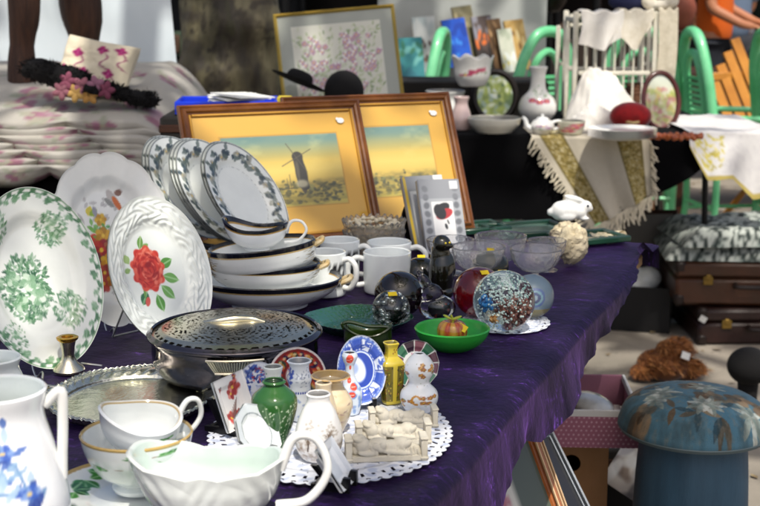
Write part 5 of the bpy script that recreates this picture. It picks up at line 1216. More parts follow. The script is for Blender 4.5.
# pedestal pot with handle and floral pot: on a raised box at the back
riser_y = 5.12; zr = .90
t = thing('riser_box', 'dark cloth covered box raising the pots and little paintings', 'box', (D(470, 60, riser_y).x, riser_y+.17, TBL))
mk('box_body', box(.62, .34, zr-TBL-.006, (0, 0, (zr-TBL)/2), .006), mat('dark_riser', '#1a1714', .9), t)
def on(px, py, z): return W(px, py, z)
cvp = flor(21, ys=(.4, .6), r_=.06)
def rvase(name, label, cx, py, rows, cv, cat, z=zr): 
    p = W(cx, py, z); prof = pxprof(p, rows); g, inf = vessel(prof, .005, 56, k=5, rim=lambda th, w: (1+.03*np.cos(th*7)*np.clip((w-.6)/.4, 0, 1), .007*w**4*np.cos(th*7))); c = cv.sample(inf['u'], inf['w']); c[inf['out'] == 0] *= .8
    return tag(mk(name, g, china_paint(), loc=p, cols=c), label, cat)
rvase('scalloped_pot', 'white scalloped pot with a purple flower before the blue painting', 472, 86, [(86, 12), (84, 14), (76, 18), (66, 19), (57, 21)], cvp, 'pot')
bvase('white_pot', 'big white lobed pot behind the pink pitcher', 445, 124, [(124, 14), (120, 17), (108, 20), (98, 18), (91, 20)], Cv(1, 1, 20, '#d8d8d2'), cat='pot')
# round mirror in a dark frame
p = D(495, 96, 5.0); s_ = mpp(p); M = facing(p, R(2), R(6))
t = thing('oval_mirror', 'oval mirror in a thin dark frame with a painted reflection of bright leaves', 'mirror', mw=M)
an = np.linspace(0, 2*math.pi, 60, endpoint=False); mk('mirror_frame', tube(np.c_[21*s_*np.cos(an), 24*s_*np.sin(an), 0*an], .012, 10, True), mat('mirror_frame_wood', '#1c140e', .4), t)
cvm = Cv(42*s_, 48*s_, 700, '#8fa040'); q = np.random.default_rng(4); w2, h2 = 42*s_, 48*s_  # leaf reflection painted into the mirror's vertex colour
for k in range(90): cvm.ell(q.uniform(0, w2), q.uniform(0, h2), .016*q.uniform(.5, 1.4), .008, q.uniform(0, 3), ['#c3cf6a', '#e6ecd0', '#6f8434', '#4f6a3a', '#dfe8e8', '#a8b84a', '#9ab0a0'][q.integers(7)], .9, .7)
g = lathe([(20.6*s_*k/30+1e-5, 0) for k in range(31)], 64, 1, 24/21); g[0][:, 2] = 0
mk('painted_reflection', g, mat('painted_mirror', rough=.1, attr=True, coat=1, metal=.3), t, cols=cvm.sample(g[0][:, 0]+w2/2, g[0][:, 1]+h2/2))
# red pincushion, oval picture, brown wicker basket, cushion
p = B(630, 131); s_ = mpp(p); t = thing('red_cushion', 'round red velvet pincushion with a pale cord across it', 'cushion', p)
redv = mat('red_velvet', '#a80f14', .8, sheen=.6, c2='#7a080c', vscale=30, bump=.3, bscale=90)
mk('pad', ball(21*s_, 17*s_, 14*s_, (0, 0, 15*s_)), redv, t); mk('pad_base', lathe(spl([(.001, 0), (15*s_, 0), (17*s_, 3*s_), (12*s_, 7*s_), (.001, 7*s_)], 4), 30), redv, t)
an = np.linspace(-.2, 3.4, 20); mk('cord', tube(np.c_[np.linspace(-17, 17, 20)*s_, -16.5*s_*np.sin(np.clip(an, 0, math.pi))-1*s_, (15-5*np.sin(an))*s_], 1.4*s_, 8), mat('pale_cord', '#c8ae7a', .8), t)
p = D(661, 101, 4.85); s_ = mpp(p); M = facing(p, R(10), R(12))
t = thing('oval_picture', 'oval garden picture in a mahogany frame leaning on the wicker basket', 'framed picture', mw=M)
an = np.linspace(0, 2*math.pi, 72, endpoint=False); mk('oval_frame', tube(np.c_[18.5*s_*np.cos(an), 28.5*s_*np.sin(an), 0*an], 2.6*s_, 12, True), mat('mahogany', '#3a100c', .25, c2='#581c12', vscale=20, coat=.5), t)
cvo = Cv(36*s_, 56*s_, 700, '#c9c7a4'); w2, h2 = 36*s_, 56*s_; q = np.random.default_rng(6)
cvo.field(lambda X, Y: np.clip(Y/h2*1.6-.8, 0, 1), '#c4d0cc')
for k in range(140): cvo.ell(q.uniform(0, w2), q.uniform(0, h2*.72), .012, .007, q.uniform(0, 3), ['#9aa84a', '#c8b85a', '#c08a86', '#7a8a4a', '#d9cfa8', '#b06a6a', '#b9bf7a'][q.integers(7)], .7, .7)
g = lathe([(18*s_*k/30+1e-5, 0) for k in range(31)], 64, 1, 28/18.); g[0][:, 2] = 0; mk('print', g, mat('print_under_glass', rough=.55, attr=True, coat=.9), t, cols=cvo.sample(g[0][:, 0]+w2/2, g[0][:, 1]+h2/2))
p = B(641, 118); s_ = mpp(p); g, inf = vessel([(13*s_, 0), (17*s_, 10*s_), (18*s_, 24*s_), (15*s_, 34*s_)], .006, 60, k=6)
g[0][:, :2] *= (1+.03*np.sin(g[0][:, 2]*500))[:, None]; tag(mk('wicker_basket', g, mat('brown_wicker', '#4a2e1e', .8, c2='#6a4630', vscale=60, bump=.6, bscale=120), loc=p), 'brown wicker basket hidden behind the oval picture', 'basket')
def cushion(name, label, p, rx, ry, rz, rot, m, cols=None, parent=None, cat='cushion'):
    def fn(U, V):
        x, y = U*2-1, V*2-1; h = np.clip((1-x**4)*(1-y**4), 0, 1)**.45
        return rx*x*(1-.10*(1-y*y)*np.abs(x)**3), ry*y*(1-.10*(1-x*x)*np.abs(y)**3), h
    g = grid(48, 48, fn); a = g[0].copy(); b = g[0].copy(); n = fbm(a[:, 0]/rx*3+9, a[:, 1]/ry*3+9, 4)-.5
    a[:, 2] *= rz; a[:, 2] += n*rz*.35*g[0][:, 2]; b[:, 2] *= -rz
    G = join((a, g[1], g[2]), (b, g[1][:, ::-1], g[2])); c = None
    if cols is not None: c = cols.sample(G[2][:, 0], G[2][:, 1])
    o = mk(name, G, m, loc=p, rot=rot, cols=c, sharp=180); return tag(o, label, cat)
wl = mat('white_linen', '#e6e3dc', .9, c2='#d2cdc4', vscale=9, bump=.3, bscale=200)
def heap(name, label, p, W_, D_, H_, peak, seed, rot=0):
    """crumpled linen: a dome with sharp pressed folds"""
    def fn(U, V):
        x, y = U*2-1, V*2-1; r = np.sqrt(np.abs(x)**2.4+np.abs(y)**2.4)
        k = (x-peak[0])**2*1.1+(y-peak[1])**2*.9; env = np.clip(1-r**2.2, 0, 1)**.6*np.exp(-k*.55)
        a1 = np.abs(fbm(x*2.2+seed, y*2.0+x*1.4+seed, seed, 3)-.44)*2; a2 = np.abs(fbm(x*5+seed, y*4-x*3+9, seed+5, 3)-.44)*1.2
        h = H_*env*(1.12-.55*a1-.35*a2)
        return W_*x*(1+.06*np.sin(y*9+seed)), D_*y*(1+.05*np.sin(x*8)), h
    g = grid(80, 70, fn); o = mk(name, g, wl, loc=p, rot=(0, 0, rot), sharp=180); return tag(o, label, 'cushion')
heap('linen_cushion', 'heap of puffy white linen propped against the white cot', B(606, 122)+Vector((0, .02, 0)), .15, .12, .215, (-.4, .3), 3)
heap('linen_pillow', 'low crumpled white pillow lying before the linen heap', B(592, 128), .10, .07, .085, (.1, 0), 8)
# white cot with spindles, cloths thrown over it
cy_ = 5.08; cl, cr = D(573, 120, cy_).x, D(652, 120, cy_).x; z1 = zt((0, cy_, 0), 14); cw = mat('cot_white_paint', '#dedacb', .5, c2='#cbc6b4', vscale=30)
t = thing('white_cot', 'tall white painted cot with thin spindles and cloths thrown over it', 'cot', ((cl+cr)/2, cy_, TBL)); hw = (cr-cl)/2; hh = z1-TBL
for sx in (-1, 1):
    for sy in (0, 1):
        mk('corner_post', join(box(.020, .020, hh+.02, (sx*hw, sy*.27, hh/2), .004), box(.018, .010, hh-.06, (sx*(hw+.030), sy*.27, hh/2-.02), .003), box(.03, .012, .014, (sx*(hw+.015), sy*.27, hh*.5), .002)), cw, t)
for sy in (0, 1):
    for z in (hh*.97, hh*.88, hh*.45, .03): mk('rail', box(2*hw-.03, .014, .016, (0, sy*.27, z), .003), cw, t)
    for k in range(7): mk('spindle', tube([(-hw+.045+k*(2*hw-.09)/6, sy*.27, .03), (-hw+.045+k*(2*hw-.09)/6, sy*.27, hh*.88)], .0042, 6), cw, t)
for k, sx in enumerate((-1, 1)): mk('side_rail', box(.014, .24, .02, (sx*hw, .135, hh*.95), .003), cw, t)
def drape(name, label, px0, px1, Y, ztop, drops, m, over=.12, amp=.010, fq=70):
    xa, xb = D(px0, 60, Y).x, D(px1, 60, Y).x; ks = np.linspace(0, 1, len(drops))
    def fn(U, V):
        x = xa+(xb-xa)*U; k = np.clip((V-.25)/.75, 0, 1); d = np.interp(U, ks, drops); top = np.clip(1-V/.25, 0, 1)
        return x+.01*np.sin(k*5+U*7)*k, Y+top*over-.004*k+amp*np.sin(x*fq+k*1.5)*k, ztop-k*d+.006*np.sin(U*14)*(1-k)
    return tag(mk(name, grid(60, 50, fn), m, sharp=180), label, 'cloth')
lace = mat('old_lace', '#dcd6c8', .9, c2='#c4bca8', vscale=26, bump=.6, bscale=180)
drape('white_cloth', 'white cloth thrown over the cot rail, hanging to a ragged hem', 580, 622, cy_-.03, z1+.012, [.125, .13, .145, .15, .135, .12, .10], wl)
drape('cream_lace_cloth', 'cream lace cloth over the cot rail ending in a point', 618, 652, cy_-.025, z1+.016, [.085, .115, .15, .155, .12, .09, .06], lace)
drape('long_lace_cloth', 'long beige lace curtain hanging down beside the cot', 657, 676, cy_-.02, z1+.02, [.36, .40, .43, .44], mat('beige_lace', '#b9b09a', .9, c2='#d0c8b4', vscale=40, bump=.6, bscale=150))
for k, (px, lb) in enumerate(((640, 'dark blue bundle of cloth lying on top of the cot'),)):
    lump('cloth_bundle', [((0, 0, .03), (.09, .05, .035)), ((.06, 0, .04), (.05, .04, .03)), ((-.05, .01, .035), (.05, .05, .03))], .006, mat('navy_cloth', '#12183a', .9), loc=(D(634, 4, cy_+.1).x, cy_+.1, z1+.01)); tag(bpy.data.objects['cloth_bundle'], lb, 'cloth')
q = np.random.default_rng(8)
lump('lace_bow', [((0, 0, .02), (.03, .025, .022)), ((-.04, 0, .03), (.035, .02, .025), (0, .5, 0)), ((.04, 0, .03), (.035, .02, .025), (0, -.5, 0))], .004, lace, loc=(D(661, 8, cy_).x, cy_+.02, z1+.012)); tag(bpy.data.objects['lace_bow'], 'rumpled bow of lace on the corner of the cot', 'bow')
# lace cloth at the table corner
def lc(U, V):
    x = D(672, 120, 4.8).x+U*.33; k = np.clip((V-.5)/.5, 0, 1); d = np.interp(U, [0, .2, .45, .7, .85, 1], [.05, .17, .16, .24, .23, .10])
    return x, BY+.62*(1-np.clip(V/.5, 0, 1))-.05-k*.03+.02*np.sin(x*30)*k, TBL+.012+.012*fbm(x*20+5, V*9, 3)-k*d
cv = Cv(1, 1, 300, '#dad8d6'); cv.field(lambda X, Y: np.clip(fbm(X*26, Y*26, 5)*1.6-.6, 0, 1)*.5, '#b4b0b4'); q = np.random.default_rng(2)
for k in range(60): cv.ell(q.uniform(.05, .35), q.uniform(.55, .9), .03, .012, q.uniform(0, 3), ['#c9b83a', '#d9cc6a', '#b0a24a'][k % 3], .7)
cv.field(lambda X, Y: (Y > .96)*1., '#b9a860')
g = grid(70, 60, lc); tag(mk('lace_tablecloth', g, cloth_paint(), cols=cv.sample(g[2][:, 0], g[2][:, 1]), sharp=180), 'white lace cloth with yellow embroidery hanging off the table corner', 'cloth')
# ================================================================ little paintings leaning on a light board
pb = 6.62
t = thing('display_board', 'pale grey upright board behind the row of little paintings', 'board', (D(462, 30, pb+.12).x, pb+.12, 0)); mk('panel', box(.86, .02, 1.42, (0, 0, .71+.04), .003), mat('pale_board', '#b9bdb9', .8, c2='#a8aca8', vscale=3), t)
for s in (-1, 1): mk('foot', box(.04, .3, .04, (s*.3, 0, .02), .004), wood, t)
def canvas(label, x0, y0, x1, y1, fn, Y=5.3, th=8, edge=.014, spin=0, zb=None):
    Y += 1.18; c = D((x0+x1)/2, y1, Y); s_ = mpp(c); w_, h_ = (x1-x0)*s_/math.cos(R(th)), (y1-y0)*s_
    t = thing('small_painting', label, 'painting', group='little paintings leaning in a row', mw=facing(c, R(th), R(14), R(spin)))
    mk('stretcher', box(w_, h_, edge, (0, h_/2, -edge/2-.001)), mat('canvas_edge', '#8a7a5c', .8), t)
    cv = Cv(1, 1.4, 90, '#888888'); fn(cv); g = grid(40, 56, lambda U, V: ((U-.5)*w_, V*h_, .0005+0*U)); mk('picture', g, matte_paint(), t, cols=cv.sample(g[2][:, 0], g[2][:, 1]*1.4))
    return t
def art(bg, items, seed=1):
    def f(cv):
        cv.a[:] = hx(bg); q = np.random.default_rng(seed); cv.field(lambda X, Y: fbm(X*5, Y*5, seed)*.6, items[0][0])
        for c, n, (y0, y1), s in items:
            for k in range(n): cv.ell(q.uniform(), q.uniform(y0, y1), s*q.uniform(.5, 1.5), s*.6, q.uniform(0, 3), c, .85, .6)
    return f
def shelfz(): pass
canvas('small teal seascape next to the big flower print', 402, 37, 426, 84, art('#3a8f92', [('#2a6a7a', 6, (0, .5), .2), ('#7ac0ba', 8, (.5, 1.2), .15), ('#3a7a5a', 7, (.8, 1.3), .12)], 3), spin=3)
canvas('narrow white painting with dark branching figures', 418, 16, 441, 80, art('#cfd0cc', [('#a8b4b4', 6, (0, 1.4), .2), ('#3a2a24', 9, (.2, .9), .09), ('#7a4a2a', 5, (.1, .6), .08)], 5), 5.36, spin=4)
canvas('bright ultramarine blue painting behind the scalloped pot', 450, 18, 474, 66, art('#1c5ac8', [('#1848b0', 8, (0, 1.4), .2), ('#3a8ae0', 6, (.3, .8), .12), ('#123a9a', 5, (.9, 1.3), .15)], 7), 5.34, th=20, spin=7)
canvas('tall khaki painting leaning behind the ultramarine one', 462, 5, 482, 60, art('#8a8468', [('#6a6448', 7, (0, 1.4), .2), ('#a89c78', 6, (.5, 1.2), .12)], 9), 5.40, th=20, spin=7)
canvas('small painting of an orange sunset on black', 480, 15, 500, 68, art('#5a4a44', [('#2a2424', 10, (0, .6), .2), ('#8a8a96', 8, (.9, 1.4), .2), ('#e8702a', 7, (.6, .9), .12)], 11), 5.36, th=18, spin=6)
canvas('narrow brown painting with a dark doorway', 495, 18, 509, 70, art('#8a6a44', [('#4a3424', 9, (.1, 1), .15), ('#c8a070', 6, (.6, 1.3), .12)], 13), 5.37, th=18, spin=6)
canvas('narrow white and yellow painting between two brown ones', 504, 28, 519, 72, art('#cfcfc0', [('#a8b09a', 6, (0, 1.4), .2), ('#c8b84a', 6, (.1, .6), .12), ('#e0e4e0', 5, (0, .5), .2)], 15), 5.33, th=18, spin=6)
canvas('small golden tan painting at the end of the row', 512, 19, 532, 70, art('#b08a4a', [('#d9b874', 7, (0, 1.4), .2), ('#6a4a24', 7, (0, 1.2), .1), ('#e6d4a0', 5, (.5, 1.2), .12)], 17), 5.35, th=18, spin=6)
t = thing('painting_shelf', 'low dark bench carrying the row of little paintings', 'bench', (D(466, 70, 6.55).x, 6.57, 0)); zs = zt((0, 6.5, 0), 80)
mk('bench_top', box(.80, .18, .03, (0, 0, zs-.02), .003), darkwood(), t)
for s in (-1, 1): mk('leg', box(.04, .12, zs-.04, (s*.34, 0, (zs-.04)/2), .003), darkwood(), t)
p = D(549, 5, 7.0); t = thing('dark_pot', 'black rounded pot on a tall stand above the green chair', 'pot', (p.x, 7.0, 0))
mk('pot_body', xf(lathe(spl([(.001, 0), (.05, .0), (.09, .05), (.10, .10), (.07, .16), (.075, .19)], 6), 40), (0, 0, 1.14)), black_plastic(), t); mk('stand_post', tube([(0, 0, 0), (0, 0, 1.14)], .02, 10), bm, t); mk('stand_foot', lathe([(.001, .0), (.16, .0), (.15, .02), (.03, .04), (.001, .04)], 40), bm, t)
# ================================================================ green bentwood chairs
gp = mat('green_chair_paint', '#5cbd80', .36, c2='#84d8a2', vscale=7, coat=.4)
seatm = mat('cane_seat', '#b08a54', .7, c2='#8f6c3c', vscale=60, bump=.5, bscale=160)
def chair_parts(t, arms=True, slats=True, top=1.06):
    pts = spl([(-.165, .20, .44), (-.17, .23, .70), (-.15, .26, .90), (-.085, .275, top-.03), (0, .278, top), (.085, .275, top-.03), (.15, .26, .90), (.17, .23, .70), (.165, .20, .44)], 6)
    mk('back_hoop', tube(pts, .026, 10), gp, t)
    pts = spl([(-.10, .205, .46), (-.105, .24, .72), (-.075, .265, .90), (0, .272, .965), (.075, .265, .90), (.105, .24, .72), (.10, .205, .46)], 6)
    mk('inner_hoop', tube(pts, .018, 8), gp, t)
    if slats:
        for k in range(13):
            z = .52+k*.027; mk('back_slat', box(.21-.003*k, .014, .016, (0, .215+.045*(z-.45)/.45, z), .002), gp, t)
    mk('seat', lathe(spl([(.001, .455), (.17, .455), (.205, .45), (.21, .435), (.20, .42), (.001, .42)], 4), 40), seatm, t)
    an = np.linspace(0, 2*math.pi, 40, endpoint=False); mk('seat_ring', tube(np.c_[.208*np.cos(an), .208*np.sin(an), 0*an+.437], .019, 8, True), gp, t)
    for sx in (-1, 1):
        mk('leg', tube(spl([(sx*.15, -.15, .43), (sx*.165, -.165, .2), (sx*.185, -.19, 0)], 4), .017, 8), gp, t)
        mk('leg', tube(spl([(sx*.19, .20, .45), (sx*.18, .20, .2), (sx*.185, .25, 0)], 4), .017, 8), gp, t)
        if arms: mk('arm', tube(spl([(sx*.185, .24, .68), (sx*.26, .12, .675), (sx*.28, -.05, .67), (sx*.25, -.17, .66), (sx*.2, -.16, .6), (sx*.175, -.13, .44)], 6), .014, 8), gp, t)
        mk('stretcher', tube([(sx*.165, -.165, .2), (sx*.18, .2, .2)], .010, 6), gp, t)
    mk('stretcher', tube([(-.165, -.165, .24), (.165, -.165, .24)], .010, 6), gp, t); mk('stretcher', tube([(-.18, .2, .24), (.18, .2, .24)], .010, 6), gp, t)
ct = thing('green_chair', 'green bentwood chair facing away with its arched back beside the floral vase', 'chair', group='green bentwood chairs around the stall'); chair_parts(ct)
def hoop_at(o, px, ztop, Y, rz, top=1.06):
    p = D(px, 33, Y); m = Matrix.Rotation(rz, 3, 'Z'); off = m@Vector((0, .278, 0)); o.location = (p.x-off.x, p.y-off.y, 0); o.rotation_euler = (0, 0, rz)
def nchair(label, px, Y, rz, s=1):
    o = copy_tree(ct); o['label'] = label; hoop_at(o, px, 0, Y, rz); return o
hoop_at(ct, 549, 0, 6.2, R(214))
nchair('green bentwood chair seen edge on between the little paintings', 443, 6.05, R(256))
nchair('green bentwood armchair standing before the man in orange', 692, 6.15, R(98))
nchair('green bentwood chair cut off by the picture edge', 766, 6.1, R(98))
nchair('green bentwood chair half hidden behind the white cot', 642, 6.3, R(170))
# ================================================================ quilts and the corner on the far side
QY = 3.45; xq = D(205, 150, QY).x
t = thing('quilt_table', 'low table under a black cloth carrying the pile of quilts', 'table', (xq-.62, QY+.42, 0))
mk('table_top', box(1.2, .84, .03, (0, 0, .742), .004), darkwood(), t)
for i in (-1, 1):
    for j in (-1, 1): mk('leg', box(.05, .05, .727, (i*.52, j*.36, .3635), .004), darkwood(), t)
def qd(U, V):
    x = xq-1.24+U*1.26; k = np.clip((V-.3)/.7, 0, 1)
    return x, QY+.8*(1-np.clip(V/.3, 0, 1))-.03-.02*k+.02*np.sin(x*22)*k, .762-k*.7
tag(mk('black_drape', grid(80, 30, qd), black_cloth(), sharp=180), 'black cloth hanging below the pile of floral quilts', 'tablecloth')
cvq = Cv(1, 1, 420, '#aeaba4'); q = np.random.default_rng(5); cvq.field(lambda X, Y: fbm(X*12, Y*12, 3)*.7, '#a8a296')
for k in range(110):
    x, y = q.uniform(), q.uniform(); c = ['#9a6e80', '#a38490', '#866074', '#a88c94'][q.integers(4)]
    cvq.flower(x, y, .036*q.uniform(.6, 1.1), c, '#8f6474', 5, '#9a8a72', rot=q.uniform(0, 6)); 
    for j in range(4): cvq.leaf(x, y, .05, .009, q.uniform(0, 6), ['#8f9482', '#a09c8c'][j % 2], .8)
def quilt(label, z, th, yf, seed, slope=0, w_=1.2, d_=.62):
    """a folded quilt whose scalloped front hem hangs forward; its top slopes up towards the back"""
    def fn(U, V):
        x = (U-.5)*w_; ph = x*27+seed*.9
        sc_ = np.abs(np.sin(ph*.5))**.6                       # scalloped edge
        hang = .010+.034*sc_
        k = np.clip(V/.16, 0, 1); m = np.clip((V-.16)/.84, 0, 1)
        y = np.where(V < .16, -.03*np.sin(k*math.pi*.5), -.03+m*d_)
        zz = np.where(V < .16, -hang*(1-k)+th*np.sin(k*math.pi/2), th+slope*np.clip(m*1.25, 0, 1)**.8)
        n_ = fbm(x*9+seed*3+20, (y+V)*8+40, seed)-.5
        end = np.clip((np.abs(U-.5)-.36)/.14, 0, 1)**1.7
        zz = zz-end*(.10+slope*.55)+n_*(.014+.03*slope); y = y-sc_*.028*(1-k*.5)
        return x, y, zz
    g = grid(180, 60, fn); c = cvq.sample((g[0][:, 0]/w_*1.0+.5+seed*.13) % 1, (g[2][:, 1]*.62+seed*.2) % 1)
    c = c*(1-.6*np.clip(1-g[2][:, 1]/.05, 0, 1))[:, None]*(1-.12*(np.abs(g[2][:, 1]-.10) < .012))[:, None]  # shadow between the scalloped hems painted into the cloth colour
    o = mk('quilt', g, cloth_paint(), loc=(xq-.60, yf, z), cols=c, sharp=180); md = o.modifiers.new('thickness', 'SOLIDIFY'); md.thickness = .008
    return tag(o, label, 'quilt', 'pile of folded floral quilts')
lbs = ['lowest folded quilt of the pale floral pile', 'second folded quilt from the bottom of the floral pile', 'third folded quilt up, its hem sagging over the ones below', 'fourth folded quilt of the pile of seven, counted from the ground', 'fifth folded quilt up, two layers beneath the topmost', 'quilt just below the top one of the floral pile', 'topmost pale floral quilt carrying the embroidered cushion']
zz = .785
for k in range(7):
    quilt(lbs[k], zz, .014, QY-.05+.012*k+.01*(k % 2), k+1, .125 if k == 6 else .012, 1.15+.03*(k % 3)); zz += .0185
tag(mk('quilt_bale', box(1.06, .50, .13, (0, 0, .065), .03), cloth_paint(), loc=(xq-.62, QY+.34, .76), cols=np.ones((24, 3))*hx('#a8a296')), 'pale folded bedding inside the pile of floral quilts', 'bedding')
zz = .785+.0185*6+.105
ztop = zz+.01
# embroidered cushion
cvc = Cv(1, 1, 400, '#d8cdb4'); q = np.random.default_rng(4)
for x, y in ((.3, .62), (.62, .74), (.78, .35), (.45, .3), (.15, .3), (.85, .8)):
    cvc.flower(x, y, .08, '#a8306e', '#8c1f5c', 4, '#c86a9a'); cvc.line(list(map(tuple, spl([(x, y), (x+.1, y-.12), (x+.02, y-.25), (x+.12, y-.32)], 5))), .012, '#93406a', .8)
cushion('embroidered_cushion', 'cream cushion embroidered with magenta flowers on the quilts', D(97, 68, 3.62), .108, .080, .055, (R(66), R(10), R(-14)), cloth_paint(), cvc)
# black scarf with silk flowers
p = D(62, 80, 3.5); s_ = mpp(p); blk = mat('black_fur_scarf', '#0c0a0b', .95, bump=.6, bscale=120)
q = np.random.default_rng(6); E = []
for k in range(16):
    u = k/15; E.append((((u*112-28)*s_, q.normal()*.01, (-22*u**1.1*1.25+8+q.normal()*2)*s_), ((15-4*u)*s_, .03, (9+3*math.sin(u*7)-3*u)*s_), (0, .3+q.normal()*.3, 0)))
t = thing('flower_scarf', 'black feathery scarf with pink and ochre silk flowers lying on the quilts', 'scarf', p)
lump('fabric', E, .006, blk, t, smooth_it=1)
b_ = np.array([e[0] for e in E]); r_3 = np.array([e[1] for e in E]); n = 6000; k = q.integers(0, len(E), n); d = q.normal(size=(n, 3)); d /= np.linalg.norm(d, axis=1)[:, None]; P0 = b_[k]+r_3[k]*d*.95
dr = d*.7+q.normal(size=(n, 3))*.5; sd = np.cross(dr, q.normal(size=(n, 3))); sd /= np.linalg.norm(sd, axis=1)[:, None]; L_ = q.uniform(.003, .009, n)[:, None]
V = np.stack([P0-sd*.0022, P0+sd*.0022, P0+dr*L_+sd*.001, P0+dr*L_-sd*.001], 1).reshape(-1, 3); mk('feather_fringe', (V, np.arange(4*n).reshape(n, 4), np.zeros((4*n, 2))), blk, t, smooth=False)
for k, (dx, dy_, c) in enumerate(((8, 0, '#8a4a5e'), (22, -5, '#a86a78'), (16, -12, '#c09a58'), (36, -4, '#94647a'), (30, -14, '#b88a48'), (46, -9, '#7a3c52'), (2, -10, '#8f5a66'))):
    pet = [xf(ball(5.4*s_, 2*s_, 3.4*s_, nu=12, nv=8), (4.4*s_*math.cos(a_), -.5*s_, 4.4*s_*math.sin(a_)), (0, -a_, 0)) for a_ in np.arange(5)*1.2566+k]
    mk('silk_flower', join(*pet), mat('silk'+c, c, .8, c2=c, bump=.4, bscale=90), t, loc=(dx*s_, -.032, dy_*s_))
# carved wooden animal, only its legs come into view
cw_ = mat('carved_brown_wood', '#2a170e', .6, c2='#4c2f1e', vscale=7, stretch=(9, 9, 1.2), bump=.9, bscale=14)
pa, pb_ = D(24, 82, 3.75), D(86, 66, 3.95); t = thing('carved_animal', 'large carved brown wooden animal standing on the quilts, legs in view', 'carving', (pa.x, pa.y, ztop-.02))
s_ = mpp(pa); hz = lambda py: zt(pa, py)-ztop+.02
mk('leg', tube(spl([(0, 0, 0), (-1*s_, 0, hz(60)), (1*s_, 0, hz(35)), (4*s_, 0, hz(10)), (6*s_, 0, .42)], 5), np.interp(np.linspace(0, 1, 21), [0, .12, .4, .7, 1], [16*s_, 15*s_, 12*s_, 15*s_, 18*s_]), 14), cw_, t)
q_ = Vector(pb_)-Vector((pa.x, pa.y, 0)); mk('leg', tube(spl([(q_.x, q_.y, 0), (q_.x, q_.y, hz(48)), (q_.x-1*s_, q_.y, hz(25)), (q_.x-3*s_, q_.y, hz(5)), (q_.x-8*s_, q_.y, .42)], 5), np.interp(np.linspace(0, 1, 21), [0, .25, .5, .75, 1], [11*s_, 14*s_, 20*s_, 22*s_, 20*s_]), 14), cw_, t)
lump('torso', [((q_.x*.5, q_.y*.5, .50), (.24, .11, .11)), ((-.1, 0, .62), (.07, .06, .16), (0, -.4, 0)), ((-.17, 0, .76), (.11, .05, .05), (0, .3, 0))], .012, cw_, t)
# white tarpaulin
def tarp(U, V):
    zt_ = 1.75-.0*U; x = -2.1+U*(1.21+.13*V); z = 1.75-V*1.74
    return x+.0*V, 4.35+.25*np.sin(U*9+V*1.5)*.14+.03*fbm(U*7, V*7, 3)+U*.1, z
tp = grid(70, 60, tarp); tp[0][:, 0] += D(188, 100, 4.45).x-tp[0][tp[2][:, 0] > .99, 0].max()+.04
tag(mk('white_tarpaulin', tp, mat('tarp_white', '#e6eef2', .5, c2='#d6e2e8', vscale=2), sharp=180), 'pale blue white tarpaulin hung up behind the quilts', 'tarpaulin')
# blue tray with papers, yellow tin
p = D(228, 106, 3.15); t = thing('blue_tray', 'bright blue plastic tray with papers behind the windmill picture', 'tray', (p.x, p.y, .962), R(3))
bl = mat('blue_plastic', '#1838c8', .35, coat=.3)
mk('tray_floor', box(.24, .16, .006, (0, 0, .003), .002), bl, t)
for s in (-1, 1): mk('tray_side', box(.24, .008, .026, (0, s*.078, .018), .003), bl, t); mk('tray_side', box(.008, .146, .026, (s*.117, 0, .018), .003), bl, t)
tag(mk('paper_sheaf', join(*[xf(box(.12, .10, .003), (.01*k, -.01*k, .028+k*.0045), (R(4), R(-6+3*k), .3*k)) for k in range(4)]), mat('white_paper', '#e8e8e2', .8), loc=(p.x+.01, p.y, .962)), 'few loose white papers lying in the blue tray', 'papers')
t = thing('stack_crate', 'dark crate holding up the blue tray behind the windmill picture', 'crate', (p.x+.03, p.y+.02, 0))
mk('crate_body', box(.36, .24, .958, (0, 0, .480), .006), mat('dark_crate', '#15120f', .8), t); mk('slat', box(.365, .245, .02, (0, 0, .93), .003), darkwood(), t)
tag(mk('yellow_tin', box(.037, .03, .04, (0, 0, .02), .004), mat('yellow_tin', '#c8b43a', .4, c2='#b09c2c', vscale=30), loc=D(285, 112, 3.05).to_3d()*1.0), 'small yellow tin between the blue tray and the big frames', 'tin')
bpy.data.objects['yellow_tin'].location.z = .962; bpy.data.objects['yellow_tin'].location.x = p.x+.14; bpy.data.objects['yellow_tin'].location.y = p.y-.03
# big flower print leaning
cvf = Cv(.36, .30, 700, '#8f948a'); q = np.random.default_rng(11)
cvf.field(lambda X, Y: ((X > .04) & (X < .32) & (Y > .035) & (Y < .265))*1., '#c6c6b8')
for k in range(420):
    x = .05+q.uniform()*.26; y = .04+q.uniform()**1.3*.21
    cvf.leaf(x, y, .016, .003, 1.2+q.normal()*.8, ['#8a9a6a', '#a8b48a', '#6f8458', '#b9bfa0'][q.integers(4)], .7)
for k in range(95):
    x = q.choice([.09, .12, .2, .23, .27])+q.normal()*.02; y = .06+q.uniform()*.17
    cvf.flower(x, y, .009, ['#b48c9e', '#c8aab4', '#a8708c', '#dcdcdc', '#d4ccd4', '#e2e2e0'][q.integers(6)], '#a88498', 5)
fy = 4.25; pf = D(345, 112, fy); sF = mpp(pf)
picture('flower_print', 'large wild flower print in a thin gold frame behind the gilt pictures', pf, R(6), R(14), 122*sF, 104*sF, .012, .012, cvf, mat('thin_gold_frame', '#b8a050', .35, metal=.5), spin=R(5), nx=200)
t = thing('hat_stand_table', 'dark draped side table carrying the flower print and black hats', 'table', (pf.x+.02, fy+.02, 0)); zt_ = pf.z
mk('table_top', box(.62, .34, .03, (0, 0, zt_-.018), .004), darkwood(), t)
for sx in (-1, 1):
    for sy in (-1, 1): mk('leg', box(.04, .04, zt_-.033, (sx*.28, sy*.14, (zt_-.033)/2), .003), darkwood(), t)
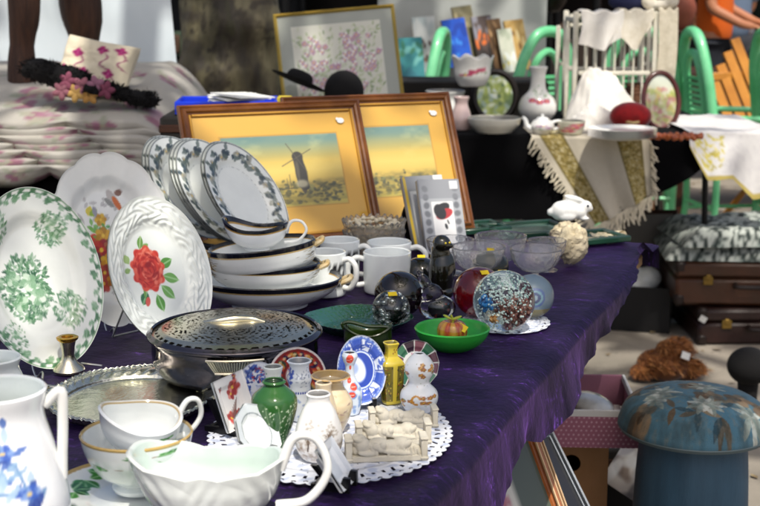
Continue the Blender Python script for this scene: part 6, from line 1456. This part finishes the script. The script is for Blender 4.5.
t = thing('low_black_box', 'low black box under the hats before the flower print', 'box', (D(322, 100, 4.11).x, 4.115, zt_)); mk('box_body', box(.36, .10, .05, (0, 0, .025), .004), black_plastic(), t); mk('lid', box(.364, .104, .004, (0, 0, .0495), .001), black_plastic(), t)
felt = mat('black_felt', '#0b0a0b', .95, bump=.3, bscale=200)
p = D(344, 100, 4.12); s_ = mpp(p); t = thing('black_hat', 'rounded black felt hat in front of the flower print', 'hat', (p.x, p.y, zt_+.052))
mk('crown_felt', ball(20*s_, 20*s_, 21*s_, (0, 0, 8*s_)), felt, t); mk('brim', lathe(spl([(.001, .004), (18*s_, .004), (24*s_, .002), (24*s_, 0), (.001, 0)], 3), 40), felt, t)
p = D(298, 92, 4.1); t = thing('wide_black_hat', 'wide brimmed black hat tilted against the flower print', 'hat', (p.x, p.y, zt_+.105), R(10)); t.rotation_euler = (R(-10), R(22), 0)
mk('crown_felt', lathe(spl([(14*s_, .0), (13*s_, 8*s_), (9*s_, 12*s_), (.001, 13*s_)], 5), 40), felt, t); mk('brim', lathe(spl([(.001, .004), (14*s_, .003), (27*s_, .008), (27*s_, .005), (14*s_, 0), (.001, 0)], 4), 48), felt, t)
# ================================================================ floor on the right
def G(px, py): return W(px, py, 0.0)
# suitcases
def suitcase(name, label, px0, px1, pyb, w_, d_, h_, z, c, c2, rot, group='old brown suitcases stacked on the ground'):
    p = G((px0+px1)/2, pyb); p.z = 0
    t = thing('suitcase', label, 'suitcase', (p.x, p.y+d_/2, z), rot, group)
    lm = mat('leather'+c, c, .45, c2=c2, vscale=9, bump=.3, bscale=80, coat=.2); br_ = mat('old_brass', '#8a7038', .4, metal=.8); dk = mat('dark_leather', '#1c0f0a', .5)
    mk('case_base', box(w_, d_, h_*.62, (0, 0, h_*.31), .012), lm, t); mk('lid', box(w_+.004, d_+.004, h_*.36, (0, 0, h_*.81), .012), lm, t)
    for sx in (-1, 1):
        mk('lock', join(box(.035, .008, .03, (sx*w_*.3, -d_/2-.005, h_*.58), .002), box(.02, .01, .02, (sx*w_*.3, -d_/2-.008, h_*.66), .002)), br_, t)
        mk('corner_guard', box(.04, .045, .045, (sx*(w_/2-.016), -d_/2+.018, h_-.02), .01), dk, t); mk('corner_guard', box(.04, .045, .045, (sx*(w_/2-.016), -d_/2+.018, .02), .01), dk, t)
    mk('handle', tube(spl([(-.07, -d_/2, h_*.5), (-.065, -d_/2-.03, h_*.48), (.065, -d_/2-.03, h_*.48), (.07, -d_/2, h_*.5)], 5), .009, 8), dk, t)
    return t
pz = G(738, 345)
t1 = suitcase('suitcase', 'dark maroon suitcase on the ground, lower of its stack', 695, 835, 345, .50, .34, .135, 0, '#2c120d', '#1c0b08', R(2))
t2 = suitcase('suitcase', 'brown leather suitcase on top of the dark maroon one', 678, 835, 345, .56, .36, .16, .14, '#4a2a18', '#38200f', R(-3)); t2.location.y += .01; t2.location.x = t1.location.x-.035
q = np.random.default_rng(2)
mkp = mat('paper_tag', '#cfd0cc', .8); mk('price_tag', box(.026, .002, .022), mkp, t1, loc=(-.238, -.178, .10), rot=(0, R(30), 0))
# black and white textile heap on the suitcases
cvt = Cv(1, 1, 400, '#b4bab2'); 
cvt.field(lambda X, Y: np.clip((np.sin(X*60+fbm(X*9, Y*9, 4)*22)*np.sin(Y*34+fbm(X*8+4, Y*8, 7)*18))*2+.15, 0, 1), '#222a28', .9); cvt.field(lambda X, Y: np.clip(fbm(X*14, Y*14, 9)*2-1.1, 0, 1), '#4a6a60', .7)
for k, (lb, h, dx) in enumerate((('lower folded black and white patterned textile on the suitcase', .0, 0), ('upper rumpled black and white patterned textile on the suitcase', .055, .03))):
    def tf(U, V, k=k):
        x, y = (U-.5)*.62, (V-.5)*.40; r = np.maximum(np.abs(U-.5), np.abs(V-.5))*2
        return x, y, (1-np.clip((r-.72)/.28, 0, 1)**2)*(.05+.025*fbm(U*7+k*5, V*7, 6))+.03*(fbm(U*12+9, V*5+k*3, 2)-.4)*(1-r**4)
    g = grid(80, 60, tf); tag(mk('folded_textile', g, cloth_paint(), loc=(t2.location.x+dx, t2.location.y+.02, .302+h), rot=(0, 0, R(-5+8*k)), cols=cvt.sample(g[2][:, 0], g[2][:, 1]), sharp=180), lb, 'textile', 'patterned textiles on the suitcases')
# black box with a white bag
p = G(640, 333); t = thing('black_box', 'open black box on the ground holding a white bag', 'box', (p.x+.02, p.y+.14, 0), R(-14))
bk = mat('black_box_card', '#0e0e10', .6, bump=.1, bscale=60)
mk('box_floor', box(.24, .26, .006, (0, 0, .003)), bk, t)
for s in (-1, 1): mk('box_side', box(.24, .006, .17, (0, s*.127, .087), .001), bk, t); mk('box_side', box(.006, .247, .17, (s*.117, 0, .087), .001), bk, t)
lump('white_bag', [((0, 0, .13), (.09, .08, .06)), ((-.03, .0, .17), (.06, .06, .05)), ((.05, -.02, .16), (.05, .05, .045))], .007, mat('bag_plastic', '#dfe2de', .3, coat=.3), loc=(p.x, p.y+.15, .02), smooth_it=2); tag(bpy.data.objects['white_bag'], 'crumpled white bag stuffed in the open black box', 'bag')
# grey leaning panel, dark leaning boards
def leaner(name, label, px, py, w_, h_, th, ph, c, c2, ew=.018, m2=None):
    p = G(px, py); t = thing(name, label, 'framed panel', mw=facing(p, th, ph))
    moulding(w_, h_, ew, .02, m2 or darkwood(), t); mk('panel', box(w_-ew, h_-ew, .006, (0, h_/2, .007)), mat('panel'+c, c, .7, c2=c2, vscale=4), t); return t
leaner('leaning_picture', 'grey backed picture panel in a dark frame leaning behind the velvet', 650, 318, .22, .42, R(4), R(10), '#6a655c', '#58544c')
leaner('leaning_board', 'dark board with a bright wooden edge leaning under the table corner', 716, 290, .16, .30, R(38), R(16), '#3a2a1c', '#241a12', .014, mat('pale_frame_edge', '#b08a54', .5))
# fur, dark ball, pole
p = G(672, 388); q = np.random.default_rng(4); E = [((0, 0, .05), (.075, .08, .055)), ((.035, .02, .09), (.042, .05, .045)), ((-.045, 0, .05), (.05, .06, .045)), ((.01, -.01, .105), (.045, .045, .03), (0, -.3, 0)), ((.075, 0, .03), (.045, .05, .035)), ((-.08, -.02, .028), (.04, .045, .028))]
t = thing('fur_stole', 'shaggy ginger fur stole heaped on the ground', 'fur', (p.x, p.y+.1, 0)); furm = mat('ginger_fur', '#7a4820', .85, c2='#4a2a14', vscale=9, sheen=.3)
lump('hide', E, .008, furm, t)
base = np.array([e[0] for e in E]); rad = np.array([e[1] for e in E]); n = 7000; k = q.integers(0, len(E), n); d = q.normal(size=(n, 3)); d /= np.linalg.norm(d, axis=1)[:, None]; d[:, 2] = np.abs(d[:, 2])
P0 = base[k]+rad[k]*d; dirs = d*.4+np.array([.5, -.2, -.45])+q.normal(size=(n, 3))*.22; L_ = q.uniform(.012, .03, n)[:, None]; sd = np.cross(dirs, q.normal(size=(n, 3))); sd /= np.linalg.norm(sd, axis=1)[:, None]
V = np.stack([P0-sd*.0016, P0+sd*.0016, P0+dirs*L_+sd*.0003, P0+dirs*L_-sd*.0003], 1).reshape(-1, 3); V[:, 2] = np.maximum(V[:, 2], .003)
cc = np.array([hx(c) for c in ('#9a6030', '#7c4820', '#b8804a', '#502c14')])[q.integers(0, 4, n)].repeat(4, 0)
mk('hair', (V, np.arange(4*n).reshape(n, 4), np.zeros((4*n, 2))), mat('fur_hair', rough=.6, attr=True), t, cols=cc, smooth=False)
mk('price_tag', box(.028, .002, .024), mkp, t, loc=(.045, -.075, .10), rot=(R(-30), R(20), 0))
p = G(746, 392); p2 = D(749, 366, 3.6); t = thing('black_cushion', 'round black plush cushion beside the blue stool', 'cushion', (p2.x, 3.6, 0)); zc = p2.z
mk('pad', ball(.062, .062, .055, (0, 0, zc), 40, 24), felt, t); mk('pedestal', lathe(spl([(.001, 0), (.06, 0), (.05, .02), (.03, .06), (.03, zc-.05), (.045, zc-.03)], 5), 30), felt, t)
# stool
sp = D(694, 424, 2.25); Rs = 75*mpp(sp); zs = sp.z
cvs = Cv(2, 2, 300, '#54788a'); q = np.random.default_rng(13); cvs.field(lambda X, Y: fbm(X*9, Y*9, 3)*.5, '#3a6478')
for k in range(26):
    a_ = q.uniform(0, 6.28); d = math.sqrt(q.uniform())*.92; x, y = 1+math.cos(a_)*d, 1+math.sin(a_)*d
    ty = k % 3
    if ty == 0:
        for j in range(9): cvs.leaf(x, y, .30*q.uniform(.6, 1), .04, j*.7+k, ['#a8b0a4', '#c9ccc2', '#8a968c'][j % 3], .85)
    elif ty == 1:
        for j in range(5): cvs.ell(x+.1*math.cos(j*1.26), y+.1*math.sin(j*1.26), .10, .075, j*1.26, ['#7a6048', '#967a5c', '#5a4634'][j % 3], .85, .3)
        cvs.ell(x, y, .05, .05, 0, '#4a3a2c')
    else:
        for j in range(4): cvs.leaf(x, y, .26, .045, q.uniform(0, 6), ['#5a4a38', '#8a7458', '#2c4450'][j % 3], .85)
cvs.field(lambda X, Y: np.clip(fbm(X*7+3, Y*7, 23)*2.6-1.0, 0, 1)*.7, '#3a4648'); cvs.field(lambda X, Y: np.clip(fbm(X*30+3, Y*30, 29)*2.4-1.2, 0, 1)*.8, '#7a7468'); cvs.field(lambda X, Y: np.clip(fbm(X*60, Y*60, 33)*2-1.1, 0, 1)*.4, '#2a343a')
t = thing('mushroom_stool', 'blue mushroom shaped stool with a floral padded top', 'stool', (sp.x, sp.y, 0))
sb = mat('stool_blue_paint', '#38586e', .5, c2='#2c485c', vscale=5, stretch=(6, 6, 1), bump=.15, bscale=60)
g = lathe(spl([(Rs*.985, zs-.006), (Rs, zs), (Rs*.985, zs+.010), (Rs*.90, zs+.036), (Rs*.68, zs+.054), (Rs*.3, zs+.064), (.001, zs+.066)], 26), 420)
mk('padded_top', g, cloth_paint(), t, cols=cvs.sample(g[0][:, 0]/Rs+1, g[0][:, 1]/Rs+1), sharp=180)
mk('rim', lathe([(Rs*.6, zs-.008), (Rs*.98, zs-.010), (Rs*1.005, zs-.004), (Rs*.99, zs-.001)], 100), mat('stool_rim', '#5a6a6e', .5), t)
mk('pedestal', lathe(spl([(.001, 0), (Rs*.72, .0), (Rs*.76, .06), (Rs*.77, zs*.5), (Rs*.74, zs*.8), (Rs*.69, zs-.02), (Rs*.64, zs-.008)], 6), 80), sb, t)
# cardboard box and polka dot box
cbY = 2.42; xa, xb = D(528, 470, cbY).x, D(608, 470, cbY).x; zc = zt((0, cbY, 0), 440); d_ = .26; w_ = xb-xa
cb = mat('cardboard', '#b0845c', .85, c2='#9a7048', vscale=7, bump=.12, bscale=90)
t = thing('cardboard_box', 'brown cardboard box with a round hand hole under the polka dot box', 'box', (xb, cbY, 0), R(-8))
cx_ = -w_*.5; hole = (D(572, 465, cbY).x-xb, zt((0, cbY, 0), 465)); hr = 9*mpp((0, cbY, .4))
n = 40; an = np.linspace(0, 2*math.pi, n, endpoint=False); dx = np.cos(an); dz_ = np.sin(an)
sx_ = np.where(dx > 0, -0-hole[0], hole[0]+w_*1.6)/np.maximum(np.abs(dx), 1e-6); sz_ = np.where(dz_ > 0, zc-hole[1], hole[1])/np.maximum(np.abs(dz_), 1e-6); k_ = np.minimum(sx_, sz_)
outer = np.c_[hole[0]+dx*k_, 0*an, hole[1]+dz_*k_]; inn = np.c_[hole[0]+dx*hr, 0*an, hole[1]+dz_*hr]
Ff = [(i, (i+1) % n, n+(i+1) % n, n+i) for i in range(n)]
mk('box_front', (np.vstack([outer, inn]), Ff, np.zeros((2*n, 2))), cb, t, smooth=False)
for c_, sx_ in ((0, -1), ):
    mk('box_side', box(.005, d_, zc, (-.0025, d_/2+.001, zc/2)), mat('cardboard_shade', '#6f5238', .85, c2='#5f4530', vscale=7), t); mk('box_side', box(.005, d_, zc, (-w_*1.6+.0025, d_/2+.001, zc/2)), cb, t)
mk('box_back', box(w_*1.6-.012, .005, zc, (-w_*.8, d_, zc/2)), cb, t); mk('flap', box(w_*1.6, d_, .005, (-w_*.8, d_/2, zc-.003)), cb, t)
# polka box
py_ = 2.30; A = D(544, 441, py_); Bp = D(641, 424, py_+.04); zb = zc+.004; w2 = .40; h2 = .062; d2 = .26
cvd = Cv(.40, .08, 1500, '#a0647a')
for i in range(60):
    for j in range(12): cvd.ell(i*.0095+(j % 2)*.00475, j*.0085, .0019, .0019, 0, '#d4b0bc', .9)
t = thing('polka_dot_box', 'open mauve box with white polka dots and plastic wrapped goods', 'box', (D(636, 420, 2.42).x, 2.36, zb), R(-3))
dots = lambda w_, h_: grid(int(w_*900), int(h_*900), lambda U, V: (U*w_, 0*U, V*h_))
g = dots(w2, h2); g[0][:, 0] -= w2; mk('box_front', g, matte_paint(), t, cols=cvd.sample(g[2][:, 0]*w2, g[2][:, 1]*h2), smooth=False)
g = dots(d2, h2); c_ = cvd.sample(g[2][:, 0]*d2, g[2][:, 1]*h2); g[0][:, [0, 1]] = g[0][:, [1, 0]]; mk('box_side', g, matte_paint(), t, cols=c_, smooth=False)
wp = mat('white_card', '#d8d8d6', .7)
mk('rim_strip', join(box(w2, .006, .017, (-w2/2, .004, h2+.004), .001), box(.006, d2-.014, .014, (-.004, d2/2, h2+.002), .001)), wp, t); mk('box_back', box(w2, .005, h2+.006, (-w2/2, d2, (h2+.006)/2), .001), mat('mauve_card', '#8a5a6c', .7), t)
mk('box_floor', box(w2-.02, d2-.02, .004, (-w2/2, d2/2, .004)), wp, t); mk('box_side', box(.005, d2-.012, h2, (-w2+.003, d2/2, h2/2)), wp, t)
E = [((-.08-.07*k, .10+.04*(k % 2), .055+.006*(k % 3)), (.045, .06, .022), (0, .2*(-1)**k, k)) for k in range(4)]
lump('plastic_wrap', E, .005, mat('clear_wrap', '#a8aaa8', .15, c2='#c8cac8', vscale=20, coat=1, bump=.5, bscale=60), loc=t.location, smooth_it=1); tag(bpy.data.objects['plastic_wrap'], 'shiny plastic wrapped goods lying in the polka dot box', 'package')
# magazines leaning between box and stool
p = D(628, 470, 2.62); t = thing('magazine', 'glossy magazine with pale cover leaning between cardboard box and stool', 'magazine', mw=facing(D(632, 500, 2.62), R(-30), R(28), R(-22)))
cvg = Cv(.16, .21, 500, '#b0aca8'); q = np.random.default_rng(3)
for k in range(50): cvg.ell(q.uniform(0, .16), q.uniform(0, .21), .03, .012, q.uniform(0, 3), ['#d8d4d0', '#8a8a94', '#6a5a50', '#c4c8cc', '#4a4a50'][q.integers(5)], .7, .5)
g = grid(60, 80, lambda U, V: ((U-.5)*.16, V*.21, .007+.006*np.sin(U*3))); mk('cover', g, mat('print_under_glass', rough=.55, attr=True, coat=.9), t, cols=cvg.sample(g[2][:, 0]*.16, g[2][:, 1]*.21)); mk('pages', box(.158, .208, .006, (0, .105, .002), .001), wp, t)
tz = t.matrix_world.translation.z
t = thing('book_crate', 'dark crate standing on the ground behind the stool', 'crate', (D(632, 480, 2.74).x+.02, 2.80, 0)); mk('crate_body', box(.20, .18, .26, (0, 0, .13), .004), mat('dark_crate', '#15120f', .8), t); mk('slat', box(.205, .185, .02, (0, 0, .23), .003), darkwood(), t)
# frames leaning under the velvet
def lfr(name, label, cx, cy, Y, w_, h_, th, ph, m, c, fw):
    pm = D(cx, cy, Y); M = facing(pm, th, ph); r3 = M.to_3x3()@Vector((1, 0, 0)); u3 = M.to_3x3()@Vector((0, 1, 0)); L_ = (pm.z-.004)/u3.z
    M.translation = pm-r3*(w_/2-fw/2)-u3*L_
    t = thing(name, label, 'framed picture', mw=M); h_ = L_+.10; moulding(w_, h_, fw, .016, m, t)
    if fw > .02:
        for s in (-1, 1):
            for o_ in (.004, .010, .018): mk('pale_stripe', box(.0026, h_-.03, .004, (s*(w_/2-o_), h_/2, .0155), .0005), mat('pale_stripe', '#d8b890', .5), t)
    cv = Cv(w_, h_, 300, c); q = np.random.default_rng(4); cv.field(lambda X, Y: ((X > fw+.05) & (X < w_-fw-.05) & (Y > fw+.05) & (Y < h_-fw-.05))*1., '#d0cec4')
    for k in range(90): cv.ell(q.uniform(w_*.3, w_*.85), q.uniform(h_*.3, h_*.85), .012, .006, q.uniform(0, 3), ['#a85a6a', '#7a8a7a', '#b08a9a'][k % 3], .8, .5)
    g = grid(70, 100, lambda U, V: ((U-.5)*(w_-fw), V*(h_-fw)+fw/2, .005+0*U)); mk('print', g, mat('print_under_glass', rough=.55, attr=True, coat=.9), t, cols=cv.sample(g[2][:, 0]*w_, g[2][:, 1]*h_)); mk('backing', box(w_-.004, h_-.004, .003, (0, h_/2, .001)), mat('backing_board', '#6a5236', .8), t)
stripe = mat('orange_striped_wood', '#b0642c', .4, c2='#7c4018', vscale=18, coat=.3)
lfr('striped_frame_picture', 'flower print in an orange striped wooden frame leaning under the velvet', 546, 480, 1.95, .40, .6, R(35), R(33), stripe, '#4a5448', .024)
lfr('silver_frame_picture', 'picture in a thin silver frame behind the orange striped one', 572, 484, 2.08, .40, .6, R(38), R(40), mat('silver_frame', '#9aa4ac', .3, metal=.7), '#3a3a3c', .014)
# ================================================================ people and far stalls
skinm = mat('skin', '#a87050', .5, sss=.1)
def person(label, x, y, rz, shirt, trousers, hair, k=0, lean=0, s=1.0):
    """one continuous body; shirt and trousers are cut from looser copies of the same skeleton"""
    t = thing('person', label, 'person', (x, y, 0), rz); t.scale = (s,)*3
    P = [(0, 0, .98, .14, .10), (0, .005, 1.12, .135, .10), (0, .0, 1.30, .155, .115), (0, 0, 1.44, .12, .09), (0, -.01, 1.52, .055, .055), (0, -.02, 1.60, .07, .08), (0, -.025, 1.70, .075, .092), (0, -.02, 1.77, .05, .06),
         (-.19, 0, 1.42, .058, .058), (-.25, -.03, 1.16, .045, .045), (-.20, -.24, 1.05, .035, .035), (-.15, -.31, 1.03, .03, .022),
         (.19, 0, 1.42, .058, .058), (.25, -.03, 1.16, .045, .045), (.20, -.24, 1.06, .035, .035), (.15, -.31, 1.04, .03, .022),
         (-.10, 0, .90, .095, .10), (-.11, -.01, .50, .062, .062), (-.11, .02, .09, .042, .045), (-.115, -.10, .045, .042, .03), (-.115, -.19, .035, .035, .022),
         (.10, 0, .90, .095, .10), (.12, -.01, .50, .062, .062), (.13, .02, .09, .042, .045), (.135, -.10, .045, .042, .03), (.135, -.19, .035, .035, .022)]
    E = [(0, 1), (1, 2), (2, 3), (3, 4), (4, 5), (5, 6), (6, 7), (3, 8), (8, 9), (9, 10), (10, 11), (3, 12), (12, 13), (13, 14), (14, 15), (0, 16), (16, 17), (17, 18), (18, 19), (19, 20), (0, 21), (21, 22), (22, 23), (23, 24), (24, 25)]
    n0 = len(P)
    for sx, wi in ((-1, 11), (1, 15)):                 # five fingers on each hand
        w_ = P[wi]
        for j, (dx, dy, L_) in enumerate(((.022, -.02, .035), (.018, -.05, .05), (.006, -.055, .055), (-.008, -.052, .05), (-.02, -.045, .04))):
            a = len(P); P.append((w_[0]-sx*dx, w_[1]+dy*.6, w_[2], .010, .010)); P.append((w_[0]-sx*dx*1.2, w_[1]+dy-L_*.5, w_[2]-.018, .008, .008)); E += [(wi, a), (a, a+1)]
    skin('body', P, E, skinm, t)
    S = [(0, 0, .86, .185, .14), (0, .005, 1.05, .18, .145), (0, 0, 1.28, .175, .135), (0, 0, 1.43, .13, .10), (-.19, 0, 1.425, .08, .08), (-.245, -.02, 1.20, .075, .075), (.19, 0, 1.425, .08, .08), (.245, -.02, 1.20, .075, .075), (0, -.005, 1.48, .07, .068)]
    skin('shirt', S, [(0, 1), (1, 2), (2, 3), (3, 4), (4, 5), (3, 6), (6, 7), (3, 8)], mat('shirt'+shirt, shirt, .9, c2=shirt, bump=.3, bscale=20), t)
    Tn = [(0, 0, .95, .155, .12), (-.10, 0, .86, .11, .115), (-.11, -.01, .50, .082, .082), (-.11, .02, .10, .062, .066), (.10, 0, .86, .11, .115), (.12, -.01, .50, .082, .082), (.13, .02, .10, .062, .066)]
    skin('trousers', Tn, [(0, 1), (1, 2), (2, 3), (0, 4), (4, 5), (5, 6)], mat('trousers'+trousers, trousers, .9), t)
    lump('hair', [((0, .02, 1.75), (.085, .10, .075)), ((0, .06, 1.69), (.08, .06, .09))], .01, mat('hair'+hair, hair, .7), t)
    for sx in (-1, 1):
        mk('eye', ball(.011), mat('eye_dark', '#15120f', .2), t, loc=(sx*.03, -.105, 1.70)); mk('ear', ball(.012, .02, .032), skinm, t, loc=(sx*.078, -.01, 1.69))
        lump('shoe', [((0, -.06, .035), (.05, .12, .035)), ((0, .03, .05), (.045, .06, .05))], .008, mat('shoe_black', '#141212', .5), t, loc=(sx*.125, -.03, 0))
    mk('nose', ball(.013, .02, .022), skinm, t, loc=(0, -.118, 1.665)); mk('mouth', ball(.025, .008, .007), mat('lips', '#8a4a42', .5), t, loc=(0, -.106, 1.628))
    return t
PX = D(714, 40, 9.4); person('person in an orange shirt and dark trousers looking over a stall', PX.x, 9.4, R(62), '#c85a10', '#20242c', '#2a1c12', s=.97)
PX = D(733, 20, 11.0); person('person in a grey blue shirt standing beyond the man in orange', PX.x, 11.0, R(-150), '#5a6a80', '#26282e', '#1a1410', s=.95)
# far wooden tables and folding chair
def ftable(label, px, Y, w_, d_, z, c):
    p = D(px, 50, Y); t = thing('wooden_table', label, 'table', (p.x, Y, 0)); m = mat('farwood'+c, c, .6, c2='#2c1a0e', vscale=5)
    mk('table_top', box(w_, d_, .04, (0, 0, z), .005), m, t); mk('apron', box(w_-.1, .02, .09, (0, -d_/2+.06, z-.068), .003), m, t)
    for i in (-1, 1):
        for j in (-1, 1): mk('leg', box(.06, .06, z-.02, (i*(w_/2-.08), j*(d_/2-.08), (z-.02)/2), .004), m, t)
ftable('long dark wooden table behind the man in orange', 735, 8.6, 1.5, .6, .72, '#4a2c18'); ftable('low brown wooden table beyond the green armchair', 745, 7.6, 1.2, .5, .48, '#6a4426')
ym = mat('yellow_slat_wood', '#c88a34', .45, c2='#a86a20', vscale=6, coat=.3)
p = D(750, 100, 6.9); t = thing('slatted_chair', 'honey coloured wooden folding chair with long back slats', 'chair', (p.x+.05, 6.9, 0), R(28)); 
for k in range(4): mk('back_slat', xf(box(.060, .014, .60-.07*k), (.06-k*.066, .10, .72-.035*k), (R(-20), R(-14), 0)), ym, t)
for z, y in ((.52, .03), (.80, .135)): mk('back_rail', box(.42, .02, .04, (0, y+.02, z), .003), ym, t)
for k in range(6): mk('seat_slat', box(.42, .055, .014, (0, -.38+k*.066, .44), .003), ym, t)
for s in (-1, 1): mk('leg', tube([(s*.19, -.36, .0), (s*.19, .06, .52)], .016, 8), ym, t); mk('leg', tube([(s*.17, .10, .0), (s*.17, -.30, .43)], .016, 8), ym, t)
p = D(679, 20, 6.8); t = thing('clay_jar', 'reddish clay jar on a dark post between cot and man', 'jar', (p.x, 6.8, 0))
zj = zt((0, 6.8, 0), 30); mk('jar_body', xf(lathe(spl([(.001, 0), (.04, .0), (.075, .06), (.085, .12), (.06, .19), (.05, .22), (.06, .24)], 6), 40), (0, 0, zj)), mat('red_clay', '#8a4a38', .7, c2='#6f3828', vscale=9), t); mk('post', box(.10, .10, zj-.02, (0, 0, (zj-.02)/2), .005), darkwood(), t); mk('post_cap', box(.16, .16, .02, (0, 0, zj-.01), .004), darkwood(), t)
# dark tent stalls and hedge far behind
def tent(label, x, y, w_, c):
    t = thing('market_stall', label, 'stall', (x, y, 0)); m = mat('tent'+c, c, .9, c2='#141210', vscale=2)
    for i in (-1, 1):
        for j in (-1, 1): mk('pole', tube([(i*w_/2, j*.9, 0), (i*w_/2, j*.9, 2.2)], .025, 8), bm, t)
    V = np.array([(-w_/2-.1, -1, 2.15), (w_/2+.1, -1, 2.15), (w_/2+.1, 1, 2.15), (-w_/2-.1, 1, 2.15), (0, 0, 2.8)]); mk('canopy', (V, [(0, 1, 4), (1, 2, 4), (2, 3, 4), (3, 0, 4)], np.zeros((5, 2))), m, t, smooth=False)
    g = grid(60, 20, lambda U, V: ((U-.5)*w_, .9+.05*np.sin(U*40), .02+V*2.15)); mk('back_wall', g, m, t); mk('counter', box(w_-.2, .7, .78, (0, -.2, .40), .01), m, t)
    q = np.random.default_rng(int(abs(x)*10)); 
    for k in range(14): mk('goods', box(q.uniform(.06, .22), .12, q.uniform(.08, .3), (q.uniform(-w_/2+.2, w_/2-.2), -.35+q.uniform(0, .3), .9), .01), mat('goods%d' % (k % 7), ['#4a3424', '#6a6a70', '#2c2a30', '#7a5a3a', '#3a4a3a', '#8a8478', '#5a3028'][k % 7], .7), t)
tent('dark market stall far behind the paintings', D(360, 10, 9.2).x, 9.2, 3.0, '#231c17'); tent('brown market stall behind the person in orange', D(640, 10, 13.).x, 13., 3.2, '#2c2018'); tent('dark green market stall furthest to the side of the man', D(800, 10, 12.6).x, 12.6, 2.6, '#1c2a20')
tent('grey market stall behind the white tarpaulin', D(60, 10, 9.).x, 9., 3.2, '#3a3a3c')
hp = rng.uniform(size=(9000, 3))*np.array([26, 1.6, 4.2])+np.array([-12, 16.5, 0])
tag(mk('hedge_foliage', leafmesh(hp, .22, 9), leafmat('hedge_leaves', '#1c2a12', '#33451c'), smooth=False), 'dark green hedge closing off the far side of the market', 'hedge', kind='stuff')
spot(D(600, 95, 4.95), .14); spot(D(690, 60, 6.0), .16); spot(D(700, 130, 4.9), .12); spot((t1.location.x, t1.location.y, .38), .12); spot(D(550, 60, 6.3), .10); spot(D(738, 70, 6.9), .22); spot(D(714, 20, 9.4), .2)
spot(D(600, 160, 4.5), .10); spot(D(470, 10, 5.4), .1); spot(D(515, 60, 5.3), .07); spot(D(443, 50, 6), .1)
for k in range(9): spot(W(570+k*26, 352+k*2.2, 0), .07)
spot(D(100, 60, 3.6), .06); spot(D(60, 110, 3.3), .05)

for px, py in ((30, 30), (150, 50), (165, 90), (120, 20)): spot(D(px, py, 4.4), .09)
spot(D(230, 140, 2.6), .02); spot(D(300, 122, 2.62), .015); spot(D(395, 150, 2.6), .035); spot(D(410, 118, 2.65), .03)
dark(sp, .25, 60)
build_crown()
